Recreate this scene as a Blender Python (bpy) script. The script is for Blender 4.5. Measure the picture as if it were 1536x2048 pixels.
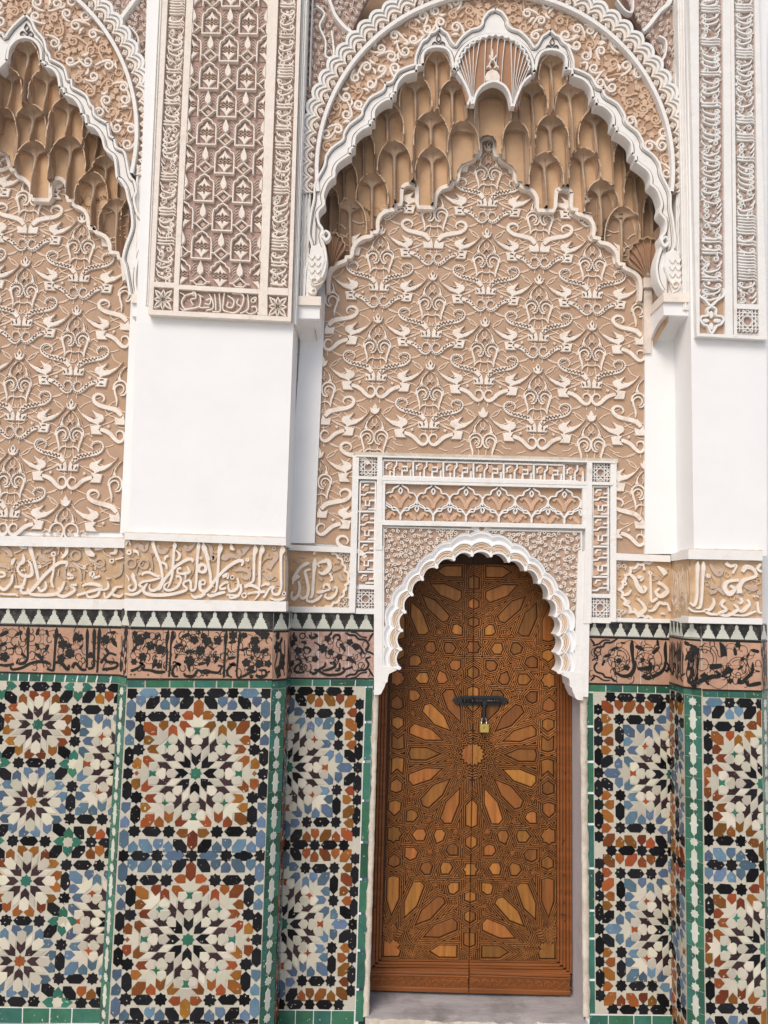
import bpy, math, random
from math import sin, cos, pi, radians, sqrt, atan2
random.seed(7)
for o in list(bpy.data.objects): bpy.data.objects.remove(o)
sc = bpy.context.scene
COL = sc.collection
# ------------------------------------------------------------------ camera, sky, sun, exposure
F_PX, TILT, ROLL, YAW, DIST = 1540.0, radians(5.3), radians(1.45), radians(0.25), 3.08
def _axes():
    ct, st, cr, sr, cw, sw = cos(TILT), sin(TILT), cos(ROLL), sin(ROLL), cos(YAW), sin(YAW)
    f = (sw*ct, cw*ct, st); r0 = (cw, -sw, 0.0)
    u0 = (r0[1]*f[2]-r0[2]*f[1], r0[2]*f[0]-r0[0]*f[2], r0[0]*f[1]-r0[1]*f[0])
    r = tuple(cr*a+sr*b for a, b in zip(r0, u0)); u = tuple(-sr*a+cr*b for a, b in zip(r0, u0))
    return r, u, f
AR, AU, AF = _axes()
def U0(px, py, Y):
    a = (px-768)/F_PX; b = -(py-1024)/F_PX
    rx = a*AR[0]+b*AU[0]+AF[0]; ry = a*AR[1]+b*AU[1]+AF[1]; rz = a*AR[2]+b*AU[2]+AF[2]
    t = (Y+DIST)/ry
    return rx*t, rz*t
ZC = -U0(100, 2047, 0.0)[1]
def U(px, py, Y):
    """measured photo point -> (x, z) where its line of sight meets the wall plane y = Y"""
    x, z = U0(px, py, Y)
    return x, z+ZC
from mathutils import Matrix, Vector
cam = bpy.data.objects.new('camera', bpy.data.cameras.new('camera')); COL.objects.link(cam)
cam.matrix_world = Matrix(((AR[0], AU[0], -AF[0], 0), (AR[1], AU[1], -AF[1], -DIST), (AR[2], AU[2], -AF[2], ZC), (0, 0, 0, 1)))
cam.data.sensor_fit = 'VERTICAL'; cam.data.sensor_height = 36; cam.data.lens = 36*F_PX/2048
cam.data.clip_start = 0.05; cam.data.clip_end = 500
sc.camera = cam
SUN_EL, SUN_AZ = radians(46), radians(207)          # azimuth the light comes from, clockwise from +y
w = bpy.data.worlds.new('World'); sc.world = w; w.use_nodes = True
nt = w.node_tree; nt.nodes.clear()
sky = nt.nodes.new('ShaderNodeTexSky'); sky.sky_type = 'NISHITA'; sky.sun_disc = False
sky.sun_elevation = SUN_EL; sky.sun_rotation = SUN_AZ; sky.dust_density = 3.0; sky.ozone_density = 0.6
bg = nt.nodes.new('ShaderNodeBackground'); bg.inputs[1].default_value = 0.14
wo = nt.nodes.new('ShaderNodeOutputWorld')
nt.links.new(sky.outputs[0], bg.inputs[0]); nt.links.new(bg.outputs[0], wo.inputs[0])
sl = bpy.data.lights.new('sun', 'SUN'); sl.energy = 1.45; sl.angle = radians(26); sl.color = (1, .95, .87)
sun = bpy.data.objects.new('sun', sl); COL.objects.link(sun)
sd = Vector((sin(SUN_AZ)*cos(SUN_EL), cos(SUN_AZ)*cos(SUN_EL), sin(SUN_EL)))
sun.rotation_euler = sd.to_track_quat('Z', 'Y').to_euler()
sc.view_settings.view_transform = 'Standard'; sc.view_settings.look = 'None'
sc.view_settings.exposure = 0.12; sc.view_settings.gamma = 1; sc.view_settings.use_curve_mapping = False
sc.render.engine = 'CYCLES'
sc.cycles.max_bounces = 6; sc.cycles.diffuse_bounces = 4; sc.cycles.glossy_bounces = 2
# ------------------------------------------------------------------ materials
MATS = {}
def mat(name, col, rough=.7, var=.12, scale=18, bump=.15, bscale=60, spec=.3, rnd=0.0, dirt=None, dscale=6, dlo=.55, dhi=.75, chips=0, stretch=None, coat=0, hrnd=0.0):
    """procedural material: base colour, mottling, object-to-object variation, stains, fine bump"""
    if name in MATS: return MATS[name]
    m = bpy.data.materials.new(name); m.use_nodes = True
    N = m.node_tree.nodes; L = m.node_tree.links; b = N['Principled BSDF']
    b.inputs['Roughness'].default_value = rough; b.inputs['Specular IOR Level'].default_value = spec
    if coat: b.inputs['Coat Weight'].default_value = coat; b.inputs['Coat Roughness'].default_value = .08
    g = N.new('ShaderNodeNewGeometry'); vec = g.outputs['Position']
    if stretch:
        mp = N.new('ShaderNodeMapping'); mp.inputs['Scale'].default_value = stretch; L.new(vec, mp.inputs[0]); vec = mp.outputs[0]
    n = N.new('ShaderNodeTexNoise'); n.inputs['Scale'].default_value = scale; n.inputs['Detail'].default_value = 6; n.inputs['Roughness'].default_value = .62
    L.new(vec, n.inputs['Vector'])
    hs = N.new('ShaderNodeHueSaturation'); hs.inputs['Color'].default_value = (*col, 1)
    mr = N.new('ShaderNodeMapRange'); mr.inputs[1].default_value = .25; mr.inputs[2].default_value = .75
    mr.inputs[3].default_value = 1-var; mr.inputs[4].default_value = 1+var
    L.new(n.outputs[0], mr.inputs[0]); val = mr.outputs[0]
    if rnd or hrnd:
        oi = N.new('ShaderNodeObjectInfo')
        if rnd:
            m2 = N.new('ShaderNodeMapRange'); m2.inputs[3].default_value = 1-rnd; m2.inputs[4].default_value = 1+rnd
            L.new(oi.outputs['Random'], m2.inputs[0])
            mu = N.new('ShaderNodeMath'); mu.operation = 'MULTIPLY'; L.new(val, mu.inputs[0]); L.new(m2.outputs[0], mu.inputs[1]); val = mu.outputs[0]
        if hrnd:
            fr = N.new('ShaderNodeMath'); fr.operation = 'MULTIPLY'; fr.inputs[1].default_value = 7.31; L.new(oi.outputs['Random'], fr.inputs[0])
            f2 = N.new('ShaderNodeMath'); f2.operation = 'FRACT'; L.new(fr.outputs[0], f2.inputs[0])
            m3 = N.new('ShaderNodeMapRange'); m3.inputs[3].default_value = .5-hrnd; m3.inputs[4].default_value = .5+hrnd
            L.new(f2.outputs[0], m3.inputs[0]); L.new(m3.outputs[0], hs.inputs['Hue'])
    L.new(val, hs.inputs['Value']); c = hs.outputs[0]
    if dirt:
        n2 = N.new('ShaderNodeTexNoise'); n2.inputs['Scale'].default_value = dscale; n2.inputs['Detail'].default_value = 8; n2.inputs['Roughness'].default_value = .7
        L.new(g.outputs['Position'], n2.inputs['Vector'])
        cr = N.new('ShaderNodeMapRange'); cr.inputs[1].default_value = dlo; cr.inputs[2].default_value = dhi
        L.new(n2.outputs[0], cr.inputs[0])
        mx = N.new('ShaderNodeMix'); mx.data_type = 'RGBA'; mx.inputs[7].default_value = (*dirt, 1)
        L.new(cr.outputs[0], mx.inputs[0]); L.new(c, mx.inputs[6]); c = mx.outputs[2]
    if chips:
        n3 = N.new('ShaderNodeTexNoise'); n3.inputs['Scale'].default_value = 95; n3.inputs['Detail'].default_value = 3
        L.new(g.outputs['Position'], n3.inputs['Vector'])
        c3 = N.new('ShaderNodeMapRange'); c3.inputs[1].default_value = chips; c3.inputs[2].default_value = chips+.025
        L.new(n3.outputs[0], c3.inputs[0])
        mx = N.new('ShaderNodeMix'); mx.data_type = 'RGBA'; mx.inputs[7].default_value = (.6, .54, .45, 1)
        L.new(c3.outputs[0], mx.inputs[0]); L.new(c, mx.inputs[6]); c = mx.outputs[2]
    L.new(c, b.inputs['Base Color'])
    if bump:
        n4 = N.new('ShaderNodeTexNoise'); n4.inputs['Scale'].default_value = bscale; n4.inputs['Detail'].default_value = 5
        L.new(vec, n4.inputs['Vector'])
        bp = N.new('ShaderNodeBump'); bp.inputs['Strength'].default_value = bump; bp.inputs['Distance'].default_value = .004
        L.new(n4.outputs[0], bp.inputs['Height']); L.new(bp.outputs[0], b.inputs['Normal'])
    MATS[name] = m
    return m

M = {}
M['plaster'] = mat('white_plaster', (.81, .805, .80), .75, .03, 5, .25, 9, dirt=(.73, .69, .62), dscale=3.2, dlo=.6, dhi=.9)
M['limewash'] = mat('limewash_trim', (.78, .76, .73), .8, .05, 25, .3, 70, dirt=(.62, .52, .42), dscale=14, dlo=.58, dhi=.8)
M['ivory'] = mat('ivory_stucco', (.79, .71, .63), .85, .07, 30, .3, 90, dirt=(.56, .44, .34), dscale=16, dlo=.56, dhi=.8)
M['sebw'] = mat('cream_relief_stucco', (.79, .71, .63), .85, .09, 30, .3, 90, dirt=(.56, .43, .33), dscale=16, dlo=.54, dhi=.78)
M['tanm'] = mat('tan_rose_ground', (.46, .325, .25), .9, .12, 25, .3, 90)
M['ivory2'] = mat('pink_ivory_stucco', (.70, .61, .54), .85, .09, 30, .3, 90, dirt=(.52, .40, .33), dscale=18, dlo=.55, dhi=.8)
M['tan'] = mat('tan_stucco', (.455, .31, .215), .9, .12, 14, .35, 80, dirt=(.40, .25, .155), dscale=7, dlo=.48, dhi=.72)
M['vine'] = mat('tan_relief_stucco', (.60, .43, .31), .9, .10, 20, .3, 80)
M['amber'] = mat('amber_stucco', (.56, .395, .25), .9, .2, 12, .35, 80, dirt=(.42, .24, .12), dscale=9, dlo=.48, dhi=.74)
M['mauve'] = mat('mauve_stucco', (.40, .28, .235), .9, .12, 25, .3, 90)
M['taupe'] = mat('taupe_leaf_stucco', (.52, .40, .315), .9, .12, 25, .3, 90)
M['blush'] = mat('blush_leaf_stucco', (.58, .385, .265), .9, .10, 25, .3, 90)
M['vine2'] = mat('amber_tendril_stucco', (.60, .43, .285), .9, .1, 20, .3, 80)
M['rimt'] = mat('pale_rim_plaster', (.60, .45, .325), .9, .2, 30, .3, 80)  # paler plaster for the raised rims of the vault hoods
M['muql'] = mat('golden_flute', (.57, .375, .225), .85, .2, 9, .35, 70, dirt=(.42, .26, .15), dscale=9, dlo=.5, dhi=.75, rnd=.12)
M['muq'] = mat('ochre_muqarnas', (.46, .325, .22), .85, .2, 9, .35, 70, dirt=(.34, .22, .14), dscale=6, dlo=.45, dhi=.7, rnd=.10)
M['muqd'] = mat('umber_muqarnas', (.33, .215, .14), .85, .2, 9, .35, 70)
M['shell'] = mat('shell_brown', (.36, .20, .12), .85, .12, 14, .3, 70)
M['tendril'] = mat('pale_tendril_stucco', (.70, .55, .43), .9, .08, 25, .2, 80)
M['hole_shade'] = mat('hole_shade_brown', (.15, .095, .065), .9, .1, 25, 0)  # dark inlay colour standing in for the shade inside drilled holes and slits
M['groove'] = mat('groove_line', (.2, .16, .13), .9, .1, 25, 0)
GL = dict(rough=.2, bump=.3, bscale=30, spec=.32, chips=.69)
M['t_black'] = mat('glaze_black', (.010, .010, .012), var=.3, rnd=.5, **GL)
M['t_black'].node_tree.nodes['Principled BSDF'].inputs['Specular IOR Level'].default_value = .13
M['t_plum'] = mat('glaze_plum', (.034, .017, .02), var=.3, rnd=.3, **GL)
M['t_blue'] = mat('glaze_blue', (.088, .140, .205), var=.22, rnd=.38, hrnd=.022, **GL)
M['t_orange'] = mat('glaze_orange', (.21, .066, .013), var=.25, rnd=.42, hrnd=.022, **GL)
M['t_green'] = mat('glaze_green', (.03, .14, .095), var=.22, rnd=.25, hrnd=.02, **GL)
M['t_base'] = mat('green_border_glaze', (.034, .125, .086), var=.25, rnd=.35, hrnd=.03, **GL)
M['t_rust'] = mat('glaze_rust', (.26, .055, .015), var=.2, rnd=.3, **GL)
M['t_cream'] = mat('glaze_cream', (.53, .49, .395), rough=.28, var=.07, rnd=.2, hrnd=.02, bump=.2, bscale=38, spec=.4)
M['t_bed'] = mat('mosaic_bed', (.50, .465, .385), rough=.5, var=.08, scale=40, bump=.2, bscale=90)
M['terra'] = mat('terracotta_tile', (.45, .262, .178), .6, .16, 30, .25, 120, rnd=.12, dirt=(.5, .32, .22), dscale=25, dlo=.5, dhi=.75)
M['terrad'] = mat('rose_terracotta_tile', (.40, .25, .205), .6, .3, 60, .25, 120, rnd=.1, dirt=(.5, .36, .3), dscale=60, dlo=.5, dhi=.65)
M['ink'] = mat('black_glaze_relief', (.018, .017, .016), .35, .3, 40, .2, 80, chips=.73)
M['merlon'] = mat('grey_white_glaze', (.55, .56, .49), .3, .08, 40, .2, 60, rnd=.08)
M['mblack'] = mat('worn_black_glaze', (.02, .02, .02), .4, .3, 40, .3, 60, dirt=(.11, .105, .09), dscale=30, dlo=.5, dhi=.7)
WS = (1, 1, .07)
M['wood'] = mat('gap_shade_cedar', (.045, .016, .006), .5, .4, 60, .3, 90, spec=.35, stretch=(1, 1, .06))  # cedar darkened so the shallow gaps between straps read as shaded
M['panel'] = mat('cedar_panel', (.275, .105, .022), .42, .4, 55, .25, 80, spec=.35, rnd=.45, hrnd=.008, stretch=(1, 1, .08), dirt=(.11, .04, .012), dscale=42, dlo=.6, dhi=.7)
M['strap'] = mat('cedar_strapwork', (.275, .108, .031), .5, .4, 50, .2, 90, spec=.3, rnd=.25)
M['rail'] = mat('red_cedar_rail', (.22, .073, .02), .45, .35, 60, .25, 80, stretch=(.06, 1, 1), rnd=.1)
M['iron'] = mat('black_iron', (.012, .012, .013), .45, .2, 60, .3, 120, spec=.5)
M['sill'] = mat('grey_sill_stone', (.38, .355, .355), .7, .25, 9, .5, 60, dirt=(.22, .20, .19), dscale=6, dlo=.48, dhi=.7, stretch=(.6, 3, 1))
M['rough'] = mat('rough_lime_edge', (.62, .56, .47), .9, .15, 30, .8, 45, dirt=(.38, .31, .24), dscale=11, dlo=.45, dhi=.75)
M['lilac'] = mat('lilac_grey_reveal', (.47, .44, .46), .8, .1, 12, .3, 60, stretch=(1, 1, .2), dirt=(.34, .31, .31), dscale=6)
M['pave'] = mat('pale_paving', (.46, .44, .41), .7, .12, 6, .3, 40)
br = mat('brass', (.70, .52, .16), .32, .1, 40, .1, 80, spec=.5); br.node_tree.nodes['Principled BSDF'].inputs['Metallic'].default_value = .85; M['brass'] = br
stl = mat('steel', (.45, .45, .46), .3, .1, 40, .1, 80); stl.node_tree.nodes['Principled BSDF'].inputs['Metallic'].default_value = 1; M['steel'] = stl
# ------------------------------------------------------------------ frames: (u, v, h) -> world
def pix(Y, x0=0., y0=0., s=1.):
    """measurement frame: photo coordinates (optionally of an enlarged crop) laid on the wall plane y = Y; h sticks out"""
    def f(u, v, h=0.):
        x, z = U(x0+u/s, y0+v/s, Y)
        return (x, Y-h, z)
    f.n = (0, -1, 0)
    return f
def wq(P, u0, u1, v0, v1, n):
    """bilinear frame over four world points TL, TR, BR, BL; v0 is the top value"""
    def f(u, v, h=0.):
        s = (u-u0)/(u1-u0); t = (v-v0)/(v1-v0)
        a, b, c, d = (1-s)*(1-t), s*(1-t), s*t, (1-s)*t
        return tuple(a*P[0][k]+b*P[1][k]+c*P[2][k]+d*P[3][k]+n[k]*h for k in range(3))
    f.n = n; f.P = P
    return f
def pq(TL, TR, BR, BL, Y, u0=0., u1=1., v0=1., v1=0.):
    P = []
    for p in (TL, TR, BR, BL):
        x, z = U(p[0], p[1], Y); P.append((x, Y, z))
    return wq(P, u0, u1, v0, v1, (0, -1, 0))
# ------------------------------------------------------------------ mesh collecting
def sub(a, b): return (a[0]-b[0], a[1]-b[1], a[2]-b[2])
def dot(a, b): return a[0]*b[0]+a[1]*b[1]+a[2]*b[2]
def newell(vs):
    n = [0, 0, 0]
    for i in range(len(vs)):
        a = vs[i]; b = vs[(i+1) % len(vs)]
        n[0] += (a[1]-b[1])*(a[2]+b[2]); n[1] += (a[2]-b[2])*(a[0]+b[0]); n[2] += (a[0]-b[0])*(a[1]+b[1])
    return n
class MB:
    def __init__(s): s.v = []; s.f = []
    def add(s, vs, fs, n=None, test=0):
        if n is not None and dot(newell([vs[i] for i in fs[test]]), n) < 0: fs = [tuple(reversed(f)) for f in fs]
        o = len(s.v); s.v += vs; s.f += [tuple(i+o for i in f) for f in fs]
    def build(s, name, m, parent=None, smooth=False):
        me = bpy.data.meshes.new(name); me.from_pydata(s.v, [], s.f); me.materials.append(m)
        if smooth: me.polygons.foreach_set('use_smooth', [True]*len(me.polygons))
        o = bpy.data.objects.new(name, me); COL.objects.link(o)
        if parent is not None: par(o, parent)
        return o
def par(o, p):
    o.parent = p
    q = p
    M4 = Matrix.Identity(4)
    while q is not None:
        M4 = Matrix.Translation(q.location) @ q.matrix_parent_inverse @ M4 if q.parent else Matrix.Translation(q.location) @ M4
        q = q.parent
    o.matrix_parent_inverse = M4.inverted()
def thing(name, label, cat, loc, group=None):
    o = bpy.data.objects.new(name, None); COL.objects.link(o); o.location = loc; o.empty_display_size = .1
    o['label'] = label; o['category'] = cat
    if group: o['group'] = group
    return o
def at(px, py, Y):
    x, z = U(px, py, Y); return (x, Y, z)
def offs(p, d):
    """offset a closed polygon by d to its left side normal (sign fixed so d > 0 shrinks)"""
    n = len(p); A = sum(p[i][0]*p[(i+1) % n][1]-p[(i+1) % n][0]*p[i][1] for i in range(n)); sg = 1 if A > 0 else -1
    out = []
    for i in range(n):
        a, b, c = p[i-1], p[i], p[(i+1) % n]
        e1 = (b[0]-a[0], b[1]-a[1]); e2 = (c[0]-b[0], c[1]-b[1])
        l1 = sqrt(e1[0]**2+e1[1]**2) or 1e-9; l2 = sqrt(e2[0]**2+e2[1]**2) or 1e-9
        n1 = (-e1[1]/l1*sg, e1[0]/l1*sg); n2 = (-e2[1]/l2*sg, e2[0]/l2*sg)
        k = 1+n1[0]*n2[0]+n1[1]*n2[1]; k = max(k, .35)
        out.append((b[0]+d*(n1[0]+n2[0])/k, b[1]+d*(n1[1]+n2[1])/k))
    return out
def prism(mb, F, p, h, h0=0., bev=0., bh=None):
    """polygon p (frame units) raised from h0 to h, top edge bevelled by bev frame units"""
    n = len(p); j = random.uniform(-1, 1)*2e-4
    h += j
    if bev:
        q = offs(p, bev); bh = bh if bh is not None else min(.0015, (h-h0)*.4)
        vs = [F(x, y, h) for x, y in q]+[F(x, y, h-bh) for x, y in p]+[F(x, y, h0) for x, y in p]
        fs = [tuple(range(n))]+[(i, i+n, (i+1) % n+n, (i+1) % n) for i in range(n)]+[(i+n, i+2*n, (i+1) % n+2*n, (i+1) % n+n) for i in range(n)]
    else:
        vs = [F(x, y, h) for x, y in p]+[F(x, y, h0) for x, y in p]
        fs = [tuple(range(n))]+[(i, i+n, (i+1) % n+n, (i+1) % n) for i in range(n)]
    mb.add(vs, fs, F.n)
def spl(pts, n=4, closed=False):
    """Catmull-Rom through points of any dimension"""
    m = len(pts); out = []
    if m < 3: return list(pts)
    rng = range(m) if closed else range(m-1)
    for i in rng:
        p0 = pts[i-1] if (closed or i > 0) else pts[0]; p1 = pts[i % m]; p2 = pts[(i+1) % m]
        p3 = pts[(i+2) % m] if (closed or i+2 < m) else pts[-1]
        for k in range(n):
            t = k/n; t2 = t*t; t3 = t2*t
            out.append(tuple(.5*((2*b)+(-a+c)*t+(2*a-5*b+4*c-d)*t2+(-a+3*b-3*c+d)*t3) for a, b, c, d in zip(p0, p1, p2, p3)))
    if not closed: out.append(tuple(pts[-1]))
    return out
def ribbon(mb, F, path, h, h0=0., k=.6, closed=False):
    """raised band along path [(u, v, width)], bevelled section"""
    h += random.uniform(-1, 1)*4e-4
    n = len(path); vs = []; fs = []
    for i, (x, y, w_) in enumerate(path):
        a = path[i-1] if (i > 0 or closed) else path[i]; b = path[(i+1) % n] if (i < n-1 or closed) else path[i]
        dx, dy = b[0]-a[0], b[1]-a[1]; l = sqrt(dx*dx+dy*dy) or 1e-9
        nx, ny = -dy/l*w_/2, dx/l*w_/2
        vs += [F(x+nx, y+ny, h0), F(x+nx*k, y+ny*k, h), F(x-nx*k, y-ny*k, h), F(x-nx, y-ny, h0)]
    for i in range(n if closed else n-1):
        a = 4*i; b = 4*((i+1) % n)
        fs += [(a+1, b+1, b+2, a+2), (a, b, b+1, a+1), (a+2, b+2, b+3, a+3)]
    if not closed: fs += [(0, 1, 2, 3), (4*n-1, 4*n-2, 4*n-3, 4*n-4)]
    mb.add(vs, fs, F.n)
def P(s, d=8.):
    """'x,y,w x,y ...' -> [(x, y, w)]"""
    out = []
    for t in s.split():
        a = [float(q) for q in t.split(',')]
        out.append((a[0], a[1], a[2] if len(a) > 2 else (out[-1][2] if out else d)))
    return out
def P2(s): return [tuple(float(q) for q in t.split(',')) for t in s.split()]
def strokes(mb, F, s, h, h0=0., n=4, k=.6, ws=1.):
    for t in s.split(';'):
        t = t.strip()
        if t:
            p = P(t)
            ribbon(mb, F, [(x, y, max(w_*ws, .5)) for x, y, w_ in spl(p, n)], h, h0, k)
def ring(mb, F, x, y, r, w_, h, h0=0., n=14, a0=0., a1=2*pi, k=.6):
    full = abs(a1-a0) >= 2*pi-1e-6
    pts = [(x+r*cos(a0+(a1-a0)*i/n), y+r*sin(a0+(a1-a0)*i/n), w_) for i in range(n if full else n+1)]
    ribbon(mb, F, pts, h, h0, k, closed=full)
def slab(mb, Q, Y0, Y1):
    """block whose front quad (photo points TL, TR, BR, BL) lies on y = Y0 and which runs back to Y1"""
    f = [at(p[0], p[1], Y0) for p in Q]; b = [(x, Y1, z) for x, _, z in f]
    mb.add(f+b, [(0, 1, 2, 3), (0, 4, 5, 1), (1, 5, 6, 2), (2, 6, 7, 3), (3, 7, 4, 0), (7, 6, 5, 4)], (0, -1, 0))
def box(mb, x0, x1, y0, y1, z0, z1):
    vs = [(x, y, z) for x in (x0, x1) for y in (y0, y1) for z in (z0, z1)]
    mb.add(vs, [(0, 4, 5, 1), (2, 3, 7, 6), (0, 1, 3, 2), (4, 6, 7, 5), (1, 5, 7, 3), (0, 2, 6, 4)], (0, -1, 0))
def clip(p, x0, x1, y0, y1):
    for ax, lim, sg in ((0, x0, 1), (0, x1, -1), (1, y0, 1), (1, y1, -1)):
        out = []
        for i in range(len(p)):
            a, b = p[i-1], p[i]; da, db = (a[ax]-lim)*sg, (b[ax]-lim)*sg
            if (da < 0) != (db < 0):
                t = da/(da-db); out.append((a[0]+(b[0]-a[0])*t, a[1]+(b[1]-a[1])*t))
            if db >= 0: out.append(b)
        p = out
        if len(p) < 3: return []
    return p
def area(p): return abs(sum(p[i-1][0]*p[i][1]-p[i][0]*p[i-1][1] for i in range(len(p))))/2
def inside(pt, poly):
    x, y = pt; c = False
    for i in range(len(poly)):
        a, b = poly[i-1], poly[i]
        if (a[1] > y) != (b[1] > y) and x < (b[0]-a[0])*(y-a[1])/(b[1]-a[1])+a[0]: c = not c
    return c
def rounded(c):
    out = [c[0]]; run = [c[0]]
    for i in range(1, len(c)):
        run.append(c[i])
        if i < len(c)-1:
            a = atan2(c[i][1]-c[i-1][1], c[i][0]-c[i-1][0]); b = atan2(c[i+1][1]-c[i][1], c[i+1][0]-c[i][0]); d = abs((b-a+pi) % (2*pi)-pi)
        else: d = 9
        if d > radians(48):
            if len(run) == 2:
                l = sqrt((run[1][0]-run[0][0])**2+(run[1][1]-run[0][1])**2)
                out.append(run[1])
            else: out += spl(run, 5)[1:]
            run = [c[i]]
    return out
YF = -0.19      # front of the piers
YD = 0.17       # face of the door leaves
# ------------------------------------------------------------------ ground and walls
mb = MB(); mb.add([(-60, -60, 0), (60, -60, 0), (60, 60, 0), (-60, 60, 0)], [(0, 1, 2, 3)], (0, 0, 1))
g = mb.build('ground', M['pave']); g['kind'] = 'structure'
xl, zt = U(742, 1090, 0.); xr, _ = U(1172, 1090, 0.)
wall = thing('courtyard_wall', 'recessed rear plane of the plastered courtyard wall behind carving and mosaic', 'wall', (0, .2, 0))
mb = MB()
TOP = 4.3
box(mb, -3.2, xl, 0., .45, 0, TOP); box(mb, xr, 3.2, 0., .45, 0, TOP); box(mb, xl, xr, 0., .45, zt, TOP)
mb.build('masonry', M['plaster'], wall)
# piers: lower chamfered body and upper plaster body
CH = .047
def pier(label, up, lo_l, lo_r, zled):
    t = thing('plaster_pier', label, 'pier', ((up[0]+up[1])/2, YF/2, 0), None)
    mb = MB(); box(mb, up[0], up[1], YF, -.0005, zled, TOP); mb.build('plaster_shaft', M['plaster'], t)
    return t
def lerp(a, b, t): return a+(b-a)*t
LPx = (U(264, 860, YF)[0], U(577, 860, YF)[0]); RPx = (U(1388, 860, YF)[0], U(1531, 860, YF)[0])
ZL = U(410, 1090, YF)[1]
def shaft(label, Q):
    t = thing('plaster_pier', label, 'pier', at((Q[0][0]+Q[1][0])/2, Q[2][1], YF/2))
    mb = MB(); slab(mb, Q, YF, -.0005); mb.build('plaster_shaft', M['plaster'], t)
    return t
left_pier = shaft('plain white pier left of the wooden door, under the tall carved panel', [(297, -60), (612, -60), (571, 1092), (257, 1085)])
right_pier = shaft('plain white pier at the right edge of the photo', [(1372, -60), (1533, -60), (1534, 1112), (1388, 1112)])
# jamb strips of plain plaster beside the carved fields
def jamb(Q, Y=-.021):
    mb = MB(); slab(mb, Q, Y, .0); return mb
for Q, lab in (([(610, 560), (652, 560), (629, 1086), (572, 1086)], 'narrow white jamb strip between the left pier and the big carved field'),
               ([(1290, 560), (1362, 560), (1362, 1108), (1290, 1108)], 'white jamb strip between the big carved field and the right pier'),
               ([(262, 590), (290, 590), (270, 1066), (240, 1066)], 'narrow white jamb strip beside the carved field at the left edge')):
    o = jamb(Q).build('plaster_jamb', M['plaster']); o['label'] = lab; o['category'] = 'jamb'; o['group'] = 'plaster jamb strips'
# ledges: white fillets above and below the amber inscription, on each plane of the wall
LED = {  # plane: x range, top ledge (y top, y bottom) left/right, bottom ledge left/right
 'a': ((-90, 249), (1069, 1090), (1077, 1096), (1194, 1216), (1199, 1219), 0., 'left recess'),
 'b': ((249, 572), (1065, 1079), (1076, 1091), (1197, 1221), (1203, 1223), YF, 'left pier'),
 'c': ((576, 707), (1089, 1100), (1095, 1106), (1213, 1224), (1215, 1226), 0., 'wall just left of the door'),
 'd': ((1227, 1341), (1106, 1120), (1111, 1124), (1236, 1243), (1238, 1246), 0., 'wall just right of the door'),
 'e': ((1377, 1525), (1098, 1118), (1102, 1121), (1233, 1246), (1237, 1249), YF, 'right pier')}
for k, (xr_, tl, tr, bl, br_, Y, nm) in LED.items():
    for (l, r, pr, what) in ((tl, tr, .022, 'above'), (bl, br_, .012, 'below')):
        mb = MB(); slab(mb, [(xr_[0], l[0]), (xr_[1], r[0]), (xr_[1], r[1]), (xr_[0], l[1])], Y-pr, -.0003 if Y == 0 else Y+.06)
        o = mb.build('white_ledge', M['limewash']); o['label'] = f'white painted ledge {what} the amber inscription on the {nm}'; o['category'] = 'ledge'; o['group'] = 'white ledges'
        if what == 'above':
            mb = MB(); n = 30; vs = []
            for i in range(n+1):
                s_ = i/n; x = lerp(xr_[0], xr_[1], s_); y = lerp(l[0], r[0], s_)-.4; vs += [at(x, y-random.uniform(.6, 1.9), Y-.0012), at(x, y+.6, Y-.0012)]
            mb.add(vs, [(2*i, 2*i+2, 2*i+3, 2*i+1) for i in range(n)], (0, -1, 0)); mb.build('stained_joint', M['vine'], o)
# the side of the right pier joins the two ledges
for (a, b, what) in (((1341, 1108, 1122), (1377, 1098, 1118), 'above'), ((1341, 1238, 1246), (1377, 1233, 1246), 'below')):
    p = [at(a[0], a[1], -.012), at(b[0], b[1], YF-.012), at(b[0], b[2], YF-.012), at(a[0], a[2], -.012)]
    q = [(x+.05, y+.03, z) for x, y, z in p]
    mb = MB(); mb.add(p+q, [(0, 1, 2, 3), (0, 4, 5, 1), (3, 2, 6, 7)], (-1, -.4, 0))
    o = mb.build('white_ledge', M['limewash']); o['label'] = f'short white ledge {what} the inscription on the flank of the right pier'; o['category'] = 'ledge'; o['group'] = 'white ledges'
# corbels carrying the big arches
def corbel(label, x0, x1, yt, yb, Yt):
    """block with a concave underside running from the wall out to the arch plate; x0..x1, top yt, foot yb in photo points"""
    t = thing('arch_corbel', label, 'corbel', at((x0+x1)/2, yb, 0), 'arch corbels')
    ztop = U((x0+x1)/2, yt, Yt)[1]; zbot = U((x0+x1)/2, yb, 0.)[1]; xa = U(x0, yt, Yt)[0]; xb = U(x1, yt, Yt)[0]
    pr = [(Yt, ztop), (Yt, ztop-.05)]
    for i in range(9):
        a = i/8*pi/2; pr.append((Yt*(.93-.93*sin(a)) , ztop-.055-(ztop-.055-zbot)*(1-cos(a))))
    pr.append((0, ztop)); n = len(pr)
    vs = [(xa, y, z) for y, z in pr]+[(xb, y, z) for y, z in pr]
    mb = MB(); mb.add(vs, [(i, (i+1) % n, (i+1) % n+n, i+n) for i in range(n)]+[tuple(range(n)), tuple(range(2*n-1, n-1, -1))], (0, -1, 0), 0)
    mb.build('bracket', M['plaster'], t)
    mb = MB(); box(mb, xa-.004, xb+.004, Yt-.012, 0, ztop, ztop+.035); mb.build('cap_block', M['ivory'], t)
    return t
corbel('white corbel with hollow underside at the left foot of the arch over the door', 593, 640, 612, 700, -.165)
corbel('white corbel with hollow underside at the right foot of the arch over the door', 1327, 1386, 606, 712, -.165)
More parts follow.
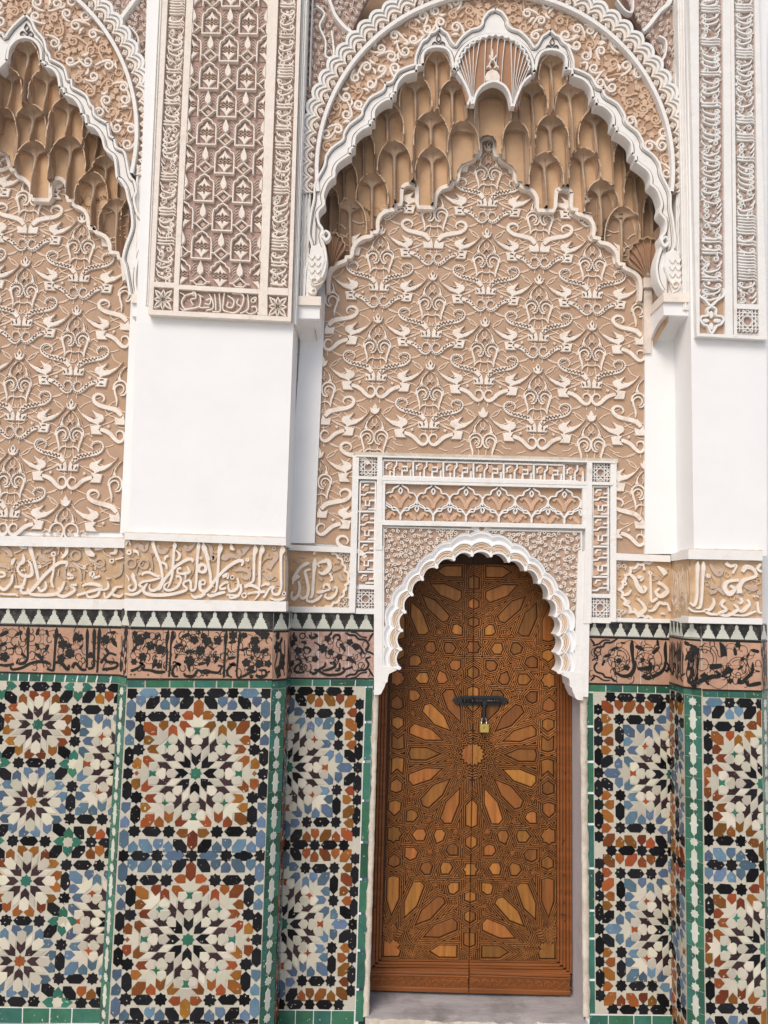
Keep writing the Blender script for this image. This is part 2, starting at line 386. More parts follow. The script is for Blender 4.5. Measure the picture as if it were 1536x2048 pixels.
corbel('white corbel at the foot of the arch at the left edge of the photo', 266, 299, 608, 690, -.165)
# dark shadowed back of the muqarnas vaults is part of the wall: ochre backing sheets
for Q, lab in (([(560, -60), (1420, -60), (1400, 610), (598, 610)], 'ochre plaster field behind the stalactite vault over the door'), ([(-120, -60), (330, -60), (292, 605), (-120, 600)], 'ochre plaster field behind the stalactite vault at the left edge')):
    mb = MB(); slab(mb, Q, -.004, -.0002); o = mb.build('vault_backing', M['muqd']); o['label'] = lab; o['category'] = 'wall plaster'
# ------------------------------------------------------------------ zellige mosaics
def rot(p, k, mir=False):
    c, s = cos(k*pi/4), sin(k*pi/4)
    return [((-x if mir else x)*c+y*s, -(-x if mir else x)*s+y*c) for x, y in p]
def refl(p):      # about the line 22.5 degrees from the vertical axis
    c, s = cos(pi/4), sin(pi/4); return (-p[0]*c+p[1]*s, p[0]*s+p[1]*c)
def star8(x, y, R=1.34):
    return [(x+R*(1 if i % 2 == 0 else .765)*sin(i*pi/8), y+R*(1 if i % 2 == 0 else .765)*cos(i*pi/8)) for i in range(16)]
HEXH = [(-2.05, 0), (-1.12, -1), (1.12, -1), (2.05, 0), (1.12, 1), (-1.12, 1)]
def hexh(x, y): return [(x+a, y+b) for a, b in HEXH]
def hexv(x, y): return [(x+b, y+a) for a, b in HEXH]
def hexd(x, y, s=1):      # elongated hexagon along a diagonal
    return [(x+a*s, y+b) for a, b in ((-.4, 1.42), (1.35, 1.42), (1.35, .15), (.25, -1.32), (-1.4, -1.32), (-1.42, -.1))]
KD = [(-.6, 1.15), (.98, 1.15), (.95, -.22), (-.05, -1.2), (-.98, -.2), (-.98, .6)]
def kd(x, y, s=1): return [(x+a*s, y+b*s) for a, b in KD]
PETAL = [(0, 1.62), (.93, 2.72), (.95, 4.42), (0, 3.5), (-.95, 4.42), (-.93, 2.72)]
def rhomb(x, y, s):
    a = (x, y+s); return [(x, y), a, (x+s*.707, y+s*1.707), refl(a)]
HEART = [(-1.25, 0), (-.1, .98), (1, .98), (1, .4), (.7, 0), (1, -.4), (1, -.98), (-.1, -.98)]
def big(cx, cy, wide=True, narrow=False):
    """one great rosette with its square frame; yields (kind name, polygon, role)"""
    T = [('star_tile', star8(0, 0, 1.3), 'centre')]
    for k in range(8):
        T += [('petal_tile', rot(PETAL, k), 'petal'), ('lozenge_tile', rot(offs(rhomb(1.15, 2.8, 1.93), .06), k), 'cream'),
              ('kite_tile', rot(offs([(0, 3.58), (.98, 4.55), (.84, 5.75), (0, 6.1), (-.84, 5.75), (-.98, 4.55)], .04), k), 'cream'),
              ('kite_tile', rot([(0, 8.26), (1.26, 6.95), (.97, 6.26), (0, 6.14), (-.97, 6.26), (-1.26, 6.95)], k), 'cream'),
              ('lozenge_tile', rot(offs(rhomb(2.52, 6.15, 1.9), .06), k), 'cream')]
        bow = [(-.72, 9.6), (.72, 9.6), (.36, 9.0), (.55, 8.25), (0, 8.42), (-.55, 8.25), (-.36, 9.0)] if k % 2 == 0 else \
              [(-.92, 9.3), (0, 9.05), (.92, 9.3), (.35, 8.75), (.6, 8.1), (0, 8.4), (-.6, 8.1), (-.35, 8.75)]
        T.append(('bow_tile', rot(bow, k), 'bow'))
        for m_ in (False, True):
            T += [('bird_tile', rot([(2.38, 7.95), (2.4, 6.15), (1.08, 4.98), (.95, 5.75), (.32, 6.08), (1.05, 6.2), (1.34, 6.95), (1.17, 7.45), (1.7, 7.48)], k, m_), 'plum'),
                  ('kite_tile', rot([(2.28, 9.6), (.78, 9.58), (.42, 9.0), (.92, 8.22), (1.68, 7.58), (2.36, 8.02)], k, m_), 'cream'),
                  ('arrow_tile', rot([(2.47, 11.05), (3.6, 11.05), (3.83, 10.1), (2.62, 8.6), (2.47, 9.78), (1.25, 9.88)], k, m_), 'arrow')]
    for k in range(0, 8, 2):
        T += [('cream_star_tile', rot([(-1.12, 9.86), (1.12, 9.86), (2.3, 11.02), (1.03, 11.45), (.95, 12.55), (0, 11.78), (-.95, 12.55), (-1.03, 11.45), (-2.3, 11.02)], k), 'cream'),
              ('cream_star_tile', rot([(6.1, 7.7), (6.1, 9.55), (7.1, 8.78), (8.02, 9.85), (8.15, 8.15), (9.85, 8.02), (8.78, 7.1), (9.55, 6.1), (7.7, 6.1)], k), 'cream'),
              ('hexagon_tile', rot(hexd(9.55, 9.8), k), 'arrow'), ('star_tile', rot(star8(12.07, 12.07), k), 'frame')]
        if not (narrow and k % 4 == 2): T.append(('hexagon_tile', rot(hexv(0, 13.84), k), 'pole'))
        else: T.append(('diamond_tile', rot([(-.45, 12.3), (0, 12.75), (.45, 12.3), (0, 11.85)], k), 'arrow'))
        for m_ in (False, True):
            T += [('drop_tile', rot([(1.08, 11.5), (2.7, 11.45), (3.4, 12.35), (2.4, 13.25), (1.45, 13.25), (1.08, 12.9)], k, m_), 'inner'),
                  ('drop_tile', rot([(6.14, 11.1), (6.14, 9.88), (7.1, 8.95), (8.03, 9.95), (8.03, 10.6), (7.6, 11.1)], k, m_), 'arrow'),
                  ('star_tile', rot(star8(5, 12.07), k, m_), 'frame'), ('hexagon_tile', rot(hexh(8.535, 12.07), k, m_), 'frame')]
            side = narrow and k % 4 == 2
            if not side:
                T += [('hexagon_tile', rot(hexd(2.5, 15.0, -1), k, m_), 'bandhex'), ('hexagon_tile', rot(hexd(9.6, 15.0, -1), k, m_), 'bandhex2'),
                      ('drop_tile', rot(kd(5.05, 15.2), k, m_), 'band'), ('drop_tile', rot(kd(7.1, 14.72, -1), k, m_), 'band'), ('drop_tile', rot(kd(12.2, 15.2), k, m_), 'band'),
                      ('hexagon_tile', rot(hexh(3.535, 17.07), k, m_), 'outerhex'), ('hexagon_tile', rot(hexh(10.6, 17.07), k, m_), 'outerhex'),
                      ('star_tile', rot(star8(7.07, 17.07), k, m_), 'frame'), ('star_tile', rot(star8(14.14, 17.07), k, m_), 'frame')]
        if wide: T.append(('hexagon_tile', rot(hexd(14.75, 14.8), k), 'band'))
        if not (narrow and k % 4 == 2): T.append(('star_tile', rot(star8(0, 17.07), k), 'frame'))
    if narrow:
        for sx in (-1, 1):
            T.append(('star_tile', star8(14.14*sx, 0), 'frame'))
            for sy in (-1, 1):
                f = lambda p: [(a*sx, b*sy) for a, b in p]
                T += [('hexagon_tile', f(hexv(14.14, 3.55)), 'frame'), ('hexagon_tile', f(hexv(14.14, 13.65)), 'band'),
                      ('drop_tile', f(kd(14.16, 10.05)), 'band'), ('drop_tile', f(kd(14.16, 7.2, -1)), 'band')]
    return [(n, [(x+cx, y+cy) for x, y in p], r) for n, p, r in T]
def small(cx, cy, c):
    T = [('star_tile', star8(0, 0, 1.27), 'centre'+c)]
    s = .94
    for k in range(8):
        T += [('petal_tile', rot([(x*s, y*s) for x, y in PETAL], k), 'plum'), ('lozenge_tile', rot(offs(rhomb(1.08, 2.62, 1.82), .06), k), 'cream'),
              ('kite_tile', rot([(0, 3.45), (.95, 4.3), (.97, 6.2), (.6, 6.25), (0, 6.62), (-.6, 6.25), (-.97, 6.2), (-.95, 4.3)], k), 'white')]
        for m_ in (False, True):
            T.append(('arrow_tile', rot([(2.2, 7.55), (1.0, 7.55), (.12, 6.68), (.58, 6.32), (1.05, 6.24), (1.15, 5.15), (2.32, 6.4)], k, m_), 'arrow'+c))
    for k in range(0, 8, 2):
        T += [('hexagon_tile', rot(hexh(0, 8.535), k), 'frame'), ('hexagon_tile', rot(hexd(6.0, 6.35), k), 'frame'),
              ('cream_star_tile', rot(star8(8.535, 8.535, 1.3), k), 'white')]
        for m_ in (False, True): T.append(('star_tile', rot(star8(3.535, 8.535), k, m_), 'frame'))
        for sx in (0, 1, 2, 3):
            hp = [(a-1.95, b) for a, b in HEART]; hp = rot(hp, 2*sx); q = rot([(8.535, 8.535)], k)[0]
            T.append(('heart_tile', [(a+q[0]+0, b+q[1]) for a, b in hp], 'green'))
        # the corner hexagons and hearts are kept inside the cell
    return [(n, [(x+cx, y+cy) for x, y in p], r) for n, p, r in T]
TCOL = {'cream': 't_cream', 'white': 't_cream', 'petal': 't_black', 'plum': 't_plum', 'frame': 't_black', 'green': 't_green', 'centre': 't_green', 'centreA': 't_green', 'centreB': 't_orange', 'arrowA': 't_orange', 'arrowB': 't_blue'}
def mosaic(label, F, u0, u1, v0, v1, tiles, scheme, loc):
    t = thing('mosaic_panel', label, 'mosaic panel', loc, 'zellige mosaic panels')
    mb = MB(); vs = [F(u0, v0, .001), F(u1, v0, .001), F(u1, v1, .001), F(u0, v1, .001)]; mb.add(vs, [(0, 1, 2, 3)], F.n); mb.build('white_bed', M['t_bed'], t)
    seen = {}; cnt = {}; rest = {}
    for n, p, r in tiles:
        cx = sum(a for a, _ in p)/len(p); cy = sum(b for _, b in p)/len(p)
        key = (round(cx/.9), round(cy/.9)); hit = False
        for a in (-1, 0, 1):
            for b in (-1, 0, 1):
                q = seen.get((key[0]+a, key[1]+b))
                if q and (q[0]-cx)**2+(q[1]-cy)**2 < .5: hit = True
        if hit: continue
        if scheme.get('mid') and abs(cy+17.07) < 3.4 and n == 'hexagon_tile' and abs(cx) > 1: r = 'frame' if (abs(cy+17.07) < .6 and abs(cx) > 7) or (abs(cy+17.07) > .6 and abs(cx) < 5) else 'midblue'
        if scheme.get('mid') and cy > 16 and n == 'hexagon_tile' and abs(cx) > 7: r = 'midblue'
        if r not in ('cream', 'white'): p = offs(p, -.045)
        a0 = area(p); p = clip(p, u0+.12, u1-.12, v1+.12, v0-.12)
        if not p or area(p) < .3: continue
        seen[key] = (cx, cy)
        jx, jy, ja = random.gauss(0, .035), random.gauss(0, .035), random.gauss(0, .012)
        p = [(cx+(x-cx)*cos(ja)-(y-cy)*sin(ja)+jx+random.gauss(0, .018), cy+(x-cx)*sin(ja)+(y-cy)*cos(ja)+jy+random.gauss(0, .018)) for x, y in p]
        m = M[scheme.get(r) or TCOL[r]]
        cnt[n] = cnt.get(n, 0)+1
        tx, ty, hh = random.gauss(0, .00028), random.gauss(0, .00028), random.gauss(.0026, .0003)
        G = lambda u, v, h, F=F, cx=cx, cy=cy, tx=tx, ty=ty: F(u, v, h+((u-cx)*tx+(v-cy)*ty if h > .0015 else 0))
        G.n = F.n
        mb = MB(); prism(mb, G, p, hh, .0008, .045, .0006)
        mb.build(n, m, t)
    return t
S_OR = {'mid': 't_blue', 'midblue': 't_blue', 'arrow': 't_orange', 'inner': 't_orange', 'pole': 't_orange', 'band': 't_blue', 'bandhex': 't_black', 'bandhex2': 't_black', 'outerhex': 't_black', 'bow': 't_green'}
S_BL = {'arrow': 't_blue', 'inner': 't_blue', 'pole': 't_blue', 'band': 't_orange', 'bandhex': 't_black', 'bandhex2': 't_orange', 'outerhex': 't_black', 'bow': 't_rust'}
# left pier
F = pq((255, 1375), (543, 1376), (518, 2049), (218, 2049), YF, -15.15, 15.15, 18.2, -51.2)
zp_pier = mosaic('tile mosaic on the left pier with two large orange-ringed green stars', F, -15.15, 15.15, 18.2, -51.2, big(0, 0, False, True)+big(0, -34.14, False, True), S_OR, at(380, 2045, YF))
# left recess
tl_ = []
for i in range(4): tl_ += small(0, -17.07*i, 'AB'[i % 2])
tl_ = [q for q in tl_ if not (q[0] == 'heart_tile' and False)]
for cy in (-8.535, -42.675): tl_ += [q for q in big(20.605, cy, False, False) if sum(x for x, _ in q[1])/len(q[1]) > 8.4]
F = pq((-25, 1360), (242, 1366), (203.5, 2017), (-81, 2012), 0., -12, 18, 9.7, -60.9)
mosaic('tile mosaic at the left edge with small white-petalled rosettes and blue arrows', F, -12, 18, 9.7, -60.9, tl_, dict(S_BL, bandhex='t_black', bandhex2='t_black', outerhex='t_black'), at(100, 2015, 0))
# left of the door
F = pq((576, 1372), (730, 1373), (709.5, 2020), (555, 2019), 0., -.7, 18.15, 18.15, -52.3)
mosaic('shaded tile mosaic with half rosettes between the left pier and the door', F, -.7, 18.15, 18.15, -52.3, big(0, 0)+big(0, -34.14), S_BL, at(640, 2015, 0))
# right of the door
F = pq((1186.5, 1383), (1343, 1388), (1351, 2030), (1190.5, 2028), 0., -18.15, .3, 18.15, -52.3)
mosaic('tile mosaic with half rosettes between the door and the right pier', F, -18.15, .3, 18.15, -52.3, big(0, 0)+big(0, -34.14), S_BL, at(1265, 2025, 0))
# right pier
F = pq((1405, 1394), (1523, 1397), (1534, 2052), (1410, 2049), YF, -13.15, .2, 18.15, -49.6)
mosaic('tile mosaic on the right pier cut by the right edge of the photo', F, -13.15, .2, 18.15, -49.6, big(0, 0, False)+big(0, -34.14, False), S_OR, at(1465, 2045, YF))
# pier bodies at mosaic height, with chamfered corners; flank mosaics and star borders
def lowpier(label, fl, fr, back_l, back_r, ztop_px, Ls, Rs):
    """fl, fr: front edge lines ((x, y top), (x, y bottom)) in photo points on YF"""
    t = thing('tiled_pier_base', label, 'pier base', at((fl[1][0]+fr[1][0])/2, 2045, YF/2))
    a0, a1 = at(*fl[0], YF), at(*fl[1], YF); b0, b1 = at(*fr[0], YF), at(*fr[1], YF)
    def col(p, z, s): return [(p[0]+s*CH, YF+CH, z), (p[0]+s*CH, -.0004, z)]
    zt_, zb = a0[2]+.005, 0.
    def ringz(pa, pb, z): return [(pa[0]-CH, -.0004, z), (pa[0]-CH, YF+CH, z), (pa[0], YF+.0004, z), (pb[0], YF+.0004, z), (pb[0]+CH, YF+CH, z), (pb[0]+CH, -.0004, z)]
    vt, vb = ringz(a0, b0, zt_), ringz(a1, b1, zb)
    mb = MB(); n = 6
    mb.add(vt+vb, [(i, i+1, i+1+n, i+n) for i in range(5)]+[tuple(range(6))], (0, -1, 0), 2)
    mb.build('core', M['t_bed'], t)
    return (vt, vb, t)
PL = lowpier('chamfered tiled base of the left pier', ((262, 1221), (215, 2075)), ((548, 1223), (517, 2075)), 0, 0, 0, 0, 0)
PR = lowpier('chamfered tiled base of the right pier', ((1402, 1247), (1411, 2075)), ((1520, 1249), (1534, 2075)), 0, 0, 0, 0, 0)
def edge(V, i, z):      # point on corner line i of a pier base at height z
    a, b = V[0][i], V[1][i]; s = (z-b[2])/(a[2]-b[2]); return tuple(lerp(b[k], a[k], s) for k in range(3))
def face(V, i, z1, z0, u0, u1, v0, v1):
    Pq = [edge(V, i, z1), edge(V, i+1, z1), edge(V, i+1, z0), edge(V, i, z0)]
    d = sub(Pq[1], Pq[0]); n = (d[1], -d[0], 0); l = sqrt(dot(n, n)); n = (n[0]/l, n[1]/l, 0)
    if n[1] > 0: n = (-n[0], -n[1], 0)
    return wq(Pq, u0, u1, v0, v1, n)
def starborder(label, F, H):
    """green chamfer strip with alternating white stars and long white lozenges; F spans u 0..1 (strip width), v 0..H strip widths"""
    t = thing('star_border', label, 'tile border', F(.5, 0, 0), 'green and white corner borders')
    y = H-.02; i = 0
    step = 1.12
    while y > 0:
        for s0, s1 in ((0, .5), (.5, 1)):
            p = [(s0+.02, max(y-step+.03, 0)), (s1-.02, max(y-step+.03, 0)), (s1-.02, y), (s0+.02, y)]
            mb = MB(); prism(mb, F, p, .002, .0003, .02, .0005); mb.build('green_tile', M['t_base'], t)
        y -= step
    y = H-.35; k = 0
    while y > .3:
        if k % 2 == 0:
            p = [(.5+a*.2, y+b*.2) for a, b in star8(0, 0, 1.2)]; y -= .36+.6
        else:
            p = [(.5, y+.62), (.66, y+.42), (.66, y+.1), (.76, y), (.66, y-.1), (.66, y-.42), (.5, y-.62), (.34, y-.42), (.34, y-.1), (.24, y), (.34, y+.1), (.34, y+.42)]; y -= .62+.32
        if y > -.4 and min(b for a, b in p) > 0:
            mb = MB(); prism(mb, F, p, .0034, .0006, .012, .0006); mb.build('white_star_tile' if k % 2 == 0 else 'white_lozenge_tile', M['merlon'], t)
        k += 1
zg1 = U(400, 1375, YF)[1]; zg2 = U(1460, 1394, YF)[1]
W_ = CH*1.414
starborder('green border of white stars on the left corner of the left pier', face(PL, 1, zg1, 0, 0, 1, zg1/W_, 0), zg1/W_)
starborder('green border of white stars on the right corner of the left pier', face(PL, 3, zg1, 0, 0, 1, zg1/W_, 0), zg1/W_)
starborder('green border of white stars on the left corner of the right pier', face(PR, 1, zg2, 0, 0, 1, zg2/W_, 0), zg2/W_)
starborder('green border of white stars on the far corner of the right pier', face(PR, 3, zg2, 0, 0, 1, zg2/W_, 0), zg2/W_)
uw = 8.0
for V, i, zz, lab in ((PL, 4, zg1, 'narrow shaded strip of mosaic on the right flank of the left pier'), (PR, 0, zg2, 'narrow foreshortened strip of mosaic on the left flank of the right pier')):
    hu = zz/.0178
    Fk = face(V, i, zz, 0, -4.2, 4.2, 18.15, 18.15-hu)
    mosaic(lab, Fk, -4.2, 4.2, 18.15, 18.15-hu, big(12.07, 0)+big(12.07, -34.14)+big(-22.07, 0)+big(-22.07, -34.14), S_BL, Fk(0, 0, 0))
# plain green border tiles
def greenrow(label, F, n, along='u'):
    t = thing('green_tile_border', label, 'tile border', F(.5, .5, 0), 'plain green borders')
    cuts = [0]
    for i in range(n): cuts.append(cuts[-1]+random.uniform(.75, 1.25))
    cuts = [c/cuts[-1] for c in cuts]
    for a, b in zip(cuts, cuts[1:]):
        g0 = .006 if along == 'u' else .004
        p = [(a+g0, .03), (b-g0, .03), (b-g0, .97), (a+g0, .97)]
        if along == 'v': p = [(y, x) for x, y in p]
        mb = MB(); prism(mb, F, p, .0026, .0004, 0); mb.build('green_tile', M['t_base'], t)
    return t
greenrow('green tile course over the mosaic at the left edge', pq((-60, 1345), (246, 1352), (242, 1366), (-60, 1360), 0.), 13)
greenrow('green tile course over the mosaic of the left pier', pq((253, 1360), (546, 1361), (545, 1375), (253, 1374.5), YF), 7)
greenrow('green tile course over the mosaic left of the door', pq((576, 1359), (748, 1360), (747, 1372.5), (576, 1371.5), 0.), 4)
greenrow('green tile course over the mosaic right of the door', pq((1173, 1369), (1343, 1373), (1343, 1387), (1173, 1382.5), 0.), 5)
greenrow('green tile course over the mosaic of the right pier', pq((1404, 1382), (1524, 1384.5), (1524, 1396.5), (1405, 1393.5), YF), 4)
greenrow('upright green tile border against the left door jamb', pq((731, 1373), (746, 1373), (727, 2045), (710, 2045), 0.), 9, 'v')
greenrow('upright green tile border against the right door jamb', pq((1173.5, 1383.5), (1186, 1383.5), (1190, 2029), (1178, 2029), 0.), 9, 'v')
greenrow('large green base tiles at the left edge', pq((-60, 2014), (206, 2017), (204, 2046), (-60, 2046), 0.), 5)
greenrow('large green base tiles left of the door', pq((554, 2020), (709, 2021), (708, 2052), (553, 2052), 0.), 4)
greenrow('large green base tiles right of the door', pq((1178, 2029.5), (1352, 2031), (1352, 2062), (1178, 2062), 0.), 4)
for V, i, zz, nm in ((PL, 1, zg1, 'left corner of the left pier'), (PL, 3, zg1, 'right corner of the left pier'), (PL, 4, zg1, 'right flank of the left pier'), (PR, 0, zg2, 'left flank of the right pier'), (PR, 1, zg2, 'left corner of the right pier'), (PR, 3, zg2, 'far corner of the right pier')):
    greenrow('short green tile course on the '+nm, face(V, i, zz+.028, zz+.001, 0, 1, 1, 0), 2)
# ------------------------------------------------------------------ stepped merlon friezes
MER = [(.03, .05), (.97, .05), (.97, .12), (.86, .3), (.86, .36), (.78, .36), (.78, .52), (.7, .52), (.7, .62), (.62, .62), (.62, .86), (.5, .99), (.38, .86), (.38, .62), (.3, .62), (.3, .52), (.22, .52), (.22, .36), (.14, .36), (.14, .3), (.03, .12)]
def merlons(label, F, n):
    t = thing('merlon_frieze', label, 'tile frieze', F(n/2, 0, 0), 'stepped merlon friezes')
    mb = MB(); prism(mb, F, [(0, .04), (n, .04), (n, 1), (0, 1)], .0022, .0003, 0); mb.build('black_ground', M['mblack'], t)
    i = 0.
    while i < n-.3:
        p = clip([(i+a*.985, b) for a, b in MER], 0, n, 0, 1)
        mb = MB(); prism(mb, F, p, .0036, .001, .015, .0005); mb.build('merlon_tile', M['merlon'], t); i += 1
merlons('stepped merlon frieze over the flowered tile band at the left edge', pq((-60, 1215), (248, 1219), (247, 1254), (-60, 1246), 0., 0, 10, 1, 0), 10)
merlons('stepped merlon frieze across the front of the left pier', pq((262, 1221), (547, 1223), (546, 1260), (261, 1254.5), YF, 0, 9.3, 1, 0), 9.3)
merlons('stepped merlon frieze over the dark tile band left of the door', pq((577, 1225), (752, 1228), (752, 1260), (576, 1258), 0., 0, 6.2, 1, 0), 6.2)
merlons('stepped merlon frieze over the tile band right of the door', pq((1176, 1244), (1343, 1247), (1343, 1277), (1175, 1272), 0., 0, 6.4, 1, 0), 6.4)
merlons('stepped merlon frieze across the front of the right pier', pq((1402, 1247), (1521, 1249.5), (1522, 1282), (1403, 1278), YF, 0, 4.2, 1, 0), 4.2)
zm1, zm0 = U(400, 1222, YF)[1], U(400, 1257, YF)[1]; zn1, zn0 = U(1460, 1248, YF)[1], U(1460, 1279, YF)[1]
for V, i, z1, z0, n, nm in ((PL, 1, zm1, zm0, 1, 'left corner of the left pier'), (PL, 3, zm1, zm0, 1, 'right corner of the left pier'), (PL, 4, zm1, zm0, 2, 'right flank of the left pier'), (PR, 0, zn1, zn0, 4, 'left flank of the right pier'), (PR, 1, zn1, zn0, 1, 'left corner of the right pier'), (PR, 3, zn1, zn0, 1, 'far corner of the right pier')):
    merlons('short stepped merlon frieze on the '+nm, face(V, i, z1, z0, 0, n, 1, 0), n)
# ------------------------------------------------------------------ door
ROWS = [(1143, 947.5, 150.), (1508, 945.2, 151.5), (1902, 938.3, 158.)]     # photo y, axis x, half width of the pattern cell
def doorF():
    """pattern coordinates: X outward from the leaf edge (+ right), Y down from the great star, one enlarged-crop unit each"""
    w_ = []
    for y, ax, hw in ROWS: w_.append((y, ax, hw))
    def f(X, Y, h=0.):
        if Y >= 0: t = Y/2756; a, b = ROWS[1], ROWS[2]
        else: t = -Y/2756; a, b = ROWS[1], ROWS[0]
        py = a[0]+(b[0]-a[0])*t; ax = a[1]+(b[1]-a[1])*t; hw = a[2]+(b[2]-a[2])*t
        px = ax+X/1075*hw
        x, z = U(px, py+.014*(px-ax), YD); return (x, YD-h, z)
    f.n = (0, -1, 0); return f
DF = doorF()
QP = {'wood_panel': [  # quarter pattern (left of the axis, below the great star), X measured outward
 '876,85 651,85 466,0 651,-85 876,-85 900,0',
 '891,295 666,205 436,210 586,360 831,445 891,380', '716,640 541,440 321,355 416,570 606,755 681,730',
 '176,480 181,690 286,965 381,965 431,900 356,670', '1141,80 1061,55 976,80 986,280 1066,215 1141,285',
 '1146,420 1066,360 991,420 996,520 1061,550 1146,520', '1161,690 1076,660 996,690 1001,795 1081,870 1161,795',
 '1160,1045 1120,1045 1085,1010 1050,1045 1006,1045 1006,1085 970,1130 1006,1175 1006,1215 1050,1215 1085,1250 1120,1215 1160,1215',
 '1135,1466 1065,1411 985,1466 985,1556 1065,1591 1140,1556', '1145,1741 1065,1716 985,1741 985,2036 1075,2256 1145,2036',
 '901,810 846,785 776,820 751,880 811,950 906,950', '822,1135 762,1060 657,1060 632,1130 662,1215 762,1215',
 '517,1135 487,1065 412,1060 362,1110 397,1210 477,1250', '908,1320 793,1320 738,1380 768,1460 843,1490 908,1450',
 '340,1350 315,1280 240,1255 185,1300 185,1410 295,1410', '697,1616 672,1541 572,1511 532,1566 562,1681 632,1686',
 '417,1591 387,1516 297,1521 252,1591 307,1676 397,1676', '308,1846 278,1806 163,1796 163,1906 228,1956 283,1946',
 '898,2071 788,1801 688,1796 638,1846 738,2136 893,2286', '660,2191 445,1991 375,2011 345,2081 545,2311 735,2386',
 '615,2556 485,2396 235,2296 175,2356 180,2456 415,2561', '530,2756 410,2676 175,2676 175,2836 410,2836',
 '1160,2836 960,2836 940,2760 985,2720 945,2680 985,2640 970,2600 1010,2640 1040,2590 1070,2640 1100,2590 1130,2640 1160,2600',
 # along the meeting edge: half panels
 '6,640 80,715 76,990 6,1020', '6,1140 75,1180 75,1270 6,1320', '6,1536 67,1536 67,1575 100,1612 67,1650 67,1691 6,1691',
 '6,1920 72,1952 72,2038 6,2062', '6,2190 70,2222 70,2308 6,2350', '6,2500 72,2500 72,2660 6,2690',
 ]}
QP['wood_panel'].append('5,174 '+' '.join(f'{max(5,(176 if k%2==0 else 138)*cos(radians(k*11.25))):.0f},{(176 if k%2==0 else 138)*sin(radians(k*11.25)):.0f}' for k in range(7, -9, -1) if k > -8)+' 5,-174')
STARS = [(856, 600), (586, 925), (221, 1075), (571, 1370), (857, 1640), (487, 1826), (195, 2116)]
def segd(p, a, b):
    dx, dy = b[0]-a[0], b[1]-a[1]; t = max(0, min(1, ((p[0]-a[0])*dx+(p[1]-a[1])*dy)/((dx*dx+dy*dy) or 1)))
    return (p[0]-a[0]-dx*t)**2+(p[1]-a[1]-dy*t)**2
def strap_quads():
    """fillets of the strapwork: rings round each panel, each kept only where its own panel is the nearest"""
    base = [P2(s) for s in QP['wood_panel']]; polys = [(i, p) for i, p in enumerate(base)]
    for i, p in enumerate(base):
        for sx, sy in ((-1, 1), (1, -1), (-1, -1)): polys.append((i if (sy == -1 and sx == 1 and i in (0, len(base)-1)) else -1-i, [(x*sx, y*sy) for x, y in p]))
    bbs = [(min(x for x, _ in p), min(y for _, y in p), max(x for x, _ in p), max(y for _, y in p)) for _, p in polys]
    out = []
    for i, p in enumerate(base):
        x0, y0, x1, y1 = bbs[i]; L = []
        near = [j for j in range(len(polys)) if j != i and polys[j][0] != i and bbs[j][0] < x1+330 and bbs[j][2] > x0-330 and bbs[j][1] < y1+330 and bbs[j][3] > y0-330]
        for k in range(8):
            d = 16+26*k; q0 = offs(p, -d); q1 = offs(p, -(d+15.5)); qm = offs(p, -(d+7.5)); n = len(p)
            for e in range(n):
                a0, b0, a1, b1 = q0[e], q0[(e+1) % n], q1[e], q1[(e+1) % n]; l = sqrt((b1[0]-a1[0])**2+(b1[1]-a1[1])**2)
                m = max(1, int(l/26)); run = None
                for s_ in range(m+1):
                    ok = False
                    if s_ < m:
                        t = (s_+.5)/m; c = (lerp(qm[e][0], qm[(e+1) % n][0], t), lerp(qm[e][1], qm[(e+1) % n][1], t))
                        own = min(segd(c, p[z-1], p[z]) for z in range(n)); ok = c[0] > 1 and c[0] < 1190 and c[1] < 2870 and (c[1] > -20 or i in (0, len(base)-1)) and own > (d*.7)**2
                        if ok:
                            lim = (sqrt(own)-5)**2
                            for j in near:
                                B = bbs[j]
                                if c[0] < B[0]-200 or c[0] > B[2]+200 or c[1] < B[1]-200 or c[1] > B[3]+200: continue
                                pj = polys[j][1]
                                if min(segd(c, pj[z-1], pj[z]) for z in range(len(pj))) < lim: ok = False; break
                    if ok and run is None: run = s_
                    if not ok and run is not None:
                        ta, tb = run/m, s_/m
                        L.append((k, [(lerp(a0[0], b0[0], ta), lerp(a0[1], b0[1], ta)), (lerp(a0[0], b0[0], tb), lerp(a0[1], b0[1], tb)), (lerp(a1[0], b1[0], tb), lerp(a1[1], b1[1], tb)), (lerp(a1[0], b1[0], ta), lerp(a1[1], b1[1], ta))])); run = None
        out.append(L)
    return out
SQ = None
dbl = thing('double_door', 'carved cedar double door with star strapwork under the lobed white arch', 'door', at(945, 1985, YD))
def offring(p, d): return offs(p, -d)
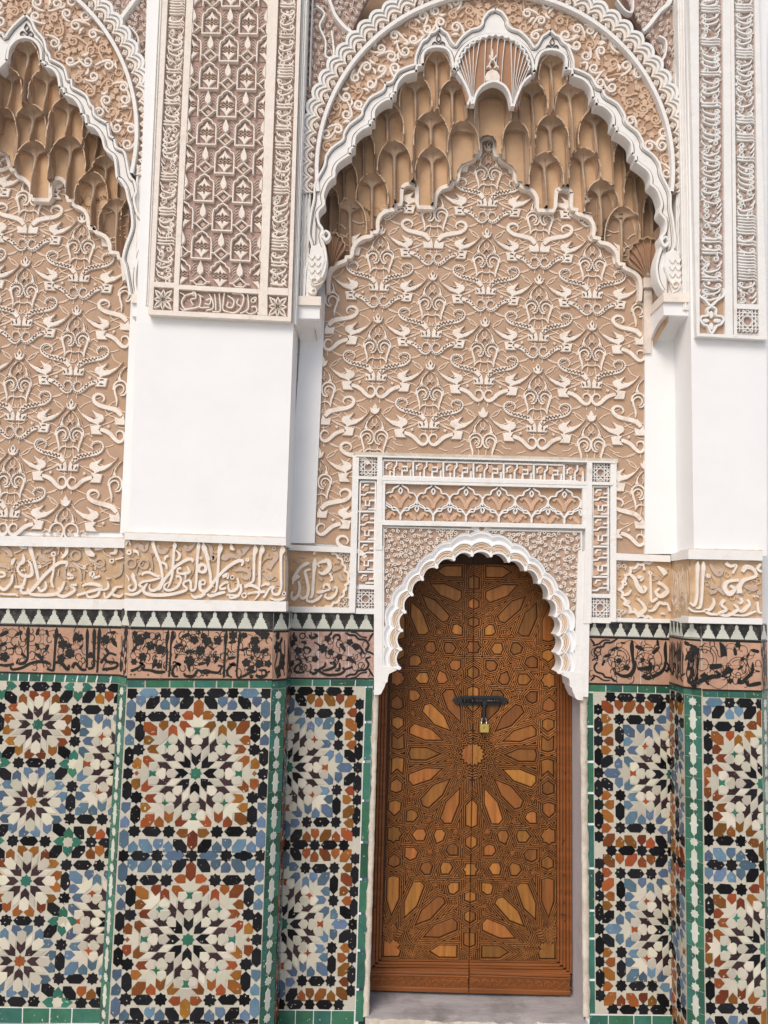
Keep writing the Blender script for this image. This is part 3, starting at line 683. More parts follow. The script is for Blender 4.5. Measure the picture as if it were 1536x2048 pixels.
for sx, side in ((-1, 'left'), (1, 'right')):
    leaf = bpy.data.objects.new('door_leaf', bpy.data.meshes.new('door_leaf')); COL.objects.link(leaf)
    mb = MB()
    if sx < 0: Q = [(752, 1080), (946.4, 1080), (937.4, 1984), (744, 1979)]
    else: Q = [(947.6, 1080), (1150, 1080), (1140, 1989), (938.6, 1984)]
    slab(mb, Q, YD+.0005, YD+.05)
    me = bpy.data.meshes.new('door_leaf'); me.from_pydata(mb.v, [], mb.f); me.materials.append(M['wood']); leaf.data = me; par(leaf, dbl)
    for sy in (-1, 1):
        G = lambda X, Y, h=0., sx=sx, sy=sy: DF(X*sx, Y*sy, h)
        G.n = (0, -1, 0)
        for i, s in enumerate(QP['wood_panel']):
            p = P2(s)
            onax = abs(sum(b for a, b in p)) < 200 and i in (0, )
            if i == 0 and sy < 0: continue
            if i == len(QP['wood_panel'])-1 and sy < 0: continue
            mb = MB(); prism(mb, G, p, .0050, .0005, 9, .002); mb.build('wood_panel', M['panel'], leaf)
        # nested fillets of the strapwork round every panel, falling away from it
        if SQ is None: SQ = strap_quads()
        mb = MB()
        for i, s in enumerate(QP['wood_panel']):
            p = P2(s)
            if i in (0, len(QP['wood_panel'])-1) and sy < 0: continue
            for k, c in SQ[i]:
                c = clip(c, 3, 1184, -420 if i in (0, len(QP['wood_panel'])-1) else -60, 2864)
                if len(c) >= 3 and area(c) > 30: prism(mb, G, c, .0098-.0003*k, .0008, 3.2, .0022)
        mb.build('strapwork', M['strap'], leaf)
        for (X, Y) in STARS:
            a0 = random.uniform(0, 2)
            p = [(X+(52 if j % 2 == 0 else 22)*cos(a0+j*pi/5), Y+(52 if j % 2 == 0 else 22)*sin(a0+j*pi/5)) for j in range(10)]
            mb = MB(); prism(mb, G, p, .0108, .0008, 3, .001); mb.build('inlay_star', M['rail'], leaf)
    # outer mouldings of the leaf: stiles and bottom rail
    mb = MB()
    for k in range(5):
        X0 = 1190+k*42
        top = -3200; G = lambda X, Y, h=0., sx=sx: DF(X*sx, Y, h)
        G.n = (0, -1, 0)
        prism(mb, G, [(X0, top), (X0+36, top), (X0+36, 2880+k*40), (X0, 2880+k*40)], .006+.0022*(k % 2)+.001*k, .0005, 5, .002)
    for k in range(4):
        prism(mb, G, [(4, 2868+k*42), (1190+k*42, 2868+k*42), (1190+k*42, 2868+k*42+35), (4, 2868+k*42+35)], .005+.002*(k % 2)+.001*k, .0005, 5, .002)
    mb.build('frame_moulding', M['rail'], leaf)
    Qr = [(738, 1933), (936.5, 1937), (936, 1982), (736, 1976)] if sx < 0 else [(938.5, 1934), (1139, 1942), (1138.5, 1987), (937, 1982)]
    Fr = pq(*Qr, YD, 0, 200, 0, 44)
    mb = MB(); prism(mb, Fr, [(0, 0), (200, 0), (200, 44), (0, 44)], .018, .0005, 1.5, .004)
    rail = mb.build('bottom_rail', M['rail'], leaf)
    mb = MB()
    prism(mb, Fr, [(0, 3), (200, 3), (200, 8), (0, 8)], .0225, .0185, 1); prism(mb, Fr, [(0, 9.5), (200, 9.5), (200, 13), (0, 13)], .021, .0185, 1)
    x = 6
    while x < 190:
        strokes(mb, Fr, f'{x},30,2 {x+2},22,4 {x+9},18,4.5 {x+15},23,4 {x+11},28,3 {x+8},25,2; {x+9},31,1 {x+15},27,3 {x+22},30,1.5; {x+3},18,1 {x+10},14.5,2 {x+18},17,1', .0215, .0185); x += 17.5+random.uniform(-.6, .6)
    prism(mb, Fr, [(0, 34), (200, 34), (200, 43), (0, 43)], .022, .0185, 1)
    mb.build('carved_scroll', M['rail'], leaf)
    mb = MB()
    for i in range(9):
        X, Y = random.choice((60, 700, 1180)), random.uniform(0, 2850); G = lambda X, Y, h=0., sx=sx: DF(X*sx, Y, h)
        G.n = (0, -1, 0); ring(mb, G, 1310-random.random()*60, Y, 5, 9, .0135, .006, 8)
    mb.build('nail_head', M['iron'], leaf)
# slide bolt (part of the door) and padlock
Z = pix(YD-.012, 735, 1300, 6.98)
bolt = bpy.data.objects.new('slide_bolt', bpy.data.meshes.new('slide_bolt')); COL.objects.link(bolt)
mb = MB()
prism(mb, Z, P2('1185,700 1215,668 1240,650 1270,655 1290,672 1310,640 1470,640 1470,772 1310,772 1290,740 1270,758 1240,762 1215,735'), .004, -.006, 4, .001)
prism(mb, Z, P2('1484,640 1800,640 1826,640 1870,668 1890,640 1930,668 1966,702 1930,738 1890,770 1870,742 1826,772 1484,772'), .004, -.006, 4, .001)
def tube(mb, pts, r, n=10):
    vs = []; fs = []; up = Vector((0, 0, 1))
    for i, p in enumerate(pts):
        a = Vector(pts[max(i-1, 0)]); b = Vector(pts[min(i+1, len(pts)-1)]); d = (b-a).normalized()
        s_ = d.cross(Vector((0, 1, 0)) if abs(d.y) < .9 else up).normalized(); t_ = d.cross(s_)
        for k in range(n):
            q = Vector(p)+s_*r*cos(2*pi*k/n)+t_*r*sin(2*pi*k/n); vs.append(tuple(q))
    for i in range(len(pts)-1):
        for k in range(n): fs.append((i*n+k, i*n+(k+1) % n, (i+1)*n+(k+1) % n, (i+1)*n+k))
    fs += [tuple(range(n)), tuple(range(len(pts)*n-1, (len(pts)-1)*n-1, -1))]
    o = len(mb.v); mb.v += vs; mb.f += [tuple(i+o for i in f) for f in fs]
me = bpy.data.meshes.new('slide_bolt'); me.from_pydata(mb.v, [], mb.f); me.materials.append(M['iron']); bolt.data = me; par(bolt, dbl)
mb = MB(); tube(mb, [Z(1320, 706, .012), Z(1860, 706, .012)], .0062); tube(mb, [Z(1500, 706, .012), Z(1530, 706, .012)], .0085); tube(mb, [Z(1740, 706, .012), Z(1775, 706, .012)], .0085)
tube(mb, [Z(1332, 706, .012), Z(1352, 706, .012)], .009); tube(mb, [Z(1440, 706, .012), Z(1465, 706, .012)], .009)
mb.build('bolt_bar', M['iron'], bolt, True)
mb = MB(); prism(mb, Z, P2('1592,690 1662,690 1655,730 1640,760 1636,900 1640,960 1615,985 1590,960 1594,900 1598,760 1590,730'), .022, .006, 6, .003)
mb.build('hasp', M['iron'], bolt)
for (x, y) in ((1255, 706), (1300, 660), (1300, 752), (1905, 706), (1845, 655), (1845, 757)):
    mb = MB(); ring(mb, Z, x, y, 6, 12, .0075, .003, 8); mb.build('rivet', M['iron'], bolt)
pl = thing('padlock', 'small brass padlock hanging from the black slide bolt', 'padlock', Z(1618, 1100, .02))
mb = MB(); prism(mb, Z, P2('1560,1015 1678,1015 1684,1022 1684,1128 1678,1136 1562,1136 1556,1128 1556,1022'), .028, .008, 5, .003); mb.build('lock_body', M['brass'], pl)
mb = MB(); cx, cy = 1620, 985
tube(mb, [Z(1582, 1020, .018), Z(1582, 975, .018), Z(1590, 950, .018), Z(1606, 935, .018), Z(1624, 934, .018), Z(1642, 948, .018), Z(1652, 975, .018), Z(1652, 1020, .018)], .0032, 8); mb.build('shackle', M['steel'], pl, True)
mb = MB(); ring(mb, Z, 1612, 1060, 5, 8, .0292, .027, 8); prism(mb, Z, [(1609, 1065), (1615, 1065), (1615, 1085), (1609, 1085)], .0288, .027); mb.build('keyhole', M['iron'], pl)
# ------------------------------------------------------------------ reveal, sill, rough plaster edge
t = thing('door_sill', 'worn grey stone threshold with a chipped whitish front edge', 'threshold', at(945, 2030, 0))
zs = at(945, 1985.5, YD)[2]; xa, xb = at(731, 2020, 0)[0], at(1172, 2025, 0)[0]
mb = MB(); nx, ny = 40, 8
vs = []
for j in range(ny+1):
    for i in range(nx+1):
        y = lerp(-.022, YD+.06, j/ny); x = lerp(xa, xb, i/nx)
        vs.append((x, y+(random.gauss(0, .0025) if j == 0 else 0), zs+(-.004+random.gauss(0, .0022) if j == 0 else random.gauss(0, .0006))-.006*sin(pi*i/nx)))
fs = [(j*(nx+1)+i, j*(nx+1)+i+1, (j+1)*(nx+1)+i+1, (j+1)*(nx+1)+i) for j in range(ny) for i in range(nx)]
mb.add(vs, fs, (0, 0, 1)); mb.build('tread', M['sill'], t, True)
mb = MB(); fr = [vs[i] for i in range(nx+1)]; lo = [(x, -.024+random.gauss(0, .002), zs-.075) for x, y, z in fr]; lo2 = [(x, -.02, 0) for x, y, z in fr]
mb.add(fr+lo+lo2, [(i, i+1, i+1+nx+1, i+nx+1) for i in range(nx)]+[(i+nx+1, i+nx+2, i+2*nx+3, i+2*nx+2) for i in range(nx)], (0, -1, 0)); mb.build('front_edge', M['rough'], t)
t = thing('door_reveal', 'lilac grey plastered reveal with rough lime edges round the wooden door', 'door jamb', at(1160, 2020, 0))
p = [at(1167, 1385, -.006), at(1168, 2034, -.006)]
mb = MB(); xr_ = p[0][0]
for (pt, pb, sx) in ((at(1164, 1060, -.004), at(1168, 2030, -.004), 1), (at(756, 1060, -.004), at(733, 2030, -.004), -1)):
    mb.add([(pt[0], -.004, pt[2]), (pb[0], -.004, 0.02), (pb[0]-.0*sx, YD+.05, 0.02), (pt[0], YD+.05, pt[2])], [(0, 1, 2, 3)], (-sx, 0, 0))
mb.build('reveal_face', M['lilac'], t)
def roughstrip(x0t, x1t, x0b, x1b, yt, yb, wob):
    n = 60; vs = []
    for i in range(n+1):
        s = i/n; y = lerp(yt, yb, s); a = lerp(x0t, x0b, s)+random.gauss(0, wob[0]); b = lerp(x1t, x1b, s)+random.gauss(0, wob[1])
        vs += [at(a, y, -.0035), at(a+.6, y, -.0085), at((a+b)/2, y, -.012+random.gauss(0, .001)), at(b-.4, y, -.0085), at(b, y, -.0035)]
    mb = MB(); mb.add(vs, [(5*i+k, 5*i+k+1, 5*i+k+6, 5*i+k+5) for i in range(n) for k in range(4)], (0, -1, 0)); return mb
roughstrip(746.5, 757.5, 727, 738, 1380, 2034, (1.0, .35)).build('rough_edge', M['rough'], t, True)
roughstrip(1160, 1174.5, 1166, 1179.5, 1386, 2034, (.35, 1.2)).build('rough_edge', M['rough'], t, True)
# ------------------------------------------------------------------ lobed arch over the door
def resample(p, n):
    L = [0.]
    for a, b in zip(p, p[1:]): L.append(L[-1]+sqrt((a[0]-b[0])**2+(a[1]-b[1])**2))
    out = []; j = 0
    for i in range(n+1):
        s = L[-1]*i/n
        while j < len(p)-2 and L[j+1] < s: j += 1
        t = (s-L[j])/((L[j+1]-L[j]) or 1); out.append((p[j][0]+(p[j+1][0]-p[j][0])*t, p[j][1]+(p[j+1][1]-p[j][1])*t))
    return out
def amir(p, y0=1108., x0=961., y1=1390., x1=955.5, tilt=.026):
    ax = x0+(x1-x0)*(p[1]-y0)/(y1-y0); return (2*ax-p[0], p[1]+tilt*2*(ax-p[0]))
B0 = spl(P2('961,1108 930,1109 900,1119 870,1133 845,1154 826,1180 812,1208 803,1240 799,1275 798,1308 796,1335'), 6)
B3 = spl(P2('961,1067 934,1069 906,1079 880,1092 859,1108 831,1134 810,1160 789,1187 774,1222 768,1260 767,1300 767,1336'), 6)
NL = 8      # whole lobes on each side, half a lobe at the crown
def both(c): return [amir(q) for q in reversed(c[1:])]+c
def band(s, lob, depth):
    """curve between the opening (s = 0) and the outer edge (s = 1), scalloped outward by depth"""
    n = 17*12; a = resample(both(B0), n); b = resample(both(B3), n); out = []
    for i in range(n+1):
        ph = (i/n*17) % 1.; sc_ = abs(sin(pi*ph))**.75
        dx, dy = b[i][0]-a[i][0], b[i][1]-a[i][1]; l = sqrt(dx*dx+dy*dy) or 1
        k = depth*(sc_-.55)
        out.append((a[i][0]+dx*s+dx/l*k, a[i][1]+dy*s+dy/l*k))
    return out
def strip(mb, Ya, ca, Yb, cb):
    va = [at(x, y, 0) for x, y in ca]; vb = [at(x, y, 0) for x, y in cb]
    va = [(x, Ya, z) for x, y, z in va]; vb = [(x, Yb, z) for x, y, z in vb]
    n = len(va); mb.add(va+vb, [(i, i+1, i+1+n, i+n) for i in range(n-1)])
arch = thing('lobed_arch', 'white many-lobed plaster arch framing the top of the wooden door', 'arch', at(960, 1390, 0))
c0 = band(0, 1, 9.5); c1 = band(.12, 1, 9); c2 = band(.47, 1, 8.5); c3 = band(.53, 1, 8); c4 = band(.9, 1, 6.5); c5 = band(1., 1, 6.); c6 = band(1.08, 1, 5.)
mb = MB()
strip(mb, .085, c0, -.02, c0); mb.build('intrados', M['limewash'], arch)
mb = MB(); strip(mb, -.02, c0, -.021, c1); strip(mb, -.021, c1, -.0185, c1); strip(mb, -.0185, c1, -.0185, c2); strip(mb, -.0185, c2, -.024, c2); strip(mb, -.024, c2, -.0245, c3)
strip(mb, -.0245, c3, -.007, [(a[0]*.72+b[0]*.28, a[1]*.72+b[1]*.28) for a, b in zip(c3, c4)])
strip(mb, -.007, [(a[0]*.72+b[0]*.28, a[1]*.72+b[1]*.28) for a, b in zip(c3, c4)], -.006, [(a[0]*.4+b[0]*.6, a[1]*.4+b[1]*.6) for a, b in zip(c3, c4)])
strip(mb, -.006, [(a[0]*.4+b[0]*.6, a[1]*.4+b[1]*.6) for a, b in zip(c3, c4)], -.02, c4)
strip(mb, -.02, c4, -.021, c5); strip(mb, -.021, c5, -.012, c5); strip(mb, -.012, c5, -.018, [(a[0]*.5+b[0]*.5, a[1]*.5+b[1]*.5) for a, b in zip(c5, c6)]); strip(mb, -.018, [(a[0]*.5+b[0]*.5, a[1]*.5+b[1]*.5) for a, b in zip(c5, c6)], -.004, c6)
mb.build('scalloped_moulding', M['plaster'], arch)
# carved lobes: each with white leaf tips and curved ivory bands
P0 = pix(0.)
n = len(c0)-1
for k in range(17):
    i0 = k*12; i1 = i0+12; m_ = i0+6
    mb = MB(); q = [c1[i] for i in range(i0, i1+1)]+[c2[i] for i in range(i1, i0-1, -1)]
    prism(mb, P0, q, .0195, .0186); mb.build('carved_lobe', M['amber'], arch)
    mb = MB()
    for s_ in (.3, .75):
        ribbon(mb, P0, [(lerp(c1[i][0], c2[i][0], s_+.16*abs(sin(pi*(i-i0)/12))-.1), lerp(c1[i][1], c2[i][1], s_+.16*abs(sin(pi*(i-i0)/12))-.1), 1.5) for i in range(i0, i1+1)], .0225, .0186)
    for s_ in (.3, .55):
        a, b = c1[i0], c2[m_]
        ribbon(mb, P0, [(lerp(c1[i0+int(12*s_)][0], c2[i0][0], t_/4), lerp(c1[i0+int(12*s_)][1], c2[i0][1], t_/4), 1.5) for t_ in range(5)], .0222, .0186)
        ribbon(mb, P0, [(lerp(c1[i1-int(12*s_)][0], c2[i1][0], t_/4), lerp(c1[i1-int(12*s_)][1], c2[i1][1], t_/4), 1.5) for t_ in range(5)], .0222, .0186)
    mb.build('lobe_rib', M['ivory'], arch)
for k in range(18):
    i = min(k*12, n); a, b = c0[i], c2[i]; d = (b[0]-a[0], b[1]-a[1]); l = sqrt(d[0]**2+d[1]**2); d = (d[0]/l, d[1]/l); nn = (-d[1], d[0])
    tip = [(a[0]+d[0]*u+nn[0]*v, a[1]+d[1]*u+nn[1]*v) for u, v in ((-1.5, 0), (1, 3.2), (5, 3.6), (9, 1.6), (14, 0), (9, -1.6), (5, -3.6), (1, -3.2))]
    mb = MB(); prism(mb, P0, tip, .0265, .018, .6, .002); mb.build('leaf_tip', M['plaster'], arch)
# wall face of the arch plate between moulding and frame; feet
fl = P2('748,1334 797,1331 797,1336 791,1340 778,1346 776,1352 775,1362 771,1365 769,1372 764,1382 762,1386 757,1388 748,1388')
for q in (fl, [amir(p_) for p_ in fl]):
    f_ = [at(x, y, 0) for x, y in q]; mb = MB(); k = len(q)
    mb.add([(x, -.024, z) for x, y, z in f_]+[(x, .1, z) for x, y, z in f_], [tuple(range(k))]+[(i, (i+1) % k, (i+1) % k+k, i+k) for i in range(k)], (0, -1, 0)); mb.build('corbel_foot', M['limewash'], arch)
for sgn in (0, 1):
    q = P2('748,1092 768,1092 768,1336 748,1336'); q = [amir(p_) for p_ in q] if sgn else q
    mb = MB(); f_ = [at(x, y, 0) for x, y in q]
    mb.add([(x, -.0195, z) for x, y, z in f_]+[(x, .02, z) for x, y, z in f_], [(0, 1, 2, 3)]+[(i, (i+1) % 4, (i+1) % 4+4, i+4) for i in range(4)], (0, -1, 0)); mb.build('side_fillet', M['limewash'], arch)
# spandrels filled with scrollwork
OUT = band(1.08, 1, 5.5)
apex = min(range(len(OUT)), key=lambda i: OUT[i][1])
def curl(mb, F, x, y, r, a, h, h0, w_, dirn=1, tail=1.6):
    pts = []
    for i in range(13):
        t_ = i/12; an = a+dirn*t_*1.55*2*pi*.8; rr = r*(1-.62*t_)
        pts.append((x+rr*cos(an), y+rr*sin(an), w_*(1.0-.25*t_)))
    t0 = (x+r*cos(a)-dirn*r*tail*-sin(a), y+r*sin(a)-dirn*r*tail*cos(a), w_*.55)
    m0 = (x+r*cos(a)*1.12-dirn*r*tail*.5*-sin(a), y+r*sin(a)*1.12-dirn*r*tail*.5*cos(a), w_*.9)
    ribbon(mb, F, [t0, m0]+pts, h, h0, .55)
def scatter(test, bx, r, tries=6000):
    out = []
    for _ in range(tries):
        p = (random.uniform(bx[0], bx[2]), random.uniform(bx[1], bx[3]))
        if test(p) and all((p[0]-q[0])**2+(p[1]-q[1])**2 > r*r for q in out): out.append(p)
    return out
for side, nm in ((0, 'left'), (1, 'right')):
    pts = OUT[:apex+1] if side == 1 else OUT[apex:]
    pts = [p_ for p_ in pts]
    if side == 0: poly = [(767.5, 1054), (944, 1059), (946, 1066)]+[p_ for p_ in pts if p_[1] < 1226 and p_[0] > 769 and p_[0] < 946]+[(767.5, 1226)]
    else: poly = [(1161, 1064), (1161, 1236)]+[p_ for p_ in pts if p_[1] < 1236 and p_[0] < 1160 and p_[0] > 980]+[(978, 1066), (981, 1059.5)]
    t = thing('scroll_spandrel', f'pierced white scrollwork in the {nm} spandrel above the door arch', 'spandrel', at(poly[0][0], poly[0][1], 0), 'door arch spandrels')
    mb = MB(); prism(mb, P0, poly, .003, .0005); mb.build('spandrel_ground', M['tanm'], t)
    ins = lambda p_, poly=poly: inside(p_, poly) and all(inside((p_[0]+a, p_[1]+b), poly) for a, b in ((2.5, 0), (-2.5, 0), (0, 2.5), (0, -2.5)))
    for c_ in scatter(ins, (766, 1052, 1162, 1238), 8.3):
        mb = MB(); curl(mb, P0, c_[0], c_[1], random.uniform(2.9, 3.9), random.uniform(0, 6.3), random.uniform(.0125, .0155), .0028, random.uniform(2.4, 3.0), random.choice((-1, 1)), random.uniform(1.2, 2.2)); mb.build('scroll', M['ivory'], t)
    mb = MB(); bx = P2('767.5,1054 767.5,1226') if side == 0 else P2('1161,1064 1161,1236')
    ribbon(mb, P0, [(bx[0][0], bx[0][1]-2, 4), (bx[1][0], bx[1][1], 4)], .014, .0005); ribbon(mb, P0, [(poly[0][0], poly[0][1], 4)]+([(946, 1059, 4)] if side == 0 else [(979, 1060, 4)]), .014, .0005); mb.build('fillet', M['limewash'], t)
t = thing('rosette_boss', 'small round rosette boss at the crown of the door arch', 'boss', at(962.5, 1057, 0))
mb = MB(); prism(mb, P0, P2('940,1052 984,1054 981,1061 972,1066 962,1069 953,1066 944,1060'), .0085, .0005); mb.build('boss_ground', M['limewash'], t)
mb = MB(); ring(mb, P0, 962.5, 1057, 7, 2.6, .016, .008, 16); mb.build('rim', M['limewash'], t)
mb = MB()
for k in range(8): ribbon(mb, P0, [(962.5+1.2*cos(k*pi/4), 1057+1.2*sin(k*pi/4), 1.2), (962.5+5.4*cos(k*pi/4), 1057+5.4*sin(k*pi/4), 2.2)], .013, .008)
mb.build('petal', M['amber'], t)
# ------------------------------------------------------------------ rectangular frame round the arch
fr = thing('door_surround', 'white rectangular plaster frame round the door arch with carved bands', 'door surround', at(960, 920, 0))
def frect(Q, h, m, nm, par_, h0=.0005, Y=0.):
    Fq = pq(*Q, Y, 0, 1, 1, 0); mb = MB(); prism(mb, Fq, [(0, 0), (1, 0), (1, 1), (0, 1)], h, h0); return mb.build(nm, m, par_)
frect([(707, 905), (1233, 919), (1233, 927), (707, 913)], .021, M['rough'], 'top_edge', fr)
for Q in ([(712, 912), (1227, 925), (1227, 928), (712, 915)], [(716, 953.5), (1222, 966), (1222, 972), (716, 959.5)], [(757, 958), (1178, 968), (1178, 972), (757, 962)]): frect(Q, .026, M['limewash'], 'white_fillet', fr)
frect([(706, 913), (718.5, 913), (710.5, 1225), (698, 1225)], .022, M['limewash'], 'white_stile', fr)
frect([(755, 915), (764.5, 915), (764.5, 1100), (750, 1100)], .026, M['limewash'], 'white_stile', fr)
frect([(750, 1100), (764.5, 1100), (765, 1340), (748, 1340)], .0225, M['limewash'], 'white_stile', fr)
frect([(1171, 926), (1181, 926), (1179.5, 1246), (1163, 1246)], .026, M['limewash'], 'white_stile', fr)
frect([(1163, 1246), (1176, 1246), (1173.5, 1392), (1155, 1392)], .0225, M['limewash'], 'white_stile', fr)
frect([(1218, 926), (1230, 926), (1229, 1243), (1217.5, 1243)], .022, M['limewash'], 'white_stile', fr)
for Q in ([(718, 1169), (752, 1170), (752, 1179), (718, 1178)], [(713, 1216), (751, 1217), (751, 1228), (712, 1227)], [(1180, 1187), (1218, 1188), (1218, 1196), (1180, 1195)], [(1179, 1234), (1218, 1235), (1218, 1246), (1179, 1245)]): frect(Q, .021, M['limewash'], 'cross_fillet', fr)
frect([(762, 1041), (1172, 1050), (1172, 1058), (762, 1051)], .026, M['limewash'], 'white_fillet', fr)
frect([(763, 962), (1171, 972), (1171, 978), (763, 968)], .024, M['limewash'], 'white_fillet', fr)
frect([(763, 966), (770.5, 966), (769.5, 1043), (762, 1043)], .0235, M['limewash'], 'white_fillet', fr)
frect([(1162, 976), (1171, 976), (1171, 1052), (1162, 1052)], .0235, M['limewash'], 'white_fillet', fr)
def kufic(label, F, n, loc):
    """n modules long (module 60 x 36): square kufic bars over small leaves"""
    t = thing('kufic_band', label, 'carved band', loc, 'square kufic bands')
    mb = MB(); prism(mb, F, [(0, 0), (60*n, 0), (60*n, 36), (0, 36)], .004, .0005); mb.build('band_ground', M['tanm'], t)
    for i in range(int(n)+1):
        x = 60*i
        for s in ('2,2,5 2,34,5 16,34,5 16,24,5', '29,2,4 29,12,4 24,17,4 24,34,4', '40,34,5 40,22,5 50,22,5 50,14,5 40,14,4', '57,34,4 57,20,4', '2,34,4 30,34,4 60,34,4', '2,2.5,4 60,2.5,4', '16,8,3 9,12,5 9,20,3'):
            q = [(a+x, b, c) for a, b, c in P(s) if a+x <= 60*n]
            if len(q) > 1: mb = MB(); ribbon(mb, F, q, .0165, .003, .7); mb.build('kufic_stroke', M['limewash'], t)
        for lx, ly in ((15.5, 13), (36, 14), (53, 9)):
            if x+lx+6 < 60*n:
                p = [(x+lx+a, ly+b) for a, b in ((-5, -7), (3, -9), (7, -3), (5, 6), (-1, 9), (-5, 5), (-3, 0))]
                mb = MB(); prism(mb, F, p, .0125, .003, .8, .002); mb.build('kufic_leaf', M['blush'], t)
kufic('horizontal square kufic band across the top of the door surround', pq((764, 919), (1172, 930), (1172, 966), (764, 955), 0., 0, 408, 0, 36), 6.8, at(960, 940, 0))
kufic('upright square kufic band on the left of the door surround', (lambda G: (setattr(G, 'n', (0, -1, 0)), G)[1])((lambda B: lambda u, v, h=0.: B(v, u, h))(pq((718.5, 962), (753.5, 962), (749.5, 1170), (714, 1170), 0., 0, 36, 0, 208))), 3.46, at(733, 1065, 0))
kufic('upright square kufic band on the right of the door surround', (lambda G: (setattr(G, 'n', (0, -1, 0)), G)[1])((lambda B: lambda u, v, h=0.: B(v, u, h))(pq((1181.5, 972), (1216.5, 972), (1216, 1187), (1180, 1187), 0., 0, 36, 0, 215))), 3.58, at(1199, 1080, 0))
def girih(label, Q, Y, hh=.014, m='mauve', grp='star lattice squares'):
    Fq = pq(*Q, Y, -1, 1, 1, -1)
    t = thing('star_lattice', label, 'lattice square', Fq(0, 0, 0), grp)
    mb = MB(); prism(mb, Fq, [(-1, -1), (1, -1), (1, 1), (-1, 1)], .003, .0005); mb.build('lattice_ground', M[m], t)
    mb = MB()
    for k in range(8):
        a = k*pi/4
        for d in (.42, .72):
            c_, s_ = cos(a), sin(a); q = [(c_*d-s_*u, s_*d+c_*u) for u in (-1.5, 1.5)]
            seg = []
            for i in range(41):
                x = lerp(q[0][0], q[1][0], i/40); y = lerp(q[0][1], q[1][1], i/40)
                if abs(x) <= 1 and abs(y) <= 1: seg.append((x, y, .09))
            if len(seg) > 2: ribbon(mb, Fq, [seg[0], seg[-1]], hh-.001*(k % 2), .002, .7)
    mb.build('lattice_strap', M['limewash'], t); return t
girih('star lattice square at the top left of the door surround', [(719.5, 917), (755, 918), (754, 953), (719, 952)], 0.)
girih('star lattice square at the top right of the door surround', [(1182, 928), (1217.5, 929), (1217.5, 964), (1182, 963)], 0.)
girih('star lattice square at the lower left of the door surround', [(713.5, 1179), (749, 1180), (748.5, 1216), (712.5, 1215)], 0.)
girih('star lattice square at the lower right of the door surround', [(1180.5, 1196), (1217, 1197), (1217, 1234), (1180, 1233)], 0.)
# palmette lattice panel
t = thing('palmette_panel', 'carved panel of lobed palmettes directly above the door arch', 'carved panel', at(965, 1005, 0))
Fp = pq((770, 968), (1162, 978), (1161.5, 1050), (769.5, 1041), 0., 0, 392, 0, 73)
mb = MB(); prism(mb, Fp, [(0, 0), (392, 0), (392, 73), (0, 73)], .004, .0005); mb.build('panel_ground', M['tan'], t)
def palm(x, y, cut):
    out = '-32,9,4 -33,-3,4 -26,-13,4 -17,-14,4 -14,-22,4 -5,-27,4 0,-35,3'
    for sx in (-1, 1):
        for s, m_, h in ((out, 'limewash', .017), ('0,30,3 -9,17,4 -20,16,4 -30,11,4', 'limewash', .0165), ('-22,-4,8 -16,-9,7 -9,-4,9 -3,5,9 0,16,7', 'blush', .0115), ('-28,5,2 -18,9,3 -10,16,2', 'blush', .011), ('0,-24,3 -3.5,-18,4 0,-11,3', 'limewash', .0145), ('-18,24,4 -20,31,5 -24,38,2', 'vine', .01)):
            q = [(x-a*sx, y+b, c) for a, b, c in spl(P(s), 3)]
            q = [p_ for p_ in q if 0 <= p_[0] <= 392 and 0 <= p_[1] <= cut]
            if len(q) > 1: mb = MB(); ribbon(mb, Fp, q, h, .003, .6); mb.build('palmette_band' if m_ == 'limewash' else 'palmette_leaf', M[m_], t)
for i in range(7):
    palm(31+65.3*i, 31, 73)
    palm(-1.5+65.3*i, 66, 73)
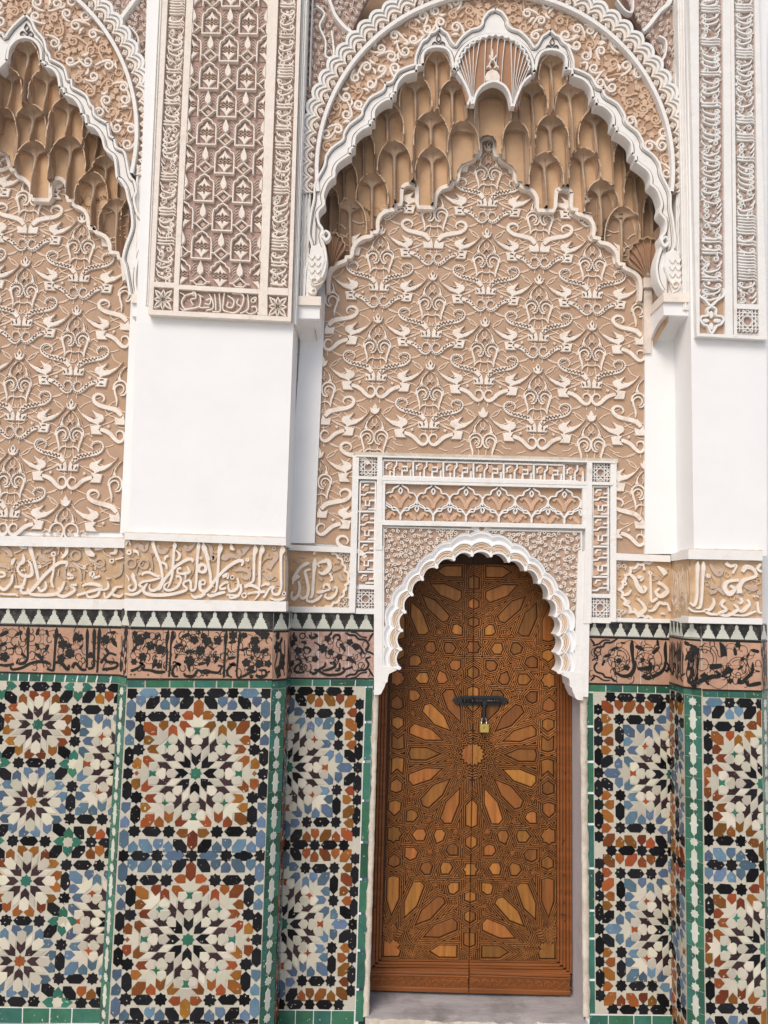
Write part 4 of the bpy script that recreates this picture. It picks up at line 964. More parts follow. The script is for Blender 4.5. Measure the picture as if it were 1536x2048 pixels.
# ------------------------------------------------------------------ amber stucco inscriptions
def flower(mb, F, x, y, r, h, h0, n=5):
    a = random.uniform(0, 6.3); k = random.choice((2, 3, 3, 5, 5, n))
    pts = []
    if k <= 3:       # leaf
        for t_ in range(10):
            an = 2*pi*t_/10; rr = r*(.62+.25*cos(2*an)+(.55 if t_ == 0 else 0)); pts.append((x+rr*cos(an+a), y+rr*sin(an+a)))
    else:
        for t_ in range(k*6):
            an = 2*pi*t_/(k*6); rr = 1.12*r*(.72+.28*abs(cos(k*an/2))**.6); pts.append((x+rr*cos(an+a), y+rr*sin(an+a)))
    prism(mb, F, pts, h, h0, r*.09, min(.002, (h-h0)*.5))
def inscription(label, Q, Y, parts, loc_, ground='amber'):
    """parts: (crop origin x, y, scale, white strokes, taupe strokes, rings)"""
    t = thing('stucco_inscription', label, 'inscription', loc_, 'amber stucco inscriptions')
    Fq = pq(*Q, Y, 0, 1, 1, 0); mb = MB(); prism(mb, Fq, [(0, 0), (1, 0), (1, 1), (0, 1)], .002, .0004); mb.build('amber_ground', M[ground], t)
    xs_ = [q[0] for q in Q]; ys_ = [q[1] for q in Q]
    n_ = int((max(xs_)-min(xs_))/8)
    for _ in range(n_):      # low background scrolls and leaves between the letters
        u, v = random.uniform(.03, .97), random.uniform(.08, .92); mb = MB()
        if random.random() < .65:
            r_ = random.uniform(5, 9); a_ = random.uniform(0, 6.3); X, Y_, Z0 = Fq(u, v, 0); kx = 1/(max(xs_)-min(xs_)); ky = 1/(max(ys_)-min(ys_)); dr = random.choice((-1, 1))
            ribbon(mb, Fq, [], .006) if False else None
            pts = [(u+r_*kx*(1-.055*k)*cos(a_+dr*k*.55), v+r_*ky*(1-.055*k)*sin(a_+dr*k*.55)) for k in range(12)]
            pts = [p_ for p_ in pts if .01 < p_[0] < .99 and .03 < p_[1] < .97]
            G = lambda x, y, h=0., kx=kx, ky=ky: Fq(x*kx, y*ky, h)
            G.n = (0, -1, 0)
            if len(pts) > 2: ribbon(mb, G, [(x/kx, y/ky, 2.6) for x, y in pts], .0062, .001, .7); mb.build('carved_tendril', M['vine2'], t)
        else:
            kx = 1/(max(xs_)-min(xs_)); ky = 1/(max(ys_)-min(ys_)); G = lambda x, y, h=0., kx=kx, ky=ky: Fq(x*kx, y*ky, h)
            G.n = (0, -1, 0); flower(mb, G, u/kx, v/ky, 5, .0068, .001); mb.build('carved_leaf', M['taupe'], t)
    for (x0, y0, s, white, grey, rings) in parts:
        F = pix(Y, x0, y0, s)
        for st in white.split(';'):
            if st.strip():
                mb = MB(); strokes(mb, F, st, .012, .001, 5, .88, 1.2); mb.build('letter_stroke', M['ivory'], t)
        for st in grey.split(';'):
            if st.strip():
                mb = MB(); strokes(mb, F, st, .0085, .001, 5, .8, 1.05); mb.build('carved_leaf', M['taupe'], t)
        for st in rings.split():
            a = [float(q) for q in st.split(',')]
            mb = MB(); ring(mb, F, a[0], a[1], a[2], a[3], .0125 if len(a) < 5 else .009, .001, 14); mb.build('letter_ring' if len(a) < 5 else 'carved_ring', M['ivory' if len(a) < 5 else 'taupe'], t)
        mb = MB()
    return t
def lobed(t, F, s, w_, out, h=.0115):
    """cusped border: one rising arc between every two traced points, bulging towards `out` side"""
    p = P2(s)
    for a, b in zip(p, p[1:]):
        dx, dy = b[0]-a[0], b[1]-a[1]; l = sqrt(dx*dx+dy*dy); nx, ny = dy/l*out, -dx/l*out
        mb = MB(); ribbon(mb, F, spl([(a[0]-dx*.05, a[1]-dy*.05, w_), (a[0]+dx*.2+nx*l*.24, a[1]+dy*.2+ny*l*.24, w_*1.1), (a[0]+dx*.5+nx*l*.34, a[1]+dy*.5+ny*l*.34, w_*1.15), (a[0]+dx*.8+nx*l*.24, a[1]+dy*.8+ny*l*.24, w_*1.1), (b[0]+dx*.05, b[1]+dy*.05, w_)], 4), h, .001, .8); mb.build('cusped_border', M['ivory'], t)
def trefoil(t, F, x, y, r, a):
    for k in (-1, 0, 1):
        mb = MB(); curl(mb, F, x+r*.9*cos(a+k*1.5), y+r*.9*sin(a+k*1.5), r*.6, a+k*2, .011, .001, r*.3, 1 if k >= 0 else -1, 1.2); mb.build('corner_scroll', M['ivory'], t)
PA = (240, 1070, 5.289, '''365,60,14 360,100,34 390,190,30 430,290,26 450,380,24 455,470,22 410,560,26 350,590,24 320,560,16 325,520,10;585,70,6 588,110,40 580,160,26 570,300,24 560,420,24 535,510,18 510,560,8;
770,290,16 775,265,24 740,255,30 680,280,30 590,340,28 530,410,28 480,470,28 430,560,30 400,580,14;245,430,10 255,405,24 310,395,26 380,425,24 430,450,20 340,480,22 250,495,22 215,530,24 250,560,20 200,610,28 130,630,26 60,620,16;
150,400,10 148,430,40 155,460,30 180,530,24 160,580,24 120,585,20 100,550,16 130,525,10;300,510,14 265,560,26 270,610,30 360,635,34 520,630,32 660,600,28 715,570,22 680,530,20 690,495,22 750,485,22 760,580,24 800,570,22 815,480,22 820,330,24 832,180,28 838,110,36 835,75,6;
600,440,24 640,440,22 650,490,24 600,560,26 520,585,26 475,560,20 490,520,16 530,500,10;885,75,6 900,130,38 925,200,28 950,270,24;850,480,16 845,540,20 870,590,26 930,590,24;760,630,16 800,660,28 860,640,26 910,610,22;480,270,10 490,235,26 520,220,20;600,160,10 640,210,26 620,260,20 590,270,8;
655,350,24 620,360,20 620,400,20 670,410,24 740,390,30 715,330,10;700,400,24 700,470,10;440,290,16 490,310,26 505,360,14;70,110,8 100,60,14 120,110,8;150,170,30 190,180,24 210,220,6;75,420,10 100,460,14 105,490,8''',
 '''165,130,30 200,110,60 260,150,70 290,120,40 315,60,8;410,100,20 420,170,40 470,180,56 510,140,40;690,110,40 720,150,60 770,120,40 820,70,8;330,200,8 350,300,10 350,390,8;180,400,8 200,330,10 260,250,8;300,170,6 330,220,8 360,210,6;700,190,6 780,260,8 790,360,8 740,470,6;520,130,6 560,115,8;620,100,6 660,110,8;520,450,8 560,500,8 620,520,8''',
 '868,352,42,34 885,500,25,20 125,300,48,26,0 260,310,48,28,0 105,185,20,26 218,410,8,12 330,365,6,10 862,245,10,16')
PB = (400, 1070, 5.01, '''40,75,6 45,130,44 70,200,28 90,300,26 110,400,26 115,480,24 140,520,12;208,78,6 210,130,46 195,200,26 188,330,24 180,450,24 165,560,16 120,570,8;420,310,14 435,270,26 390,258,34 300,310,30 220,380,28 150,460,28 100,530,28 50,570,30 10,540,24 15,490,20;
270,530,20 220,540,22 205,520,18 250,480,22 290,475,20;80,590,18 110,610,28 180,590,28 260,570,22;230,420,24 270,400,40 290,400,20 280,440,16;380,430,16 390,490,22 370,540,26 310,565,22 290,530,16 290,490,14;410,490,26 415,560,24 380,610,24 320,630,22 295,610,14;270,600,12 330,602,18 400,610,16;480,590,18 540,575,22 620,570,26 660,565,20;
450,520,30 500,500,34 560,520,26 600,550,20 590,600,18 545,655,6;555,95,6 560,150,44 548,210,26 545,350,24 540,450,22 510,480,18 480,500,10;625,95,6 628,150,46 610,210,26 602,350,24 600,480,22 595,540,14;825,100,6 832,150,46 815,210,26 815,400,24 815,520,22 790,590,24 740,590,22 725,550,18 745,530,20;640,630,20 660,600,22 690,550,20 720,520,24 750,530,20;
700,630,10 760,650,20 830,640,24 858,620,10;320,85,6 322,130,34 350,150,14;615,515,8 660,490,24 700,500,14 690,465,6;0,630,14 30,610,20 60,590,12''',
 '''60,85,8 110,120,40 120,190,36 130,240,70 160,210,40;220,220,50 260,230,60 300,210,40 380,235,10;240,200,10 320,195,26 380,225,10;380,160,40 420,180,70 450,150,60 490,120,40 520,95,6;350,360,20 420,345,44 480,360,40 500,400,44 470,435,40 430,420,30 420,390,24;690,190,20 680,220,20 720,230,24;750,170,50 770,220,50 720,290,50 690,340,60;650,390,44 690,430,60 740,400,50;500,260,8 510,350,10 500,470,8;610,330,6 640,260,8 690,230,8;840,220,8 870,240,8;300,150,8 360,150,8''',
 '35,475,22,22 330,425,18,14 447,605,22,20 845,588,16,14 480,250,12,22 35,340,38,30 745,135,16,28,0 350,560,8,12')
inscription('amber stucco inscription with tall ivory letters across the front of the left pier', [(251, 1079), (571, 1091), (570, 1204), (249, 1198)], YF, [PA, PB], at(410, 1200, YF))
PLf = (0, 1070, 3.66, '''235,60,4 232,100,28 250,160,22 270,230,20 285,300,20 290,330,14;490,235,10 497,205,20 440,205,24 370,260,22 320,310,22 270,370,22 230,410,22 180,425,20 160,400,14 185,385,8;405,150,8 405,170,10 400,260,14 385,340,16 400,385,10;340,340,14 345,380,18 310,410,18 285,380,14;215,390,12 230,430,18 320,440,22 420,430,22 445,400,18 430,390,12;
480,340,14 460,390,18 430,430,20 470,450,20 520,430,20 555,400,18 530,370,16 570,365,16;610,375,10 640,360,18 700,360,22 750,385,20 680,410,18 570,440,16;740,390,14 720,440,20 660,455,16 640,430,10;795,340,10 800,380,16 775,400,14 720,400,12;860,380,16 820,430,18 780,460,14 770,420,10;905,380,10 850,385,16 830,430,18 880,450,18 905,430,10;5,380,14 40,400,20 90,350,18 100,300,18 105,290,6;115,380,16 170,375,20 190,330,16 200,280,8;
0,430,10 60,435,14 120,435,14 140,450,6;430,100,14 445,75,20 490,80,24 495,130,22 460,170,14;180,140,6 180,190,26 150,220,18 140,260,14 180,300,20 240,290,24 235,220,16 215,190,8;640,90,30 660,130,44 700,150,20;700,100,26 750,90,30 800,75,22 850,90,26 850,130,22 815,135,14;660,290,30 690,280,24 690,310,20 740,300,14;850,180,10 910,165,10;100,220,8 100,200,24 120,170,10;150,60,6 165,90,20 210,95,8;500,285,20 520,290,20 540,310,18 500,320,12;-60,300,16 -40,390,20 5,400,14;-80,120,20 -70,300,20 -90,420,18;0,270,14 40,280,16 40,300,14 0,310,12''',
 '''600,330,10 590,270,24 560,230,26 500,230,24 470,270,22 490,320,20;900,210,16 885,280,26 840,310,20;20,90,40 70,120,40 90,160,30;300,110,10 300,150,30 340,180,40 380,185,10;330,120,30 370,110,30 410,80,6;300,240,6 300,200,8;345,250,6 360,190,8;620,320,6 630,250,8;680,280,6 680,240,8;110,240,6 130,360,8;0,220,30 50,230,30 80,250,20;440,300,6 480,350,6;880,110,20 905,150,20''',
 '560,150,34,24,0 735,205,32,24,0 825,190,14,14 400,140,14,16 300,232,8,14 625,238,8,14 170,260,4,8 188,260,4,8 790,318,4,8 806,318,4,8 675,210,10,16,0')
inscription('amber stucco inscription with curling ivory letters at the left edge', [(-90, 1088), (249, 1097), (249, 1200), (-90, 1193)], 0., [PLf], at(100, 1195, 0))
PD = (570, 1080, 6.347, '''90,510,16 140,430,34 210,340,36 280,300,40 310,305,20;180,450,44 110,520,26 100,560,12;175,520,24 190,600,30 175,690,34 110,750,36 85,700,24 100,650,20;330,370,20 260,400,34 280,500,36 300,620,34 280,710,34 220,740,30 190,700,20;385,225,8 380,300,50 370,420,36 360,560,34 350,700,28 315,735,14;440,340,20 420,300,20 500,270,40 550,270,50 570,340,50 530,400,50 470,430,30 430,400,14;
565,420,20 590,460,26 600,500,26 570,520,14;490,620,20 500,570,26 550,570,30 570,620,24 530,640,20 440,660,40 400,660,10;620,600,30 660,610,26 640,690,30 570,740,34 510,720,26 530,680,14;470,690,16 430,740,30 350,780,32 285,770,26 290,720,14''',
 '600,380,50 640,370,60 720,350,20;690,430,60 720,500,50 770,515,10;430,470,40 480,510,50;640,280,40 690,290,30;180,200,20 250,220,30;120,250,10 180,300,20;560,160,10 600,250,10;690,170,20 740,180,24 760,220,16 720,230,14;690,800,20 740,810,24 760,770,16 720,760,14;790,260,8 800,340,10;770,700,8 790,640,10', '')
tq = inscription('shaded amber stucco inscription ending in a scalloped border left of the door', [(578, 1101), (698, 1106), (696, 1216), (577, 1214)], 0., [PD], at(640, 1214, 0))
Zq = pix(0., 570, 1080, 6.347); lobed(tq, Zq, '375,185 440,140 520,140 600,180 670,230 725,310 750,395 795,490 760,570 740,650 690,730 610,790 520,835 440,850 370,835', 30, 1)
trefoil(tq, Zq, 745, 215, 50, -.8); trefoil(tq, Zq, 735, 790, 50, .8)
PRt = (1225, 1095, 3.061, '''90,155,8 130,190,22 150,240,26 180,260,40 200,240,20;150,180,20 180,185,16 165,205,10;226,165,8 228,200,10 230,280,12 235,330,14 270,310,12;275,215,20 310,235,18 330,270,22 290,300,22 260,275,16 285,250,8;215,390,10 250,380,14 280,340,16 310,345,16 330,345,12 345,390,14;270,115,6 300,140,26 320,165,30;150,315,10 180,345,16 195,380,20 155,405,18 130,375,12;185,110,6 190,140,16;50,295,6 90,285,14 110,260,6''',
 '30,90,14 60,80,14 70,110,10;30,400,14 60,410,14 70,380,10;120,150,16 170,120,16;110,240,5 80,170,5;290,200,5 340,130,5', '70,220,9,14 90,335,8,12 297,405,4,6 310,405,4,6 226,158,8,12')
tw = inscription('amber stucco inscription starting with a scalloped border right of the door', [(1232, 1120), (1342, 1124), (1342, 1240), (1231, 1236)], 0., [PRt], at(1285, 1236, 0))
Zq = pix(0., 1225, 1095, 3.061); lobed(tw, Zq, '235,84 196,84 150,96 104,122 68,168 52,212 30,258 50,306 66,350 100,400 150,426 196,436 235,436', 16, 1)
trefoil(tw, Zq, 52, 100, 24, 2.4); trefoil(tw, Zq, 50, 408, 24, 3.9)
PPr = (1225, 1095, 3.061, '''515,85,6 515,120,20 512,200,14 510,300,14 495,355,12 470,340,10;548,85,6 550,120,22 545,200,14 540,300,14 530,365,12 505,370,8;610,310,8 615,345,14 590,380,14 560,385,14 590,405,16 640,410,10;680,320,14 660,350,14 690,380,14 650,405,16 700,415,16 760,380,14 740,350,12;775,310,16 785,330,14 770,345,10;820,320,14 830,350,14 790,390,16 760,380,10;880,330,10 885,390,14 905,400,8;720,410,8 800,415,12 870,390,8;685,95,20 715,115,16 750,110,14 730,160,6;
790,150,14 810,120,26 850,130,20 870,175,14 800,200,18 770,240,26 770,280,30;765,200,14 700,210,16 680,250,24 710,285,24 740,255,20 715,235,14;460,370,10 490,390,10 560,390,8;900,100,14 880,130,16 905,150,12''',
 '590,100,12 620,145,30 650,160,40 670,130,20;600,230,36 620,260,44 590,280,20;640,250,26 680,290,14;800,240,10 850,250,44 880,240,30;560,170,5 590,230,5;660,190,5 650,240,5;620,210,5 600,170,5', '580,175,8,14 860,300,4,6 880,300,4,6')
inscription('amber stucco inscription with two tall letters on the front of the right pier', [(1380, 1119), (1524, 1122), (1524, 1239), (1379, 1235)], YF, [PPr], at(1450, 1236, YF))
def sideletters(label, p0, p1, yt0, yb0, yt1, yb1, black=False, n=9, FF=None):
    """inscription carried round the flank of a pier: p0 on the wall plane, p1 on the pier front"""
    A, B, C, D = at(p0, yt0, -.0006), at(p1, yt1, YF+.002), at(p1, yb1, YF+.002), at(p0, yb0, -.0006)
    d = sub(B, A); nn = (d[1], -d[0], 0); l = sqrt(dot(nn, nn)); nn = tuple(q/l for q in nn)
    if nn[1] > 0: nn = tuple(-q for q in nn)
    F = FF or wq([A, B, C, D], 0, 190, 0, 240, nn)
    t = thing('flank_tile_band' if black else 'flank_inscription', label, 'tile band' if black else 'inscription', F(95, 240, 0), 'bands turning the pier flanks')
    mb = MB(); prism(mb, F, [(0, 0), (190, 0), (190, 240), (0, 240)], .002, .0004); mb.build('terracotta_tile' if black else 'amber_ground', M['terra' if black else 'amber'], t)
    if black:
        mb = MB(); prism(mb, F, [(0, 0), (190, 0), (190, 9), (0, 9)], .0034, .0016); prism(mb, F, [(0, 231), (190, 231), (190, 240), (0, 240)], .0034, .0016); mb.build('black_line', M['ink'], t)
    for i in range(n):
        x = 12+170*i/(n-1); mb = MB(); y1 = random.uniform(15, 70); y0 = random.uniform(150, 225); w_ = 13
        strokes(mb, F, f'{x},{y1},{w_*.4} {x+3},{y1+25},{w_*1.3} {x-2},{(y0+y1)/2},{w_*.8} {x},{y0-20},{w_*.8} {x+random.choice((-22, 22))},{y0},{w_*.7} {x+random.choice((-26, 26))},{y0-22},{w_*.4}', .0036 if black else .0125, .001)
        mb.build('letter_stroke', M['ink' if black else 'ivory'], t)
    for i in range(7):
        mb = MB()
        if black: flower(mb, F, random.uniform(20, 170), random.uniform(30, 210), 20, .0037, .001)
        else: curl(mb, F, random.uniform(25, 165), random.uniform(40, 200), 16, random.uniform(0, 6), .011, .001, 10)
        mb.build('carved_curl' if not black else 'black_flower', M['ink' if black else 'ivory'], t)
sideletters('amber inscription on the foreshortened left flank of the right pier', 1342, 1378, 1122, 1239, 1119, 1234)
sideletters('amber inscription on the shaded right flank of the left pier', 577, 571.5, 1103, 1214, 1091, 1204)
# ------------------------------------------------------------------ flowered terracotta tile bands with black glaze script
def tileband(label, Q, Y, parts, loc_, ncol, ground='terra', xr=(0, 1)):
    t = thing('script_tile_band', label, 'tile band', loc_, 'flowered script tile bands')
    F = pq(*Q, Y, 0, ncol, 2, 0)
    cuts = [0]
    while cuts[-1] < ncol-.3: cuts.append(min(ncol, cuts[-1]+random.uniform(.85, 1.15)))
    cuts[-1] = ncol
    for a, b in zip(cuts, cuts[1:]):
        for r in (0, 1):
            mb = MB(); prism(mb, F, [(a+.012, r+.012), (b-.012, r+.012), (b-.012, r+.988), (a+.012, r+.988)], .0022+random.uniform(0, .0005), .0003); mb.build('terracotta_tile', M[ground], t)
    mb = MB(); prism(mb, F, [(0, 1.93), (ncol, 1.93), (ncol, 2.02), (0, 2.02)], .0034, .0018); prism(mb, F, [(0, -.02), (ncol, -.02), (ncol, .055), (0, .055)], .0034, .0018); mb.build('black_line', M['ink'], t)
    for (x0, y0, s, st, fl_, rg) in parts:
        G = pix(Y, x0, y0, s)
        for q in st.split(';'):
            if q.strip(): mb = MB(); strokes(mb, G, q, .0036, .0015, 5, .94, 1.6); mb.build('letter_stroke', M['ink'], t)
        fls = [tuple(float(v) for v in q.split(',')) for q in fl_.split()]
        for q in fls:
            mb = MB(); flower(mb, G, q[0], q[1], q[2]*1.08, .0038, .0015, 6); mb.build('black_flower', M['ink'], t)
        # thin tendrils from flower to flower
        mb = MB()
        for i, q in enumerate(fls):
            o = sorted(fls, key=lambda r: (r[0]-q[0])**2+(r[1]-q[1])**2)[1:3]
            for r in o:
                mx, my = (q[0]+r[0])/2+(r[1]-q[1])*.3, (q[1]+r[1])/2-(r[0]-q[0])*.3
                ribbon(mb, G, [(x, y, 1.15*s) for x, y in spl([(q[0], q[1]), (mx, my), (r[0], r[1])], 4)], .0032, .0015, .8)
        for _ in range(int(40*ncol/4)):
            x, y = random.uniform(.1, ncol-.1), random.uniform(.25, 1.9)
            a = random.uniform(0, 6.3); r_ = random.uniform(.09, .15); W_ = lambda u, v, h=0.: F(u, v, h)
            ribbon(mb, F, [(x+r_*(1-.05*k)*cos(a+k*.5), y+r_*1.6*(1-.05*k)*sin(a+k*.5), .035) for k in range(10)], .0031, .0015, .8)
        for q in rg.split():
            a = [float(v) for v in q.split(',')]; ring(mb, G, a[0], a[1], a[2], a[3], .0035, .0015, 20, a[4] if len(a) > 4 else 0, a[5] if len(a) > 5 else 2*pi, .8)
        mb.build('tendril', M['ink'], t)
    return t
TLs = (0, 1200, 3.173, '183,170,4 180,200,16 178,300,10 176,370,10 150,400,14 110,400,10 120,370,6;362,175,4 360,210,16 352,300,10 345,400,10 340,450,8;556,180,4 556,220,14 554,330,10 552,430,10;600,180,4 600,215,16 598,330,10 595,420,12 560,435,10;633,175,4 632,215,16 626,330,10 618,460,8;70,420,8 80,440,10 140,430,12 200,400,12 270,390,14 320,405,10;300,435,10 340,445,10 350,400,10 390,400,14 430,440,14 440,410,8;460,430,14 480,400,12 520,440,12 550,440,10;640,400,12 690,340,10 740,350,8;650,440,12 730,430,12 745,400,10 680,390,12 670,370,10;-40,180,8 -50,300,10 -60,430,10;0,410,10 40,415,12 90,405,10',
 '125,210,26 240,205,24 235,290,22 400,280,28 385,230,22 480,230,30 505,240,24 445,340,28 255,360,30 515,300,18 575,350,18 720,260,32 670,250,26 720,205,20 30,210,30 25,280,26 30,360,28 150,350,22 390,370,24 300,300,24 300,205,20 680,320,22 95,300,16 440,290,16', '')
tileband('terracotta tile band with black flowers and script at the left edge', [(-90, 1246.5), (248, 1254), (246, 1351.5), (-90, 1343)], 0., [TLs], at(100, 1345, 0), 5.6)
TAs = (240, 1210, 5.289, '515,265,6 505,330,26 495,420,14 500,520,14 490,700,10;560,270,6 560,330,30 540,420,14 535,560,14 520,760,14;115,690,16 140,690,20 200,660,18 240,620,16 210,610,14 260,640,14 240,680,18 320,690,18 400,710,24 480,705,16;570,740,16 560,680,16 610,620,20 640,640,20 580,600,12 560,620,10;545,710,14 570,750,16 620,755,10;680,720,14 700,750,20 780,750,22 810,700,14 840,690,16 900,720,18 950,710,16',
 '200,370,55 325,430,42 285,320,36 400,330,40 430,470,45 240,550,40 370,610,50 700,320,45 790,370,40 620,430,45 740,490,50 850,480,45 920,380,45 735,590,50 860,620,40 930,580,36 600,535,30 160,300,26 150,470,40 150,600,30 730,670,30 415,640,30 830,290,24', '118,735,5,9 158,735,5,9 300,738,5,9 878,745,5,9 922,745,5,9')
TBs = (400, 1210, 5.289, '285,270,6 275,340,28 270,450,14 262,600,14 255,765,14;425,280,6 425,340,28 410,430,14 400,580,14 395,760,14 480,740,18 560,700,22 580,710,10;500,690,16 540,650,18 565,660,14 520,705,18;300,740,14 290,690,18 350,620,22 370,640,16 310,620,10;290,740,16 340,765,10;0,710,18 60,690,18 130,710,20 200,710,16 230,650,14 190,640,14;590,740,18 640,760,24 700,740,20 690,690,16 640,690,14 620,680,8;700,720,14 740,700,12',
 '350,320,40 350,390,40 470,320,30 465,470,36 580,380,45 680,310,50 620,300,40 590,470,40 690,480,45 190,380,40 90,380,50 40,330,30 85,580,50 180,570,40 330,560,40 490,610,40 630,620,40 720,620,34 550,555,20 545,755,20 130,460,30 20,470,34', '')
tileband('terracotta tile band with black flowers and tall script on the front of the left pier', [(261, 1255), (546, 1260.5), (545, 1360), (254, 1359)], YF, [TAs, TBs], at(400, 1360, YF), 4.7)
TDs = (565, 1215, 4.76, '600,240,10 640,262,14 690,265,14 725,300,14 790,310,14 820,360,14 795,410,14 840,430,12 870,450,10;600,660,10 640,640,14 690,635,14 725,600,14 790,590,14 820,540,14 795,490,14 840,470,12;650,235,8 700,240,10 745,275,10 805,285,10;650,670,8 700,660,10 745,625,10 805,615,10;820,320,10 845,270,14 870,240,6;820,580,10 845,625,14 870,660,6;110,600,14 130,560,14 180,520,16 150,490,14 130,500,10;110,600,16 150,620,14 210,615,10;260,610,16 300,630,18 350,590,16 400,560,16 410,520,10;300,590,12 340,600,16 420,640,18 540,635,18 590,600,16 570,570,14;380,600,12 440,590,18 500,560,18 490,520,14 450,530,14;500,600,12 540,590,16 545,530,12;590,590,10 640,575,14 670,560,14;255,260,14 280,290,20 330,270,16 300,250,12;480,300,14 500,265,16 540,265,16 545,300,12 520,305,10;430,280,10 460,250,16 470,230,6;190,410,10 220,380,16 270,400,12 250,430,10;620,470,18 660,500,22 690,520,16;660,370,12 690,350,14 730,370,18 780,440,10;160,330,6 210,330,20 220,350,16;300,330,8 340,350,12 370,380,10',
 '120,300,34 150,410,32 385,390,38 430,295,28 570,370,40 460,425,28 310,490,28 630,490,32 225,490,26 90,340,30 80,530,30 65,610,26 640,330,28 700,380,26 750,430,18 540,470,28 690,520,20 110,250,20', '190,270,26,14 750,550,30,8')
tileband('dark rosy tile band with black curling script between the left pier and the door', [(577, 1258.5), (750, 1260.5), (750, 1358.5), (576, 1357.5)], 0., [TDs], at(660, 1358, 0), 3, 'terrad')
TRs = (1165, 1230, 4.76, '470,240,10 468,300,26 475,400,18 490,500,24 450,570,26 380,580,20 320,550,14 310,530,8;520,510,16 580,510,26 640,500,30 640,450,16;570,570,30 620,600,26 700,570,24 760,530,20 790,450,16 785,330,22 790,250,10;790,540,24 820,500,14 800,450,10;330,225,8 270,260,12 215,265,12 190,300,12 130,310,12 110,360,12 140,400,12 90,430,8;330,640,8 270,600,12 215,590,12 190,560,12 130,540,12 110,490,12 140,450,12;260,240,8 200,240,9 150,275,10 95,290,9;260,620,8 200,620,9 150,590,10 95,570,9;75,225,6 100,260,14 115,285,8;75,625,6 100,600,14 115,575,8',
 '240,385,36 310,320,38 345,435,24 535,310,44 690,340,44 420,500,26 195,460,28 570,425,20 715,270,30 380,265,22 640,490,26', '330,420,92,6 330,420,116,6,-1.5,1.6 630,430,124,7 595,450,92,6 340,420,38,6 607,562,5,8 648,562,5,8')
tileband('terracotta tile band with black rings and flowers right of the door', [(1175, 1272.5), (1343, 1277.5), (1343, 1372), (1174, 1368)], 0., [TRs], at(1260, 1368, 0), 3.2)
TPs = (1340, 1230, 4.857, '200,500,20 210,570,22 180,640,22 230,660,26 320,630,26 400,600,28 480,590,24 440,540,14;310,570,40 330,590,36 380,610,24;500,600,14 540,560,26 590,540,22 560,510,16 530,540,14;650,640,36 700,650,28 740,610,24 790,560,22 800,490,16 800,460,8;740,640,30 760,680,22 830,670,28 880,660,22;180,285,8 220,310,24 245,370,30;380,500,30 440,500,34 500,490,26;480,265,8 510,320,36 520,400,40',
 '240,345,40 190,410,32 270,440,28 515,350,44 630,360,42 655,290,26 830,350,42 755,390,26 685,510,30 700,425,18 360,660,28 580,640,26 845,545,22', '310,480,60,6 320,430,130,6,-1.9,.6 320,430,100,6,-1.9,.6 660,510,102,6 660,510,76,6,-2.5,2.6 550,570,36,16')
tileband('terracotta tile band with bold black leaves on the front of the right pier', [(1404, 1278.5), (1521, 1282.5), (1522, 1383.5), (1404, 1380.5)], YF, [TPs], at(1460, 1382, YF), 2.2)
def cornerband(V, i, z1, z0, nm):
    F = face(V, i, z1, z0, 0, 60, 0, 100)
    t = thing('corner_tile_band', 'narrow terracotta band with black curls on the '+nm, 'tile band', F(30, 100, 0), 'bands turning the pier corners')
    for r in (0, 50): mb = MB(); prism(mb, F, [(.6, r+.6), (59.4, r+.6), (59.4, r+49.4), (.6, r+49.4)], .0023, .0004); mb.build('terracotta_tile', M['terra'], t)
    mb = MB(); prism(mb, F, [(0, 0), (60, 0), (60, 4), (0, 4)], .0034, .0015); prism(mb, F, [(0, 96), (60, 96), (60, 100), (0, 100)], .0034, .0015); mb.build('black_line', M['ink'], t)
    for k in range(8):
        mb = MB(); flower(mb, F, random.uniform(9, 51), 10+80*k/7, random.uniform(8, 13), .0037, .0015); mb.build('black_flower', M['ink'], t)
    for k in range(3): mb = MB(); strokes(mb, F, f'{10+18*k},20,3 {18+16*k},45,6 {10+18*k},70,5 {20+16*k},90,4', .0035, .0015); mb.build('letter_stroke', M['ink'], t)
zt1, zt0 = U(400, 1257.5, YF)[1], U(400, 1359.5, YF)[1]; zu1, zu0 = U(1460, 1280, YF)[1], U(1460, 1382, YF)[1]
cornerband(PL, 1, zt1, zt0, 'left corner of the left pier'); cornerband(PL, 3, zt1, zt0, 'right corner of the left pier')
cornerband(PR, 1, zu1, zu0, 'left corner of the right pier'); cornerband(PR, 3, zu1, zu0, 'far corner of the right pier'); cornerband(PL, 4, zt1, zt0, 'right flank of the left pier')
sideletters('terracotta band with black script on the foreshortened left flank of the right pier', 1343.5, 1377, 1277, 1372, 1278, 1380, True, 9, face(PR, 0, zu1, zu0, 0, 190, 0, 240))
